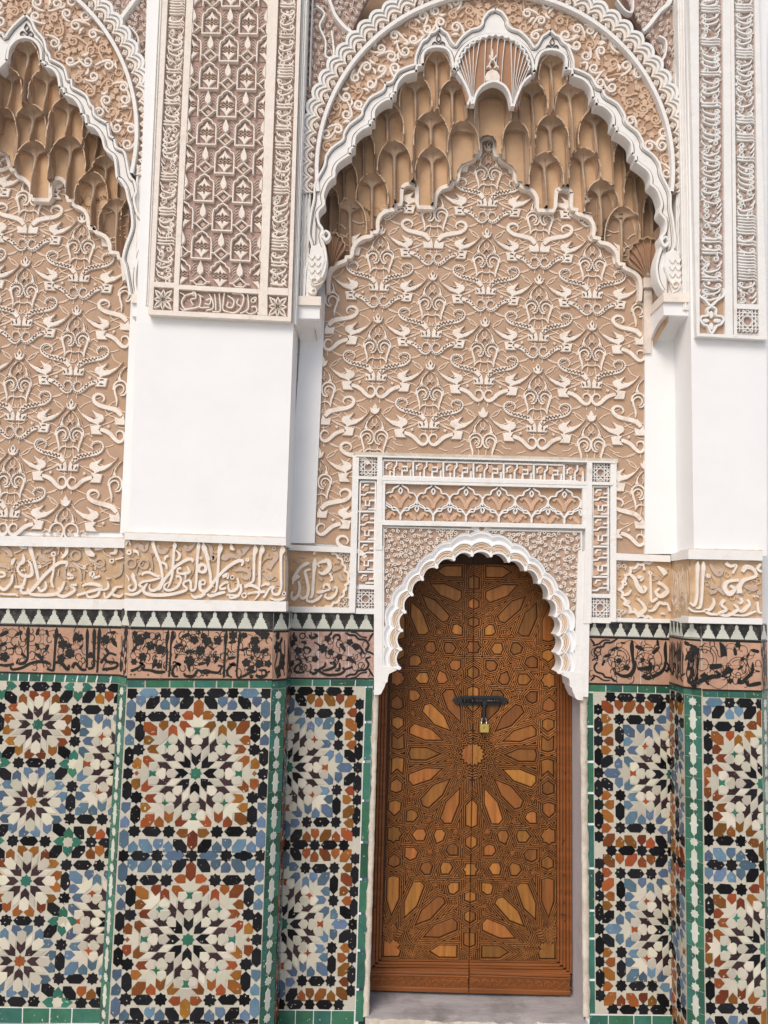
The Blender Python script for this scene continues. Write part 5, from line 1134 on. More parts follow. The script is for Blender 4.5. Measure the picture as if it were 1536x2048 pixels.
# ------------------------------------------------------------------ repeating carved field (sebka)
SEB = [  # (name, kind, data, material, height); crop units 6.678 per photo point, x right, y down, from the node under each bud; 'm' mirrors
 ('bud', 'p', '0,-150 32,-95 36,-74 75,-92 56,-25 30,0 0,8 -30,0 -56,-25 -75,-92 -36,-74 -32,-95', 'ivory', .0105),
 ('wing_leaf', 'pm', '72,-38 135,30 225,75 305,88 322,72 265,-12 345,30 415,48 440,88 425,130 375,160 365,200 325,170 235,140 155,80 95,10', 'ivory', .0105),
 ('ogee_petal', 'pm', '3,6 65,50 112,110 125,165 140,205 72,208 88,180 96,150 80,100 45,50', 'ivory', .0095),
 ('ogee_outline', 'rm', '20,20,12 80,55,12 130,120,12 140,170,12 170,215,12', 'vine', .007),
 ('trapeze', 'p', '-52,138 -38,150 0,146 38,150 52,138 36,162 40,207 18,160 0,148 -18,160 -40,207 -36,162', 'ivory2', .008),
 ('spiral_stem', 'rm', '128,535,6 130,450,30 155,370,32 162,310,28 130,272,24 85,262,22 50,290,20 45,330,18 65,368,14 95,375,10', 'ivory', .0098),
 ('spiral_rim', 'rm', '178,330,26 176,280,26 148,232,26 100,210,26 50,220,26 12,262,26 6,310,26 14,355,26 42,388,26 85,394,22', 'ivory', .0085),
 ('tie', 'r', '-128,535,5 -105,482,22 -60,462,20 -15,475,12 0,470,9 15,475,12 60,462,20 105,482,22 128,535,5', 'ivory', .0085),
 ('scroll_band', 'rm', '55,655,66 120,592,76 200,567,74 290,550,68 360,530,64 415,490,58 430,440,52 405,403,46 360,390,40 312,408,32 290,450,24 312,492,12', 'ivory', .009),
 ('crown_leaf', 'pm', '4,775 4,716 28,632 72,690 152,668 130,775', 'ivory', .0102),
 ('low_scroll', 'rm', '318,-372,60 250,-352,64 190,-318,64 132,-262,62 85,-228,54 40,-235,44 10,-275,38 12,-320,32 40,-358,28 85,-360,22 112,-330,14 106,-295,8', 'ivory', .009),
 ('box_leaf', 'pm', '457,-415 297,-432 337,-368 282,-303 432,-303 443,-360', 'ivory', .0102),
 ('stud', 'pm', '200,-445 245,-425 225,-385 192,-405', 'ivory2', .008)]
SLITS = [('pm', '22,-38 32,-62 42,-72 38,-48'), ('p', '0,-112 9,-92 0,-68 -9,-92'), ('pm', '235,70 300,92 345,90 300,104'), ('pm', '58,720 68,690 74,715 66,752'), ('pm', '100,740 120,712 128,718 112,748'), ('pm', '350,-395 392,-402 400,-392 360,-385'), ('pm', '350,-335 392,-330 398,-340 360,-345')]
VINES = '475,-60 520,-110 600,-150;300,170 380,215 470,235;430,-20 480,40 560,70;250,350 300,390 380,400;150,480 220,520 300,520;20,60 30,110 0,140;560,140 620,190 700,200;480,480 530,560 620,600;330,640 400,690 430,760;200,700 280,720 330,690;600,-60 650,-10 700,0;-30,560 0,600 30,560;105,-25 160,-80 245,-115;440,60 500,25 570,0;415,170 500,140 570,100;165,220 230,185 330,165;180,345 215,300 260,285;165,410 220,430 280,470;455,450 510,440 570,415;145,690 230,740 330,790;40,775 42,810 45,860;-60,400 -45,470 -65,600;290,330 240,300 185,300;60,-150 55,-220;300,590 360,640 470,700;120,-210 200,-180 300,-150 420,-200;45,285 110,350;105,285 48,350'
def mir_p(p): return [(-q[0],)+tuple(q[1:]) for q in reversed(p)]
def seb_mesh(kind, data, h, F, scale):
    mb = MB()
    for sx in ((1, -1) if 'm' in kind else (1,)):
        if kind[0] == 'p':
            p = P2(data); p = mir_p(p) if sx < 0 else p
            prism(mb, F, p, h, .001, 5, .002)
        else:
            p = P(data); p = mir_p(p) if sx < 0 else p
            ribbon(mb, F, spl(p, 4), h, .001, .88)
    return mb
def sebka(label, A, B, C, clipfn, ni, nj, Y=0., skew=0):
    """A: photo point of one node, B: node one period to the right, C: node one period below"""
    a, b, c = at(*A, Y), at(*B, Y), at(*C, Y)
    ex = sub(b, a); ey = sub(c, a)      # world period vectors
    t = thing('carved_field', label, 'stucco field', at(A[0], 1060, Y), 'carved stucco fields')
    sx_, sy_ = 1/1422., 1/1210.        # crop units per period
    def F(u, v, h=0.): return (ex[0]*u*sx_+ey[0]*v*sy_, -h, ex[2]*u*sx_+ey[2]*v*sy_)
    F.n = (0, -1, 0)
    protos = []
    for nm, kind, data, m, h in SEB:
        halves = ((1, -1) if 'm' in kind else (1,))
        for s in halves:
            mb = MB()
            if kind[0] == 'p':
                p = offs(P2(data), 3.5); p = mir_p(p) if s < 0 else p; prism(mb, F, p, h, .001, 5, .002)
            else:
                p = [(x, y, w_*.86) for x, y, w_ in P(data)]; p = mir_p(p) if s < 0 else p; ribbon(mb, F, spl(p, 4), h, .001, .85)
                if 'scroll' in nm:      # fretwork holes along the band: outlines for the dark shade-coloured inlays
                    q = spl(p, 4); L = 0
                    for i in range(1, len(q)-4):
                        x0, y0, w0 = q[i]; x1, y1, w1 = q[i+1]; dx, dy = x1-x0, y1-y0; l = sqrt(dx*dx+dy*dy) or 1; L += l
                        if L > 19:
                            L = 0; sd = 1 if i % 2 else -1; nx, ny = -dy/l, dx/l; r = w0*.225
                            cx, cy = x0+nx*sd*w0*.14, y0+ny*sd*w0*.14
                            protos_s.append((s, [(cx+r*cos(k_*2*pi/5+i)*(1.5 if k_ == 0 else .9), cy+r*sin(k_*2*pi/5+i)) for k_ in range(5)], h)) if False else None
                            extra.setdefault((nm, s), []).append([(cx+r*cos(k_*2*pi/6+i)*(1.35 if k_ % 3 == 0 else .85), cy+r*sin(k_*2*pi/6+i)*(1.1 if k_ % 2 else .8)) for k_ in range(6)])
            me = bpy.data.meshes.new(nm); me.from_pydata(mb.v, [], mb.f); me.materials.append(M['sebw' if m == 'ivory' else m])
            xs = [q[0] for q in p]; ys = [q[1] for q in p]
            protos.append((nm, me, (sum(xs)/len(xs), sum(ys)/len(ys)), (min(xs), min(ys), max(xs), max(ys))))
    # slits, fretwork and beads as joined dark inlays; hole shade put into their colour
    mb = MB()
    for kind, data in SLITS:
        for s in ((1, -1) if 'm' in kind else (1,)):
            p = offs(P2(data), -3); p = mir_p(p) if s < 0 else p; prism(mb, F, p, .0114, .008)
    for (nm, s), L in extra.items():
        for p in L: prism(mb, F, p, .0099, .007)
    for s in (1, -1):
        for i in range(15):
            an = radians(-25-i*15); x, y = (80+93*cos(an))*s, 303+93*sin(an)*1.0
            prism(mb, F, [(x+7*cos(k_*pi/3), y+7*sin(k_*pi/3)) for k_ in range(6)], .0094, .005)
    fret = bpy.data.meshes.new('hole_shade_inlay'); fret.from_pydata(mb.v, [], mb.f); fret.materials.append(M['hole_shade'])
    mb = MB()
    for s in (1, -1):
        for q in VINES.split(';'):
            p = [(x*s, y, 14.) for x, y in P2(q)]; ribbon(mb, F, spl(p, 3), .0032, .0008, .9)
    vine = bpy.data.meshes.new('vine'); vine.from_pydata(mb.v, [], mb.f); vine.materials.append(M['tendril'])
    protos.append(('hole_shade_inlay', fret, (0, 250), None)); protos.append(('vine', vine, (0, 250), None))
    cnt = 0
    for j in range(-nj, nj+1):
        for i in range(-ni, ni+1):
            for half in (0, 1):
                oi, oj = i+.5*half, j+.5*half
                o0 = (a[0]+ex[0]*oi+ey[0]*oj, Y, a[2]+ex[2]*oi+ey[2]*oj)
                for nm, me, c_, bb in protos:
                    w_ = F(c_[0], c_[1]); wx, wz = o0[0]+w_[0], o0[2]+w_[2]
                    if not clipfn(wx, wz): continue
                    if nm == 'hole_shade_inlay' and not (clipfn(wx-.07, wz) and clipfn(wx+.07, wz) and clipfn(wx, wz+.1) and clipfn(wx, wz-.14)): continue
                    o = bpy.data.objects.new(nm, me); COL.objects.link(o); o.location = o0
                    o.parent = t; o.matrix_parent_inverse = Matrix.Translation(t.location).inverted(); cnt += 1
    return t
extra = {}; protos_s = []
def wpoly(pts, Y=0.): return [U(x, y, Y) for x, y in pts]
# stepped upper outline of the field over the door: left half measured, right half mirrored
EDGE_L = P2('653,585 653,558 658,537 671,525 688.5,518 690,511 700,510 702.6,495 711,481 725.5,471.5 741,469 740,462 752.7,460 752,442.5 759,427 773,418 788.7,415 788,407 799,405.6 800,379 801.5,373.5 808,366.5 818.6,364 830,367 837,374 838,410.6 867,411.5 868.6,390 880,373.5 902,366 902,358 913,357 915,338 924,323.5 946.6,314 946.6,307 957.7,306 957.7,279 965,268.5 976,266')
EDGE_RAW = EDGE_L
def emir(p):
    ax = 976-(p[1]-266)*.0235; return (2*ax-p[0], p[1]+.026*2*(ax-p[0]))
EDGE_R = EDGE_L+[emir(q) for q in reversed(EDGE_L[:-1])]
EDGE_LEFT = P2('-60,290 0,296.6 15.6,307.5 23,335.6 34,337 36,348 53,357.5 64,373 65.6,395 97,396.6 98,367 106,356 117,353 128,357.5 136,370 137.5,398 148,398 150,407.5 169,417 178,432.5 180,453 192,454 194,460.6 212.5,470 222,486 223,501 237.5,503 240.6,515 247,517 252,560')
RPOLY = wpoly(EDGE_R+[(1292, 1108), (1228, 1106), (1228, 916), (708, 903), (706, 1090), (626, 1086)])
LPOLY = wpoly(EDGE_LEFT+[(262, 590), (241, 1064), (-120, 1060), (-120, 290)])
def fieldground(label, pts, Y=0.):
    t = thing('field_ground', label, 'stucco ground', at(sum(p[0] for p in pts)/len(pts), max(p[1] for p in pts), Y), 'smooth tan grounds')
    mb = MB(); prism(mb, pix(Y), pts, .0052, .0044); mb.build('tan_ground', M['tan'], t); return t
fieldground('smooth tan ground of the great carved field over the door', EDGE_R+[(1292, 1108), (1226, 1106), (1226, 922), (712, 910), (703, 1090), (626, 1086)])
fieldground('smooth tan ground of the carved field at the left edge', EDGE_LEFT+[(262, 600), (240, 1064), (-120, 1060), (-120, 290)])
SEBY = -.0048
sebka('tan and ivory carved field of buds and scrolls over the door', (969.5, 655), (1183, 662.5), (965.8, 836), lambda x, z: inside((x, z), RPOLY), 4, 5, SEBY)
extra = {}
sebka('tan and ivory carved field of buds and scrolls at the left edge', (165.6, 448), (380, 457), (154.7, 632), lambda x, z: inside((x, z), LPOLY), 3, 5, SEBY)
for lab, E_, Yq in (('ivory stepped moulding along the top of the field over the door', EDGE_R, 0.), ('ivory stepped moulding along the top of the field at the left edge', EDGE_LEFT, 0.)):
    t = thing('stepped_moulding', lab, 'moulding', at(E_[len(E_)//2][0], E_[len(E_)//2][1], 0), 'stepped mouldings')
    mb = MB()
    R_ = rounded(E_); C_ = []
    for i in range(len(R_)):
        a = R_[max(i-1, 0)]; b = R_[min(i+1, len(R_)-1)]; dx, dy = b[0]-a[0], b[1]-a[1]; l = sqrt(dx*dx+dy*dy) or 1
        C_.append((R_[i][0]-dy/l*3.5, R_[i][1]+dx/l*3.5, 9.))
    F9 = pix(-.036); ribbon(mb, F9, C_, .0, -.031, .8); mb.build('moulding_band', M['ivory'], t)
# ------------------------------------------------------------------ stalactite vaults (muqarnas)
def vault(t, V, x0, x1, y0, y1, skip, step=1.3):
    """tiers of cells, each one an arched opening cut back into the tier above it; two round-headed flutes beside a stem"""
    nx, ny = int((x1-x0)/step), int((y1-y0)/step)
    ybase = lambda y: lerp(-.140, -.03, max(0, min(1, (y-100)/320)))
    Yg = [[ybase(y0+j*step) for i in range(nx+1)] for j in range(ny+1)]; ow = [[-1]*(nx+1) for j in range(ny+1)]; fl = set()
    def sm(a, b, x): x = max(0, min(1, (x-a)/(b-a))); return x*x*(3-2*x)
    lines = {}
    V = [(cx, ya, hw, yb, min(-.032, -.148+.118*(ya-90)/320)) + (sg,) for cx, ya, hw, yb, _, sg in V]
    for c, (cx, ya, hw, yb, Yc, single) in enumerate(V):
        H = yb-ya; ha = hw*1.75            # height of the pointed hood
        D = max(.016, min(.048, -Yc-.002))
        c_, wd = (0., .70) if single else (.47, .385)
        f0 = hw*.50                         # flute heads start here below the crown
        for j in range(max(0, int((ya-y0)/step)), min(ny, int((yb+60-y0)/step))+1):
            y = y0+j*step; v = y-ya
            if v <= 0: continue
            hwid = hw*((1-(1-min(1, v/ha))**2.2)**.52) if v < ha else hw
            for i in range(max(0, int((cx-hw-x0)/step)), min(nx, int((cx+hw-x0)/step)+1)+1):
                x = x0+i*step-cx; ax_ = abs(x)
                if ax_ >= hwid: continue
                e = (hwid-ax_ if v > ha*.5 else min(hwid-ax_, v*.8))+max(0, v-ha*.75)*.22
                xn = ax_/hw; u = abs(xn-c_)/wd if not single else xn/wd
                hood = sm(0, hw*.26, e)**.6*.60
                head = f0+hw*.40*(1-sqrt(max(0, 1-min(1, u)**2)))
                f = sm(1.0, .88, u)*sm(head-1, head+1.6, v)
                d = hood+.40*f
                if not single:
                    st = sm(.10+.5*max(0, .55-v/H), .02, xn)*sm(f0*.6, f0*1.3, v)
                    d *= 1-.72*st*sm(.25*H, .75*H, v)
                    side = sm(.87, 1.0, xn)*sm(ha*.8, ha*1.1, v); d *= 1-.8*side
                Yg[j][i] = Yc+D*d; ow[j][i] = c
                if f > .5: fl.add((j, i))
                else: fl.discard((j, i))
    par_, objs = {}, {}
    for j in range(ny):
        for i in range(nx):
            q = ((j, i), (j, i+1), (j+1, i+1), (j+1, i))
            k = min(q, key=lambda p: Yg[p[0]][p[1]]); o = ow[k[0]][k[1]]
            if skip(x0+(i+.5)*step, y0+(j+.5)*step): continue
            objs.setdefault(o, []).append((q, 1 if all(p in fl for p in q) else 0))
    for o, L in sorted(objs.items()):
        idx = {}; vs = []; fs = []; mi = []
        for q, m_ in L:
            f = []
            for p in q:
                if p not in idx:
                    y = y0+p[0]*step; X, Z_ = U(x0+p[1]*step, y, ybase(y)); idx[p] = len(vs); vs.append((X, min(-.0008, Yg[p[0]][p[1]]), Z_))
                f.append(idx[p])
            fs.append(tuple(f)); mi.append(m_)
        nm = 'vault_cell' if o >= 0 else 'vault_face'
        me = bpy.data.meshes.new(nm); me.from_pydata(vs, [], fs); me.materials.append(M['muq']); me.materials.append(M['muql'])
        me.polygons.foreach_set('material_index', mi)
        ob = bpy.data.objects.new(nm, me); COL.objects.link(ob); par(ob, t)
        if o >= 0:      # fine incised lines round the flute heads and the hood
            cx, ya, hw, yb, Yc, single = V[o]; ha = hw*1.75; f0 = hw*.50; c_, wd = (0., .70) if single else (.47, .385)
            gl = MB()
            def put(pts, wdt, lift):
                run = []
                for x, y in pts+[(None, None)]:
                    ok = False
                    if x is not None:
                        i, j = int(round((x-x0)/step)), int(round((y-y0)/step)); ok = 0 <= i <= nx and 0 <= j <= ny and ow[j][i] == o and not skip(x, y)
                    if ok: X, Z_ = U(x, y, ybase(y)); run.append((X, min(Yg[j][i], Yg[j][max(0, i-1)], Yg[j][min(nx, i+1)], Yg[max(0, j-1)][i])-lift, Z_))
                    else:
                        for a, b in zip(run, run[1:]):
                            dx, dz = b[0]-a[0], b[2]-a[2]; l = sqrt(dx*dx+dz*dz) or 1; px_, pz_ = -dz/l*wdt, dx/l*wdt
                            gl.add([(a[0]+px_, a[1], a[2]+pz_), (b[0]+px_, b[1], b[2]+pz_), (b[0]-px_, b[1], b[2]-pz_), (a[0]-px_, a[1], a[2]-pz_)], [(0, 1, 2, 3)], (0, -1, 0))
                        run = []
            for cc in ((0.,) if single else (-c_, c_)):
                pts = [(cx+(cc-wd*cos(pi*k/20))*hw, ya+f0+hw*.40*(1-sin(pi*k/20))) for k in range(21)]
                pts = [(pts[0][0], pts[0][1]+hw*(.8-.1*k)) for k in range(8)]+pts+[(pts[-1][0], pts[-1][1]+hw*.1*k) for k in range(9)]
                put(pts, .0012, .001)
            if not single: put([(cx+hw*.05, ya+f0*.45+k*(yb-ya-f0*.5)/16) for k in range(16)], .0008, .001)
            if gl.f: gl.build('incised_line', M['groove'], ob)
            gl = MB()
            for sg in (-1, 1):
                pts = []
                for k in range(30):
                    v = .5+ha*1.15*k/29; hwid = hw*((1-(1-min(1, v/ha))**2.2)**.52)-1.2; pts.append((cx+sg*hwid, ya+v))
                put(pts, .0021, .0025)
            if gl.f: gl.build('hood_rim', M['rimt'], ob)
VR = [  # right vault: cx, apex y, half width, bottom y, tier depth
 (874, 103, 26, 213, -.150, 0), (1104, 109, 27, 217, -.150, 0),
 (905, 160, 27, 283, -.128, 0), (1066, 165, 27, 285, -.128, 0), (831, 152, 31, 266, -.135, 0), (1142, 165, 33, 280, -.135, 0),
 (862, 222, 34, 337, -.104, 0), (1102, 229, 33, 347, -.104, 0), (775, 206, 31, 322, -.118, 0), (1192, 217, 36, 342, -.118, 0),
 (926, 240, 30, 354, -.080, 1), (1031, 240, 26, 356, -.080, 1),
 (865, 292, 34, 407, -.060, 0), (1091, 303, 33, 415, -.060, 0), (789, 280, 33, 405, -.072, 0), (1168, 294, 31, 418, -.072, 0), (727, 263, 22, 375, -.100, 0), (1250, 277, 23, 385, -.100, 0),
 (688, 318, 26, 432, -.082, 0), (1273, 334, 25, 455, -.082, 0), (744, 344, 31, 457, -.050, 0), (1202, 359, 33, 471, -.050, 0),
 (700, 397, 32, 508, -.034, 0), (1245, 412, 34, 524, -.034, 0), (660, 372, 17, 455, -.060, 0), (1306, 385, 19, 470, -.060, 0)]
VL = [(53, 83, 28, 195, -.150, 0), (20, 138, 26, 260, -.132, 0), (91, 138, 30, 256, -.135, 0), (62, 208, 33, 318, -.106, 0), (134, 194, 33, 310, -.118, 0), (190, 256, 20, 355, -.10, 0),
      (8, 215, 26, 332, -.086, 1), (67, 280, 35, 391, -.062, 0), (137, 270, 35, 393, -.070, 0), (208, 311, 28, 425, -.082, 0), (184, 342, 32, 446, -.05, 0), (231, 396, 33, 502, -.036, 0), (-40, 150, 30, 280, -.13, 0), (-28, 84, 26, 200, -.15, 0), (256, 400, 14, 480, -.05, 0)]
def lerp2(a, b, t=.45): return (a[0]+(b[0]-a[0])*t, a[1]+(b[1]-a[1])*t)
def ax2(y): return 990-.0163*(y-20)
def m2(p): a = ax2(p[1]); return (2*a-p[0], p[1]+.026*2*(a-p[0]))
IN_R = P2('640,566 650,548 655,521.6 652.5,499 646,476 648,460 640,446 639,426.7 650,413.5 651,405 649,393 655,374 662,363.5 671,356 672,342 678,330 694,318 703.5,312.5 703.5,302 711,297.5 713,277 723.7,265 734,259 743,256 744,246.6 751,244 751,226 759,214 773,205 785,203.5 786,193 793,191 797,171 811.5,155 835,147.6 835,136.7 848,135 848,116.7 852,107 862,101 876,99.5 889,102 897,110 901,124 904.5,144 912,146 916,122 926,102 942,88 962,79 985,75.5')
OUT_R = P2('606,600 610,540 622,500 616,470 620,430 626,400 629,368 646,335 651,313.5 665,295 684,281 686,270 697,251.5 720,233 724,219 739,197 764,182 768,168 782,164 793,146 812,136 828,131 830,113 841,87.5 852,79 859,69 868,65 879,54.7 888,64 896,70 904.5,85.7 910,92 921,76.5 939,62 955,57 962,50 964,40 975.6,25.5 990,20')
IN_L = P2('-80,130 0,142 15,128 19,123 23,101 36,85.6 53,81 70,87 80,104 81,128 89,131 90.6,137 106,143 115.6,157.5 119,181 126.6,182.5 128,193 147,201 159,217 162.5,234 170,235.6 173,254 190.6,260.6 203,279 208,298 215.6,307.5 228,320 233,357.5 240.6,364 250,379 256,404 261,423 262.5,457.5 250,495 245,520 250,539 259,592')
OUT_L = P2('-80,60 0,66 12,76 17,68 28,54 53,31 67,43 75,60.6 92,82.5 97,103 103,110.6 104.7,120 131,135.6 139,160.6 147,162 148,176 175,192 184,210.6 190.6,217 194,232.5 219,248 223,273 233,279 236,295 253,307.5 262.5,351 272,364 276.6,385.6 272,400 278,426 291,448 291,480 280,520 274,560 280,600')
IN_R, OUT_R, IN_L, OUT_L = rounded(IN_R), rounded(OUT_R), rounded(IN_L), rounded(OUT_L)
IR = IN_R+[m2(q) for q in reversed(IN_R[:-1])]; OR_ = OUT_R+[m2(q) for q in reversed(OUT_R[:-1])]
KEEP_R = [lerp2(a, b) for a, b in zip(resample(IR, 200), resample(OR_, 200))]; KEEP_L = [lerp2(a, b) for a, b in zip(resample(IN_L, 150), resample(OUT_L, 150))]+[(-120, 600)]
SKIP_R = EDGE_R+[(1300, 700), (640, 700)]; SKIP_L = EDGE_LEFT+[(290, 600), (290, 700), (-120, 700), (-120, 290)]
def filler(parent, Q, Y0):
    mb = MB(); slab(mb, Q, Y0, 0); mb.build('vault_face', M['muq'], parent)
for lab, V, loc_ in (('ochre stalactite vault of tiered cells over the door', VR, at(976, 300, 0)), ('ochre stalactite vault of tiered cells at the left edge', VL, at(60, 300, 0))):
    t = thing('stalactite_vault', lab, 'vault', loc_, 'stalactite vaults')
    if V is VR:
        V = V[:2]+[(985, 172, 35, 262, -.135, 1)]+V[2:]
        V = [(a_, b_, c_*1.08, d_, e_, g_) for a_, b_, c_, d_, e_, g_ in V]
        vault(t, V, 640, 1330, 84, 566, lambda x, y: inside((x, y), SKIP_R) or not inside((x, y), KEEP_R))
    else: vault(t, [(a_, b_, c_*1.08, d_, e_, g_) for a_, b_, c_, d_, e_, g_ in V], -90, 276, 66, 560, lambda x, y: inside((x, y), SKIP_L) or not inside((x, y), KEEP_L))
# brown side walls of the niche under the vault springing
for Q, lab in (([(1296, 470), (1340, 470), (1340, 690), (1296, 690)], 'brown plaster side wall inside the right springing of the arch over the door'), ([(612, 470), (651, 470), (648, 690), (612, 690)], 'brown plaster side wall inside the left springing of the arch over the door')):
    a, b, c, d = at(Q[0][0], Q[0][1], -.002), at(Q[1][0], Q[1][1], -.16), at(Q[2][0], Q[2][1], -.16), at(Q[3][0], Q[3][1], -.002)
    mb = MB()
    if 'right' in lab: p = [(a[0]+.012, -.002, a[2]), (a[0]+.02, -.165, a[2]), (a[0]+.02, -.165, at(1330, 655, -.1)[2]), (d[0]+.012, -.002, at(1300, 700, 0)[2])]
    else: p = [(at(648, 470, 0)[0]-.014, -.002, a[2]), (at(648, 470, 0)[0]-.02, -.165, a[2]), (at(648, 470, 0)[0]-.02, -.165, at(620, 640, -.1)[2]), (at(640, 680, 0)[0]-.01, -.002, at(640, 690, 0)[2])]
    mb.add(p, [(0, 1, 2, 3)]); o = mb.build('niche_cheek', M['muq']); o['label'] = lab; o['category'] = 'niche wall'
# fluted shells
def shell(label, bx, by, pts, Y, w0, m, rim, nm='fluted_shell'):
    """pts: (angle deg, radius) of flute ends, fanning from the base point"""
    t = thing(nm, label, 'shell ornament', at(bx, by, Y), 'fluted shells')
    F = pix(Y); n = len(pts)
    ends = [(bx+r*sin(radians(a)), by-r*cos(radians(a))) for a, r in pts]
    mb = MB(); prism(mb, F, [(bx-w0, by)]+ends+[(bx+w0, by)], .006, -.02); mb.build('shell_ground', M[m], t)
    for i in range(n):
        mb = MB(); x0 = bx+w0*(-1+2*i/(n-1))
        mx, my = lerp(x0, ends[i][0], .45)*1., lerp(by, ends[i][1], .55)
        ribbon(mb, F, spl([(x0, by, 1.0), (mx, my, 1.6), (ends[i][0], ends[i][1], 2.4)], 5), .016, .005, .5); mb.build('flute_rib', M[rim], t)
        if i < n-1:
            a, b = ends[i], ends[i+1]; mb = MB(); mxx, myy = (a[0]+b[0])/2, (a[1]+b[1])/2; dx, dy = mxx-bx, myy-by; l = sqrt(dx*dx+dy*dy)
            ribbon(mb, F, spl([(a[0], a[1], 4), (mxx+dx/l*5, myy+dy/l*5, 4.6), (b[0], b[1], 4)], 4), .02, .004, .6); mb.build('flute_lip', M[rim], t)
    return t
# the great shell over the centre of the door arch has two feet: build left and right fans from their own bases
ends = [(917, 141), (919, 131), (923, 121), (929, 111), (937, 101.5), (947, 93), (958.5, 86), (971, 81.5), (983.5, 79), (996, 79.5), (1009, 82), (1021, 87), (1031.5, 94.5), (1040.5, 104), (1047, 114), (1051.5, 125), (1054, 136), (1054, 147)]
t = thing('great_shell', 'large brown fluted shell with white ribs at the crown of the great arch', 'shell ornament', at(985, 170, -.15))
F = pix(-.150)
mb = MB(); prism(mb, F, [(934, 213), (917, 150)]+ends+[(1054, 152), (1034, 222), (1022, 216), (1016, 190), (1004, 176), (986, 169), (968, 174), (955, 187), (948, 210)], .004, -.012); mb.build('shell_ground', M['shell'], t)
for i, e in enumerate(ends):
    k = i/(len(ends)-1); bx = lerp(938, 1030, k) if not .3 < k < .7 else lerp(938, 1030, k)
    if k < .38: b = (939+k*20, 211-k*30)
    elif k > .62: b = (1031-(1-k)*20, 217-(1-k)*30)
    else: b = (lerp(962, 1008, (k-.38)/.24), 172)
    mb = MB(); ribbon(mb, F, spl([(b[0], b[1], 1.0), (lerp(b[0], e[0], .35), lerp(b[1], e[1], .5), 1.5), (e[0], e[1], 2.2)], 5), .014, .003, .5); mb.build('flute_rib', M['limewash'], t)
for a, b in zip(ends, ends[1:]):
    mx, my = (a[0]+b[0])/2, (a[1]+b[1])/2; dx, dy = mx-985, my-170; l = sqrt(dx*dx+dy*dy)
    mb = MB(); ribbon(mb, F, spl([(a[0], a[1], 4), (mx+dx/l*4.5, my+dy/l*4.5, 4.6), (b[0], b[1], 4)], 4), .02, .002, .6); mb.build('flute_lip', M['limewash'], t)
mb = MB(); ribbon(mb, F, spl(P('934,216,6 941,200,6 948,211,5'), 3), .022, .0); strokes(mb, F, '945,214,7 951,194,7 961,180,7 974,172,7 986,169,7 998,172,7 1010,181,7 1018,197,7 1022,219,7;943,214,7 936,190,7 926,168,7 914,150,7;1025,219,7 1033,196,7 1044,172,7 1060,157,7', .022, -.01); mb.build('lower_rim', M['limewash'], t)
mb = MB(); strokes(mb, F, '983.7,104,1 983.7,115,5 983.7,122,3;977,117,3 983.7,126,6 991,117,3;981,127,3 977,136,4 981,142,3;986.5,127,3 991,136,4 987,142,3;972,141,3 976,138,4 979,141,3;989,141,3 992,138,4 996,142,3', .02, .004)
prism(mb, F, P2('970,167 969,158 974,149 984,144 994,149 999,158 998,168'), .018, .004, 1); mb.build('shell_finial', M['ivory'], t)
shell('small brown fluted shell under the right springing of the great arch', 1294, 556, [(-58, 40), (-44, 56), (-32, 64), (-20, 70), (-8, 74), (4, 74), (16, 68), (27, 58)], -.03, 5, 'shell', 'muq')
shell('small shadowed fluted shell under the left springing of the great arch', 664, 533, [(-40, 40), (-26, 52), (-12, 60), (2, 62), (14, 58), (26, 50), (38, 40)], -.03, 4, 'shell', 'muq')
# slim colonnette under the right shell
t = thing('wall_colonnette', 'slim ivory colonnette with a small capital under the right fluted shell', 'colonnette', at(1297, 690, 0))
mb = MB(); slab(mb, [(1288, 578), (1304, 578), (1302, 706), (1289, 706)], -.03, -.003); mb.build('shaft', M['ivory2'], t)
mb = MB(); prism(mb, pix(-.03), P2('1286,558 1290,550 1294,546 1299,550 1303,558 1305,578 1286,578'), .012, -.02, 1.2, .004); mb.build('capital', M['ivory2'], t)
# ------------------------------------------------------------------ great arches: stepped white band, scroll spandrel, lunette ring, scalloped moulding
YA = -.150
def bigarch(label, inn, out, loc_):
    t = thing('great_arch', label, 'arch', loc_, 'stepped great arches')
    F = pix(YA)
    mb = MB(); prism(mb, F, out+list(reversed(inn)), .002, -.045); mb.build('arch_plate', M['limewash'], t)
    # inner and outer fillets and the hollow between
    def cut(c, d, sgn):
        o = offs(c+[(c[-1][0]+(0), c[-1][1]+1e-3)], d) if False else None
    def side(c, d):
        out_ = []
        for i in range(len(c)):
            a = c[max(i-1, 0)]; b = c[min(i+1, len(c)-1)]; dx, dy = b[0]-a[0], b[1]-a[1]; l = sqrt(dx*dx+dy*dy) or 1
            out_.append((c[i][0]-dy/l*d, c[i][1]+dx/l*d))
        return out_
    mb = MB(); ribbon(mb, F, [(x, y, 6.) for x, y in side(inn, -3)], .012, .0, .75); mb.build('inner_fillet', M['limewash'], t)
    mb = MB(); ribbon(mb, F, [(x, y, 5.) for x, y in side(out, 2.5)], .014, .0, .75); mb.build('outer_fillet', M['limewash'], t)
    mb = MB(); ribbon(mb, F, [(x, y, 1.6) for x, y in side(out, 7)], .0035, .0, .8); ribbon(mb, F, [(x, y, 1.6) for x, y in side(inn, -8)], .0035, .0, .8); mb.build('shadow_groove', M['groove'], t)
    return t
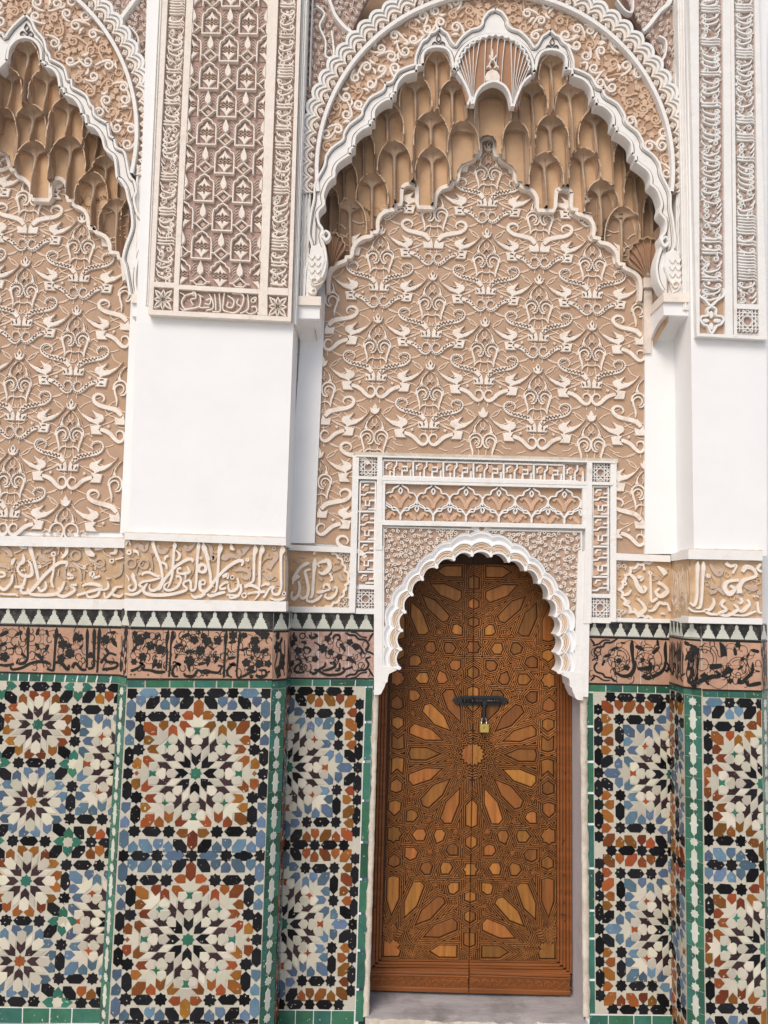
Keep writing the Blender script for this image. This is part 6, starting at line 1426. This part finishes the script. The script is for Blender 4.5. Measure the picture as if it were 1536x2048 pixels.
def rounded(c):
    out = [c[0]]; run = [c[0]]
    for i in range(1, len(c)):
        run.append(c[i])
        if i < len(c)-1:
            a = atan2(c[i][1]-c[i-1][1], c[i][0]-c[i-1][0]); b = atan2(c[i+1][1]-c[i][1], c[i+1][0]-c[i][0]); d = abs((b-a+pi) % (2*pi)-pi)
        else: d = 9
        if d > radians(48):
            if len(run) == 2:
                l = sqrt((run[1][0]-run[0][0])**2+(run[1][1]-run[0][1])**2)
                out.append(run[1])
            else: out += spl(run, 5)[1:]
            run = [c[i]]
    return out
IN_R, OUT_R, IN_L, OUT_L = rounded(IN_R), rounded(OUT_R), rounded(IN_L), rounded(OUT_L)
IR = IN_R+[m2(q) for q in reversed(IN_R[:-1])]; OR_ = OUT_R+[m2(q) for q in reversed(OUT_R[:-1])]
t = bigarch('white stepped great arch round the stalactite vault over the door', IR, OR_, at(985, 100, YA))
bigarch('white stepped great arch at the left edge', IN_L, OUT_L, at(53, 60, YA))
# little black-cut palmettes on the cusps, voluted feet
F = pix(YA-.003)
for (x, y, lab) in ((877, 93, 'left'), (1104, 100, 'right'), (54, 72, 'left edge')):
    t = thing('cusp_palmette', f'small incised palmette on the {lab} cusp of the great arch' if 'edge' not in lab else 'small incised palmette on the cusp at the left edge', 'ornament', at(x, y, YA), 'cusp palmettes')
    mb = MB()
    for s in (1, -1):
        ribbon(mb, F, spl([(x+s*a, y+b, 1.6) for a, b in ((0, 4), (2, -4), (8, -8), (13, -3), (10, 2), (7, -1))], 4), .006, -.002, .7)
        ribbon(mb, F, spl([(x+s*a, y+b, 1.4) for a, b in ((0, -8), (4.5, -14), (3, -19), (0, -24))], 4), .006, -.002, .7)
    mb.build('incised_line', M['groove'], t)
for pts, x, y, lab in (('646,476,9 653,484,9 660,474,7 652,466,6 646,474,5', 648, 500, 'left foot of the great arch over the door'), ('1334,488,9 1326,496,9 1320,486,7 1328,478,6 1333,486,5', 1340, 520, 'right foot of the great arch over the door')):
    t = thing('voluted_console', 'curled white console with scales, '+lab, 'console', at(x, y+60, YA), 'voluted consoles')
    mb = MB(); strokes(mb, F, pts, .022, -.002); mb.build('volute', M['limewash'], t)
    s = 1 if 'left' in lab else -1
    mb = MB()
    base = [(640, 560), (652, 524), (648, 500), (636, 490), (622, 496), (616, 530), (612, 572), (612, 596), (628, 596)] if s > 0 else [(1338, 572), (1326, 536), (1330, 508), (1344, 500), (1357, 508), (1360, 540), (1362, 580), (1362, 604), (1348, 604)]
    prism(mb, F, base, .012, -.03, 2, .004); mb.build('console_body', M['limewash'], t)
    mb = MB()
    cx, cy = base[2]
    for k in range(4):
        yy = cy+14+k*14
        for q in range(2): ribbon(mb, F, spl([((cx-s*(6+q*12))-s*0, yy, 2), ((cx-s*(12+q*12)), yy+7, 4), ((cx-s*(18+q*12)), yy-2, 2)], 4), .0165, .008, .5)
    curl(mb, F, cx-s*18, cy+66, 9, 1, .02, .006, 4, s); curl(mb, F, cx-s*20, cy+86, 6, 2, .02, .006, 3.4, -s)
    mb.build('console_scale', M['ivory'], t)
# spandrel plates between the stepped arch and the ring
def ringpts(cx, cy, r, a0, a1, n): return [(cx+r*sin(radians(lerp(a0, a1, i/n))), cy-r*cos(radians(lerp(a0, a1, i/n)))) for i in range(n+1)]
def spandrel(label, cx, cy, r, outp, a0, a1, lowL, nm, region):
    t = thing('scroll_spandrel', label, 'spandrel', at(*region, YA), 'great arch spandrels')
    rp = ringpts(cx, cy, r, a0, a1, 60)
    rp = [p for p in rp]
    poly = rp+list(reversed(outp))
    mb = MB(); prism(mb, pix(-.128), poly, .002, -.02); mb.build('spandrel_ground', M['tan'], t)
    F = pix(-.128)
    ok = lambda p_: inside(p_, poly) and all(inside((p_[0]+a, p_[1]+b), poly) for a, b in ((7.5, 0), (-7.5, 0), (0, 7.5), (0, -7.5))) and -30 < p_[1] < 420
    C = scatter(ok, (min(p[0] for p in poly), -30, max(p[0] for p in poly), 430), 24, 12000)
    for i, c_ in enumerate(C):
        mb = MB(); wh = i % 5 < 3; a = random.uniform(0, 6.3)
        curl(mb, F, c_[0], c_[1], random.uniform(8.6, 10.8), a, .0135 if wh else .0095, .001, random.uniform(6.4, 7.6), random.choice((-1, 1)), random.uniform(1.4, 2.6))
        x, y = c_[0]+14*cos(a+2), c_[1]+14*sin(a+2)
        if wh and ok((x, y)): ribbon(mb, F, spl([(x-8*cos(a), y-8*sin(a), 2), (x, y, 6.5), (x+7*cos(a+.5), y+7*sin(a+.5), 2)], 4), .0145, .001, .7)
        mb.build('white_scroll' if wh else 'tan_scroll', M['ivory' if wh else 'vine'], t)
    mb = MB()
    for c_ in C:
        o = sorted(C, key=lambda q: (q[0]-c_[0])**2+(q[1]-c_[1])**2)[1:4]
        for q in o: ribbon(mb, F, spl([(c_[0], c_[1], 1.7), ((c_[0]+q[0])/2+(q[1]-c_[1])*.25, (c_[1]+q[1])/2-(q[0]-c_[0])*.25, 1.7), (q[0], q[1], 1.7)], 4), .0065, .001, .6)
    mb.build('thin_vine', M['vine'], t)
    for x, y in scatter(ok, (min(p[0] for p in poly), -30, max(p[0] for p in poly), 430), 11, 6000):
        if all((x-q[0])**2+(y-q[1])**2 > 110 for q in C):
            mb = MB(); flower(mb, F, x, y, 6, .009, .001); mb.build('tan_leaf', M['vine'], t)
    return t
RC = (989, 342, 352); LC = (-75, 264, 346)
spandrel('tan spandrel with curling white scrolls inside the great arch over the door', *RC, [q for q in OR_ if q[1] < 372], -93, 91, 0, 'r', (985, 20))
spandrel('tan spandrel with curling white scrolls inside the great arch at the left edge', *LC, [q for q in OUT_L if q[1] < 352], -20, 105, 0, 'l', (150, 100))
def lunettes(label, C, a0, a1, nl, loc_):
    cx, cy, r = C; F = pix(YA-.0)
    t = thing('scalloped_ring', label, 'arch moulding', loc_, 'scalloped arch mouldings')
    N = nl*10
    def lob(rr, dep, sh=0): return [(cx+(rr+dep*abs(sin(pi*((i/10+sh) % 1)))**.8)*sin(radians(lerp(a0, a1, i/N))), cy-(rr+dep*abs(sin(pi*((i/10+sh) % 1)))**.8)*cos(radians(lerp(a0, a1, i/N)))) for i in range(N+1)]
    def lay(A, B, h, h0, m, nm):
        mb = MB(); n = len(A); vs = [F(x, y, h) for x, y in A]+[F(x, y, h) for x, y in B]+[F(x, y, h0) for x, y in A]+[F(x, y, h0) for x, y in B]
        mb.add(vs, [(i, i+1, i+1+n, i+n) for i in range(n-1)]+[(i, i+1, i+1+2*n, i+2*n) for i in range(n-1)]+[(i+n, i+1+n, i+1+3*n, i+3*n) for i in range(n-1)], F.n); return mb.build(nm, M[m], t)
    lay(lob(r, 0), lob(r+7, 0), .012, -.03, 'limewash', 'inner_rim')
    lay(lob(r+6, 0), lob(r+27, 0), -.012, -.03, 'mauve', 'pierced_ground')
    for q, (ra, da, rb, db, h, m) in enumerate(((r+11, 12, r+15.5, 13, .008, 'ivory'), (r+15.5, 13, r+22, 11, .002, 'ivory'), (r+20, 12.5, r+25, 12.5, .012, 'limewash'), (r+25, 12.5, r+33, 8, .005, 'limewash'), (r+31, 9, r+38, 8, .016, 'limewash'))):
        lay(lob(ra, da), lob(rb, db), h, -.03, m, 'scalloped_band')
    for i in range(nl):
        an = radians(lerp(a0, a1, (i+.5)/nl)); x, y = cx+(r+14.5)*sin(an), cy-(r+14.5)*cos(an)
        if y < -25: continue
        mb = MB()
        for k in range(3):
            b = an+(-1+k)*1.2; ribbon(mb, F, [(x-5*sin(an), y+5*cos(an), 2.2), (x+6*sin(b), y-6*cos(b), 4.0)], .004, -.012, .5)
        ring(mb, F, x+3*sin(an), y-3*cos(an), 3.2, 2., .005, -.012, 8); mb.build('lunette_leaf', M['ivory'], t)
    return t
lunettes('white scalloped moulding with pierced lunettes round the great arch over the door', RC, -97, 97, 41, at(989, -5, YA))
lunettes('white scalloped moulding with pierced lunettes round the arch at the left edge', LC, -4, 104, 23, at(170, 20, YA))
# lower straight runs of the scalloped moulding down to the consoles
for (xa, xb, yt, yb, lab) in ((596, 622, 385, 600, 'lower left'), (1354, 1385, 385, 610, 'lower right'), (272, 304, 330, 600, 'left edge')):
    t = thing('arch_jamb_moulding', f'white upright moulding continuing the great arch at its {lab} foot', 'arch moulding', at((xa+xb)/2, yb, YA), 'arch jamb mouldings')
    F = pix(YA); mb = MB(); prism(mb, F, [(xa, yt), (xb, yt), (xb-6, yb), (xa-6, yb)], -.004, -.05); mb.build('jamb_plate', M['limewash'], t)
    for k in range(4):
        x = lerp(xa+3, xb-3, k/3); mb = MB(); pts = [(x-6*s_/24+1.6*abs(sin(pi*s_/3)), lerp(yt, yb, s_/24), 3.6-.4*k) for s_ in range(25)]
        ribbon(mb, F, pts, .004+.004*(k % 2), -.005, .6); mb.build('moulding_ridge', M['limewash'], t)
# corner fields above the ring
for Q, lab in (([(606, -60), (760, -60), (700, 70), (640, 180), (616, 260), (610, 250)], 'upper left of the great arch'), ([(1222, -60), (1376, -60), (1376, 250), (1362, 230), (1330, 130), (1280, 50)], 'upper right of the great arch'), ([(168, -60), (334, -60), (322, 200), (310, 220), (290, 140), (246, 50)], 'gap between the arch at the left edge and the tall carved panel')):
    t = thing('corner_field', 'deeply cut mauve carved corner field at the '+lab, 'carved panel', at(sum(p[0] for p in Q)/6, 120, YA+.03), 'corner fields')
    F = pix(-.115); mb = MB(); prism(mb, F, Q, .001, -.03); mb.build('corner_ground', M['mauve'], t)
    ok = lambda p_: inside(p_, Q) and p_[1] > -30
    for c_ in scatter(ok, (min(p[0] for p in Q), -30, max(p[0] for p in Q), 260), 9.5, 4000):
        mb = MB(); curl(mb, F, c_[0], c_[1], 3.4, random.uniform(0, 6.3), .013, .0008, 2.4, random.choice((-1, 1)), 2); mb.build('fine_scroll', M['ivory2'], t)
    mb = MB()
    if 'upper left' in lab: strokes(mb, F, '640,-40,9 660,10,9 672,40,10 690,62,10 706,74,9;628,-40,4 624,60,4 620,180,4;634,20,5 650,36,5 640,60,5 652,90,5 652,120,5 668,118,5 664,70,5', .026, .0008)
    elif 'upper right' in lab: strokes(mb, F, '1342,-10,14 1334,14,12 1316,30,11 1296,56,11 1282,70,10;1345,0,10 1352,60,9 1350,130,9 1346,200,8;1314,80,5 1328,90,5 1326,118,5 1312,140,5;1230,8,5 1248,30,5 1262,30,5 1262,-10,5', .026, .0008)
    else: strokes(mb, F, '286,-10,12 268,14,12 246,44,12;300,-30,5 296,100,5 292,190,5;262,60,4 280,84,4 276,120,4 288,150,4', .026, .0008)
    mb.build('white_band', M['limewash'], t)
# ------------------------------------------------------------------ upright mouldings beside the arches
for Q, Y, lab in (([(604, -60), (618, -60), (593, 650), (584, 646)], -.192, 'between the tall carved panel and the great arch'), ([(318, -60), (333, -60), (302, 612), (290, 610)], -.192, 'left of the tall carved panel'), ([(1354, -60), (1374, -60), (1390, 620), (1366, 620)], -.17, 'right of the great arch')):
    t = thing('upright_moulding', 'tall white ribbed moulding '+lab, 'moulding', at(Q[3][0], Q[3][1], Y), 'upright white mouldings')
    mb = MB(); slab(mb, Q, Y, -.002); mb.build('moulding_body', M['limewash'], t)
    Fq = pq(*Q, Y, 0, 10, 1, 0)
    for x in (1.2, 4.2, 7.4): mb = MB(); prism(mb, Fq, [(x, 0), (x+1.5, 0), (x+1.5, 1), (x, 1)], .008, 0, .3, .003); mb.build('bead', M['limewash'], t)
# ------------------------------------------------------------------ carved panels on the piers
def fine_script(label, F, wd, ln, loc_, m='ivory', dens=1.):
    """upright running inscription over hatched foliage: wd x ln frame units, read along the length"""
    t = thing('script_strip', label, 'carved strip', loc_, 'upright carved inscriptions')
    mb = MB(); prism(mb, F, [(0, 0), (wd, 0), (wd, ln), (0, ln)], .001, -.006); mb.build('strip_ground', M['mauve'], t)
    hb = MB(); y = 2.
    while y < ln-2:        # hatched leaf ground
        x = random.uniform(3, wd-3); a = random.uniform(0, 6.3)
        for k in range(4): ribbon(hb, F, [(x+k*2.2*cos(a)-3*sin(a), min(ln-1, max(1, y+k*2.2*sin(a)+3*cos(a))), 1.1), (x+k*2.2*cos(a)+3*sin(a), min(ln-1, max(1, y+k*2.2*sin(a)-3*cos(a))), 1.1)], .006, .0005, .6)
        y += 2.0/dens
    hb.build('hatched_leaf', M['ivory2'], t)['kind'] = 'stuff'
    y = 4.; 
    while y < ln-8:
        mode = random.random(); mb = MB(); w_ = random.uniform(3.6, 4.6)
        if mode < .22:      # group of tall letters lying across the strip
            n = random.randint(2, 3)
            for k in range(n):
                yy = y+k*6
                if yy > ln-4: break
                ribbon(mb, F, spl([(wd*.1, yy-1, w_*.5), (wd*.2, yy, w_*1.15), (wd*.55, yy+.8, w_*.8), (wd*.82, yy, w_*.8), (wd*.92, yy+3.4, w_*.6)], 4), .0135, .001, .6)
            step = n*6+1
        elif mode < .7:     # bowl and loop
            s = random.choice((-1, 1)); cx = wd*.5+s*wd*.16
            ribbon(mb, F, spl([(cx-s*wd*.5, y, w_*.5), (cx-s*wd*.42, y+7, w_), (cx-s*wd*.05, y+12, w_*1.1), (cx+s*wd*.2, y+7, w_), (cx+s*wd*.12, y+1.5, w_*.7)], 4), .0135, .001, .6)
            ring(mb, F, cx+s*wd*.08, y+5, 2.8, 2.4, .013, .001, 10); step = 12
        else:
            s = random.choice((-1, 1)); curl(mb, F, wd*(.5+.18*s), y+6, 5.2, random.uniform(0, 6.3), .0135, .001, w_*.8, s, 1.8)
            ribbon(mb, F, spl([(wd*(.5-.4*s), y, w_*.5), (wd*(.5-.36*s), y+6, w_*.9), (wd*(.5-.22*s), y+12, w_*.8)], 4), .013, .001, .6); step = 11
        mb.build('carved_letter', M[m], t)
        if random.random() < .8:
            mb = MB(); flower(mb, F, random.uniform(4, wd-4), y+random.uniform(0, 8), 3, .0125, .001); mb.build('carved_bud', M[m], t)
        y += step/dens*.88
    return t
YP = YF-.012
pan = thing('tall_carved_panel', 'tall ivory carved stucco panel of small niches on the left pier', 'carved panel', at(441, 640, YP))
mb = MB(); slab(mb, [(331, -60), (604.5, -60), (583, 646), (299, 632)], YP, YF+.001); mb.build('backing', M['ivory'], pan)
def frame_strip(Q, h=.018, nm='frame_bar'):
    Fq = pq(*Q, YP, 0, 1, 1, 0); mb = MB(); prism(mb, Fq, [(0, 0), (1, 0), (1, 1), (0, 1)], h, -.0005); return mb.build(nm, M['ivory'], pan)
frame_strip([(331, -60), (341, -60), (308, 632), (299, 632)]); frame_strip([(597, -60), (604.5, -60), (583, 646), (576, 645)])
frame_strip([(378, -60), (392, -60), (360, 574), (350, 573)]); frame_strip([(539, -60), (560, -60), (536, 590), (521, 583)])
frame_strip([(308, 567), (350, 569), (350, 579), (307, 577)], .0178); frame_strip([(350, 572), (537, 583), (537, 592), (350, 581)], .0176); frame_strip([(537, 578), (577, 580), (577, 594), (536, 592)], .0178)
frame_strip([(299, 622), (583, 637), (583, 646), (299, 632)], .0182)
frame_strip([(350, 579), (360, 580), (359, 627), (349, 626)], .0178); frame_strip([(519, 588), (536, 590), (536, 634), (518, 633)], .0178)
fine_script('upright carved inscription along the left side of the tall panel', pq((341, -60), (378, -60), (350, 568), (308, 567), YP, 0, 38, 0, 628), 38, 628, at(330, 567, YP))
fine_script('upright carved inscription along the right side of the tall panel', pq((560, -60), (597, -60), (577, 580), (537, 579), YP, 0, 38, 0, 640), 38, 640, at(557, 580, YP))
# niche lattice
FN = pq((392, -52), (539, -52), (520.5, 581), (360.5, 571), YP, -76, 76, 0, 640)
t = thing('niche_lattice', 'lattice of small pointed niches and drops filling the tall carved panel', 'carved panel', at(440, 580, YP))
mb = MB(); prism(mb, FN, [(-76, 0), (76, 0), (76, 640), (-76, 640)], .001, -.006); mb.build('lattice_ground', M['mauve'], t)
def nclip(p): return [q for q in p if -75.5 <= q[0] <= 75.5 and 1 <= q[1] <= 639]
def nrib(s, x, y, h, nm, m='ivory', sm=2):
    p = [(a+x, b+y, w_) for a, b, w_ in (spl(P(s), sm) if sm > 1 else P(s))]; q = nclip(p)
    if len(q) > 1: mb = MB(); ribbon(mb, FN, q, h, .0008, .65); mb.build(nm, M[m], t)
def npol(s, x, y, h, nm, m='ivory'):
    p = clip([(a+x, b+y) for a, b in P2(s)], -75.5, 75.5, 1, 639)
    if len(p) > 2 and area(p) > 3: mb = MB(); prism(mb, FN, p, h, .0008, .6, .0015); mb.build(nm, M[m], t)
row = 0; y = -10.
while y < 770:
    for k in (-1, 0, 1) if row % 2 else (-.5, .5):
        x = k*75.
        nrib('-18.5,27,3.6 -18.5,-6,3.6 -17,-14,3.6 -11,-17,3.6 -9,-22,3.6 0,-27,4 9,-22,3.6 11,-17,3.6 17,-14,3.6 18.5,-6,3.6 18.5,27,3.6', x, y, .0165, 'niche_frame', sm=1)
        nrib('-19,27,4 19,27,4', x, y, .0168, 'niche_sill', sm=1)
        npol('-14,24 14,24 14,-6 8,-16 0,-21 -8,-16 -14,-6', x, y, .0035, 'niche_back', 'mauve')
        npol('0,-20 4,-12 13,-3 6,-5 3,-2 0,-9 -3,-2 -6,-5 -13,-3 -4,-12', x, y, .0125, 'niche_flower'); npol('0,25 4,18 14,8 7,9 3,6 0,14 -3,6 -7,9 -14,8 -4,18', x, y, .0125, 'niche_flower')
        nrib('-14,3,1.6 -8,-1,1.6 0,5,1.6 8,-1,1.6 14,3,1.6', x, y, .009, 'knot_line', 'taupe', 1); nrib('-14,1,1.6 -8,5,1.6 0,-1,1.6 8,5,1.6 14,1,1.6', x, y, .0094, 'knot_line', 'taupe', 1)
        # diamond quatrefoil and drop above each niche
        dy = y-42
        nrib('0,-11,3.4 -7,-5,3.4 -13,0,3.4 -7,6,3.4 0,12,3.4 7,6,3.4 13,0,3.4 7,-5,3.4 0,-11,3.4', x, dy, .016, 'diamond_ring', sm=1)
        npol('0,-6 3,-3 6,0 3,3 0,6 -3,3 -6,0 -3,-3', x, dy, .007, 'quatrefoil', 'taupe')
        npol('0,-41 3.5,-32 6,-25 5.5,-18 0,-12 -5.5,-18 -6,-25 -3.5,-32', x, dy, .0175, 'drop')
        nrib('-13,0,3 -19,0,3', x, dy, .0155, 'link', sm=1); nrib('13,0,3 19,0,3', x, dy, .0155, 'link', sm=1)
        for s in (-1, 1):
            for q in range(4): nrib(f'{s*9},{-38+q*6},1 {s*13},{-36+q*6},1.3 {s*17},{-30+q*6},1', x, dy, .005, 'feather_line', 'ivory2', 1)
    y += 57; row += 1
# squares and the short line of script at its foot
def petal_square(label, Q, Y):
    Fq = pq(*Q, Y, -1, 1, 1, -1); t = thing('petal_square', label, 'carved square', Fq(0, 0, 0), 'eight-petal squares')
    mb = MB(); prism(mb, Fq, [(-1, -1), (1, -1), (1, 1), (-1, 1)], .001, -.004); mb.build('square_ground', M['mauve'], t)
    for k in range(8):
        a = k*pi/4+pi/8*0; r = .95 if k % 2 == 0 else 1.28
        mb = MB(); p = [(r*.16, -.02), (r*.55, -.27), (r*.95, -.05), (r*.95, .05), (r*.55, .27), (r*.16, .02)]
        p = [(x*cos(a)-y*sin(a), x*sin(a)+y*cos(a)) for x, y in p]; p = clip(p, -.96, .96, -.96, .96); prism(mb, Fq, p, .0135, .0005, .04, .002); mb.build('petal', M['ivory'], t)
        mb = MB(); p = [(r*.2, 0), (r*.5, -.1), (r*.82, 0), (r*.5, .1)]; p = [(x*cos(a)-y*sin(a), x*sin(a)+y*cos(a)) for x, y in p]; prism(mb, Fq, p, .0142, .006); mb.build('petal_cut', M['groove'], t)
petal_square('eight-petal square at the lower left corner of the tall panel', [(309, 579), (349, 580), (347, 624), (306, 622)], YP)
petal_square('eight-petal square at the lower right corner of the tall panel', [(537, 593), (577, 595), (575, 638), (535, 636)], YP)
t = thing('short_script_panel', 'short line of ivory carved script at the foot of the tall panel', 'inscription', at(440, 630, YP))
Fq = pq((360, 581), (519, 589), (518, 634), (359, 626), YP, 0, 1, 1, 0); mb = MB(); prism(mb, Fq, [(0, 0), (1, 0), (1, 1), (0, 1)], .001, -.004); mb.build('script_ground', M['mauve'], t)
Z = pix(YP, 230, 560, 3.268)
for s in ('430,90,6 460,110,12 440,150,13 460,195,14 520,190,13 560,180,12;455,115,10 490,100,12 530,95,13 530,125,12 500,135,10 515,170,12;560,110,12 565,150,12 560,185,11 620,185,11;600,140,12 630,130,14 620,165,12 590,160,10;620,100,8 640,140,13 645,190,12 600,205,10;655,100,8 662,150,13 662,205,12;685,95,8 690,150,13 690,210,12 640,212,10;720,90,8 712,150,13 710,200,12 740,215,12;740,110,10 780,140,13 770,185,12 735,180,11 745,150,10;770,95,10 820,95,13 845,120,13 830,180,13 790,220,12 740,215,10;810,130,10 800,160,12 830,180,10;870,100,8 875,150,13 870,200,12 820,225,10;900,130,10 925,120,12 920,150,10;895,185,10 920,180,12 930,210,11 890,228,10 860,215,9;935,80,6 945,130,12 945,180,10;430,190,8 450,205,10 480,200,8;545,100,8 580,120,10').split(';'):
    mb = MB(); strokes(mb, Z, s, .0135, .0005); mb.build('carved_letter', M['ivory'], t)
mb = MB(); ring(mb, Z, 940, 225, 5, 9, .0125, .0005, 8); ring(mb, Z, 905, 140, 12, 9, .0125, .0005, 10); ring(mb, Z, 520, 95, 12, 9, .0125, .0005, 10); mb.build('letter_ring', M['ivory'], t)
mb = MB()
for i in range(70): x, y = random.uniform(425, 945), random.uniform(85, 225)+0; ribbon(mb, Z, [(x-7, y-8, 3), (x+7, y+8, 3)], .005, .0005, .6)
mb.build('hatched_leaf', M['ivory2'], t)['kind'] = 'stuff'
# right pier carved strips
pr = thing('right_carved_panel', 'tall carved stucco panel of two script strips on the right pier', 'carved panel', at(1450, 680, YP))
mb = MB(); slab(mb, [(1374, -60), (1512, -60), (1530, 681), (1390, 675)], YP, YF+.001); mb.build('backing', M['limewash'], pr)
def fs2(Q, h=.016):
    Fq = pq(*Q, YP, 0, 1, 1, 0); mb = MB(); prism(mb, Fq, [(0, 0), (1, 0), (1, 1), (0, 1)], h, -.0005); return mb.build('frame_bar', M['limewash'], pr)
fs2([(1374, -60), (1394, -60), (1396, 676), (1390, 676)]); fs2([(1441, -60), (1456, -60), (1462, 676), (1447, 675)]); fs2([(1456, -60), (1463, -60), (1470, 676), (1464, 676)], .0185); fs2([(1504, -60), (1512, -60), (1530, 680), (1514, 678)])
fs2([(1390, 669), (1530, 676), (1530, 682), (1390, 675)], .0175)
fine_script('upright carved inscription nearer the arch on the right pier', pq((1394, -60), (1441, -60), (1446, 600), (1396, 600), YP, 0, 50, 0, 660), 50, 660, at(1420, 600, YP), 'limewash')
fine_script('upright carved inscription at the far right of the right pier', pq((1463, -60), (1504, -60), (1514, 610), (1469, 608), YP, 0, 45, 0, 670), 45, 670, at(1490, 610, YP), 'limewash')
t = thing('quatrefoil_panel', 'small tan panel with a four-petal flower under the nearer script strip on the right pier', 'carved square', at(1420, 670, YP))
Z = pix(YP, 1270, 560, 5.774)
mb = MB(); prism(mb, Z, P2('718,225 1025,225 1030,640 720,632'), .0015, -.004); mb.build('tan_ground', M['tan'], t)
mb = MB(); strokes(mb, Z, '730,120,34 725,190,36 790,240,36 860,310,40 940,240,36 1010,190,36 1000,110,34;870,320,40 820,350,34 830,420,34 760,430,34 740,480,34 780,530,34 820,540,34 870,630,36 930,540,34 980,520,34 1010,470,34 980,430,34 920,420,34 920,350,34 870,320,36', .015, .001, 3); mb.build('lobed_band', M['limewash'], t)
mb = MB()
for (x, y, rx, ry) in ((870, 410, 26, 46), (870, 545, 26, 46), (805, 478, 46, 26), (940, 478, 46, 26)): prism(mb, Z, [(x+rx*cos(k*pi/4), y+ry*sin(k*pi/4)) for k in range(8)], .011, .001, 6, .003)
mb.build('petal', M['limewash'], t)
girih('star lattice square at the foot of the far right script strip', [(1470, 621), (1514, 623), (1515, 667), (1470, 665)], YP, .014, 'mauve', 'star lattice squares')
fs2([(1469, 610), (1515, 612), (1515, 622), (1469, 620)], .0165)
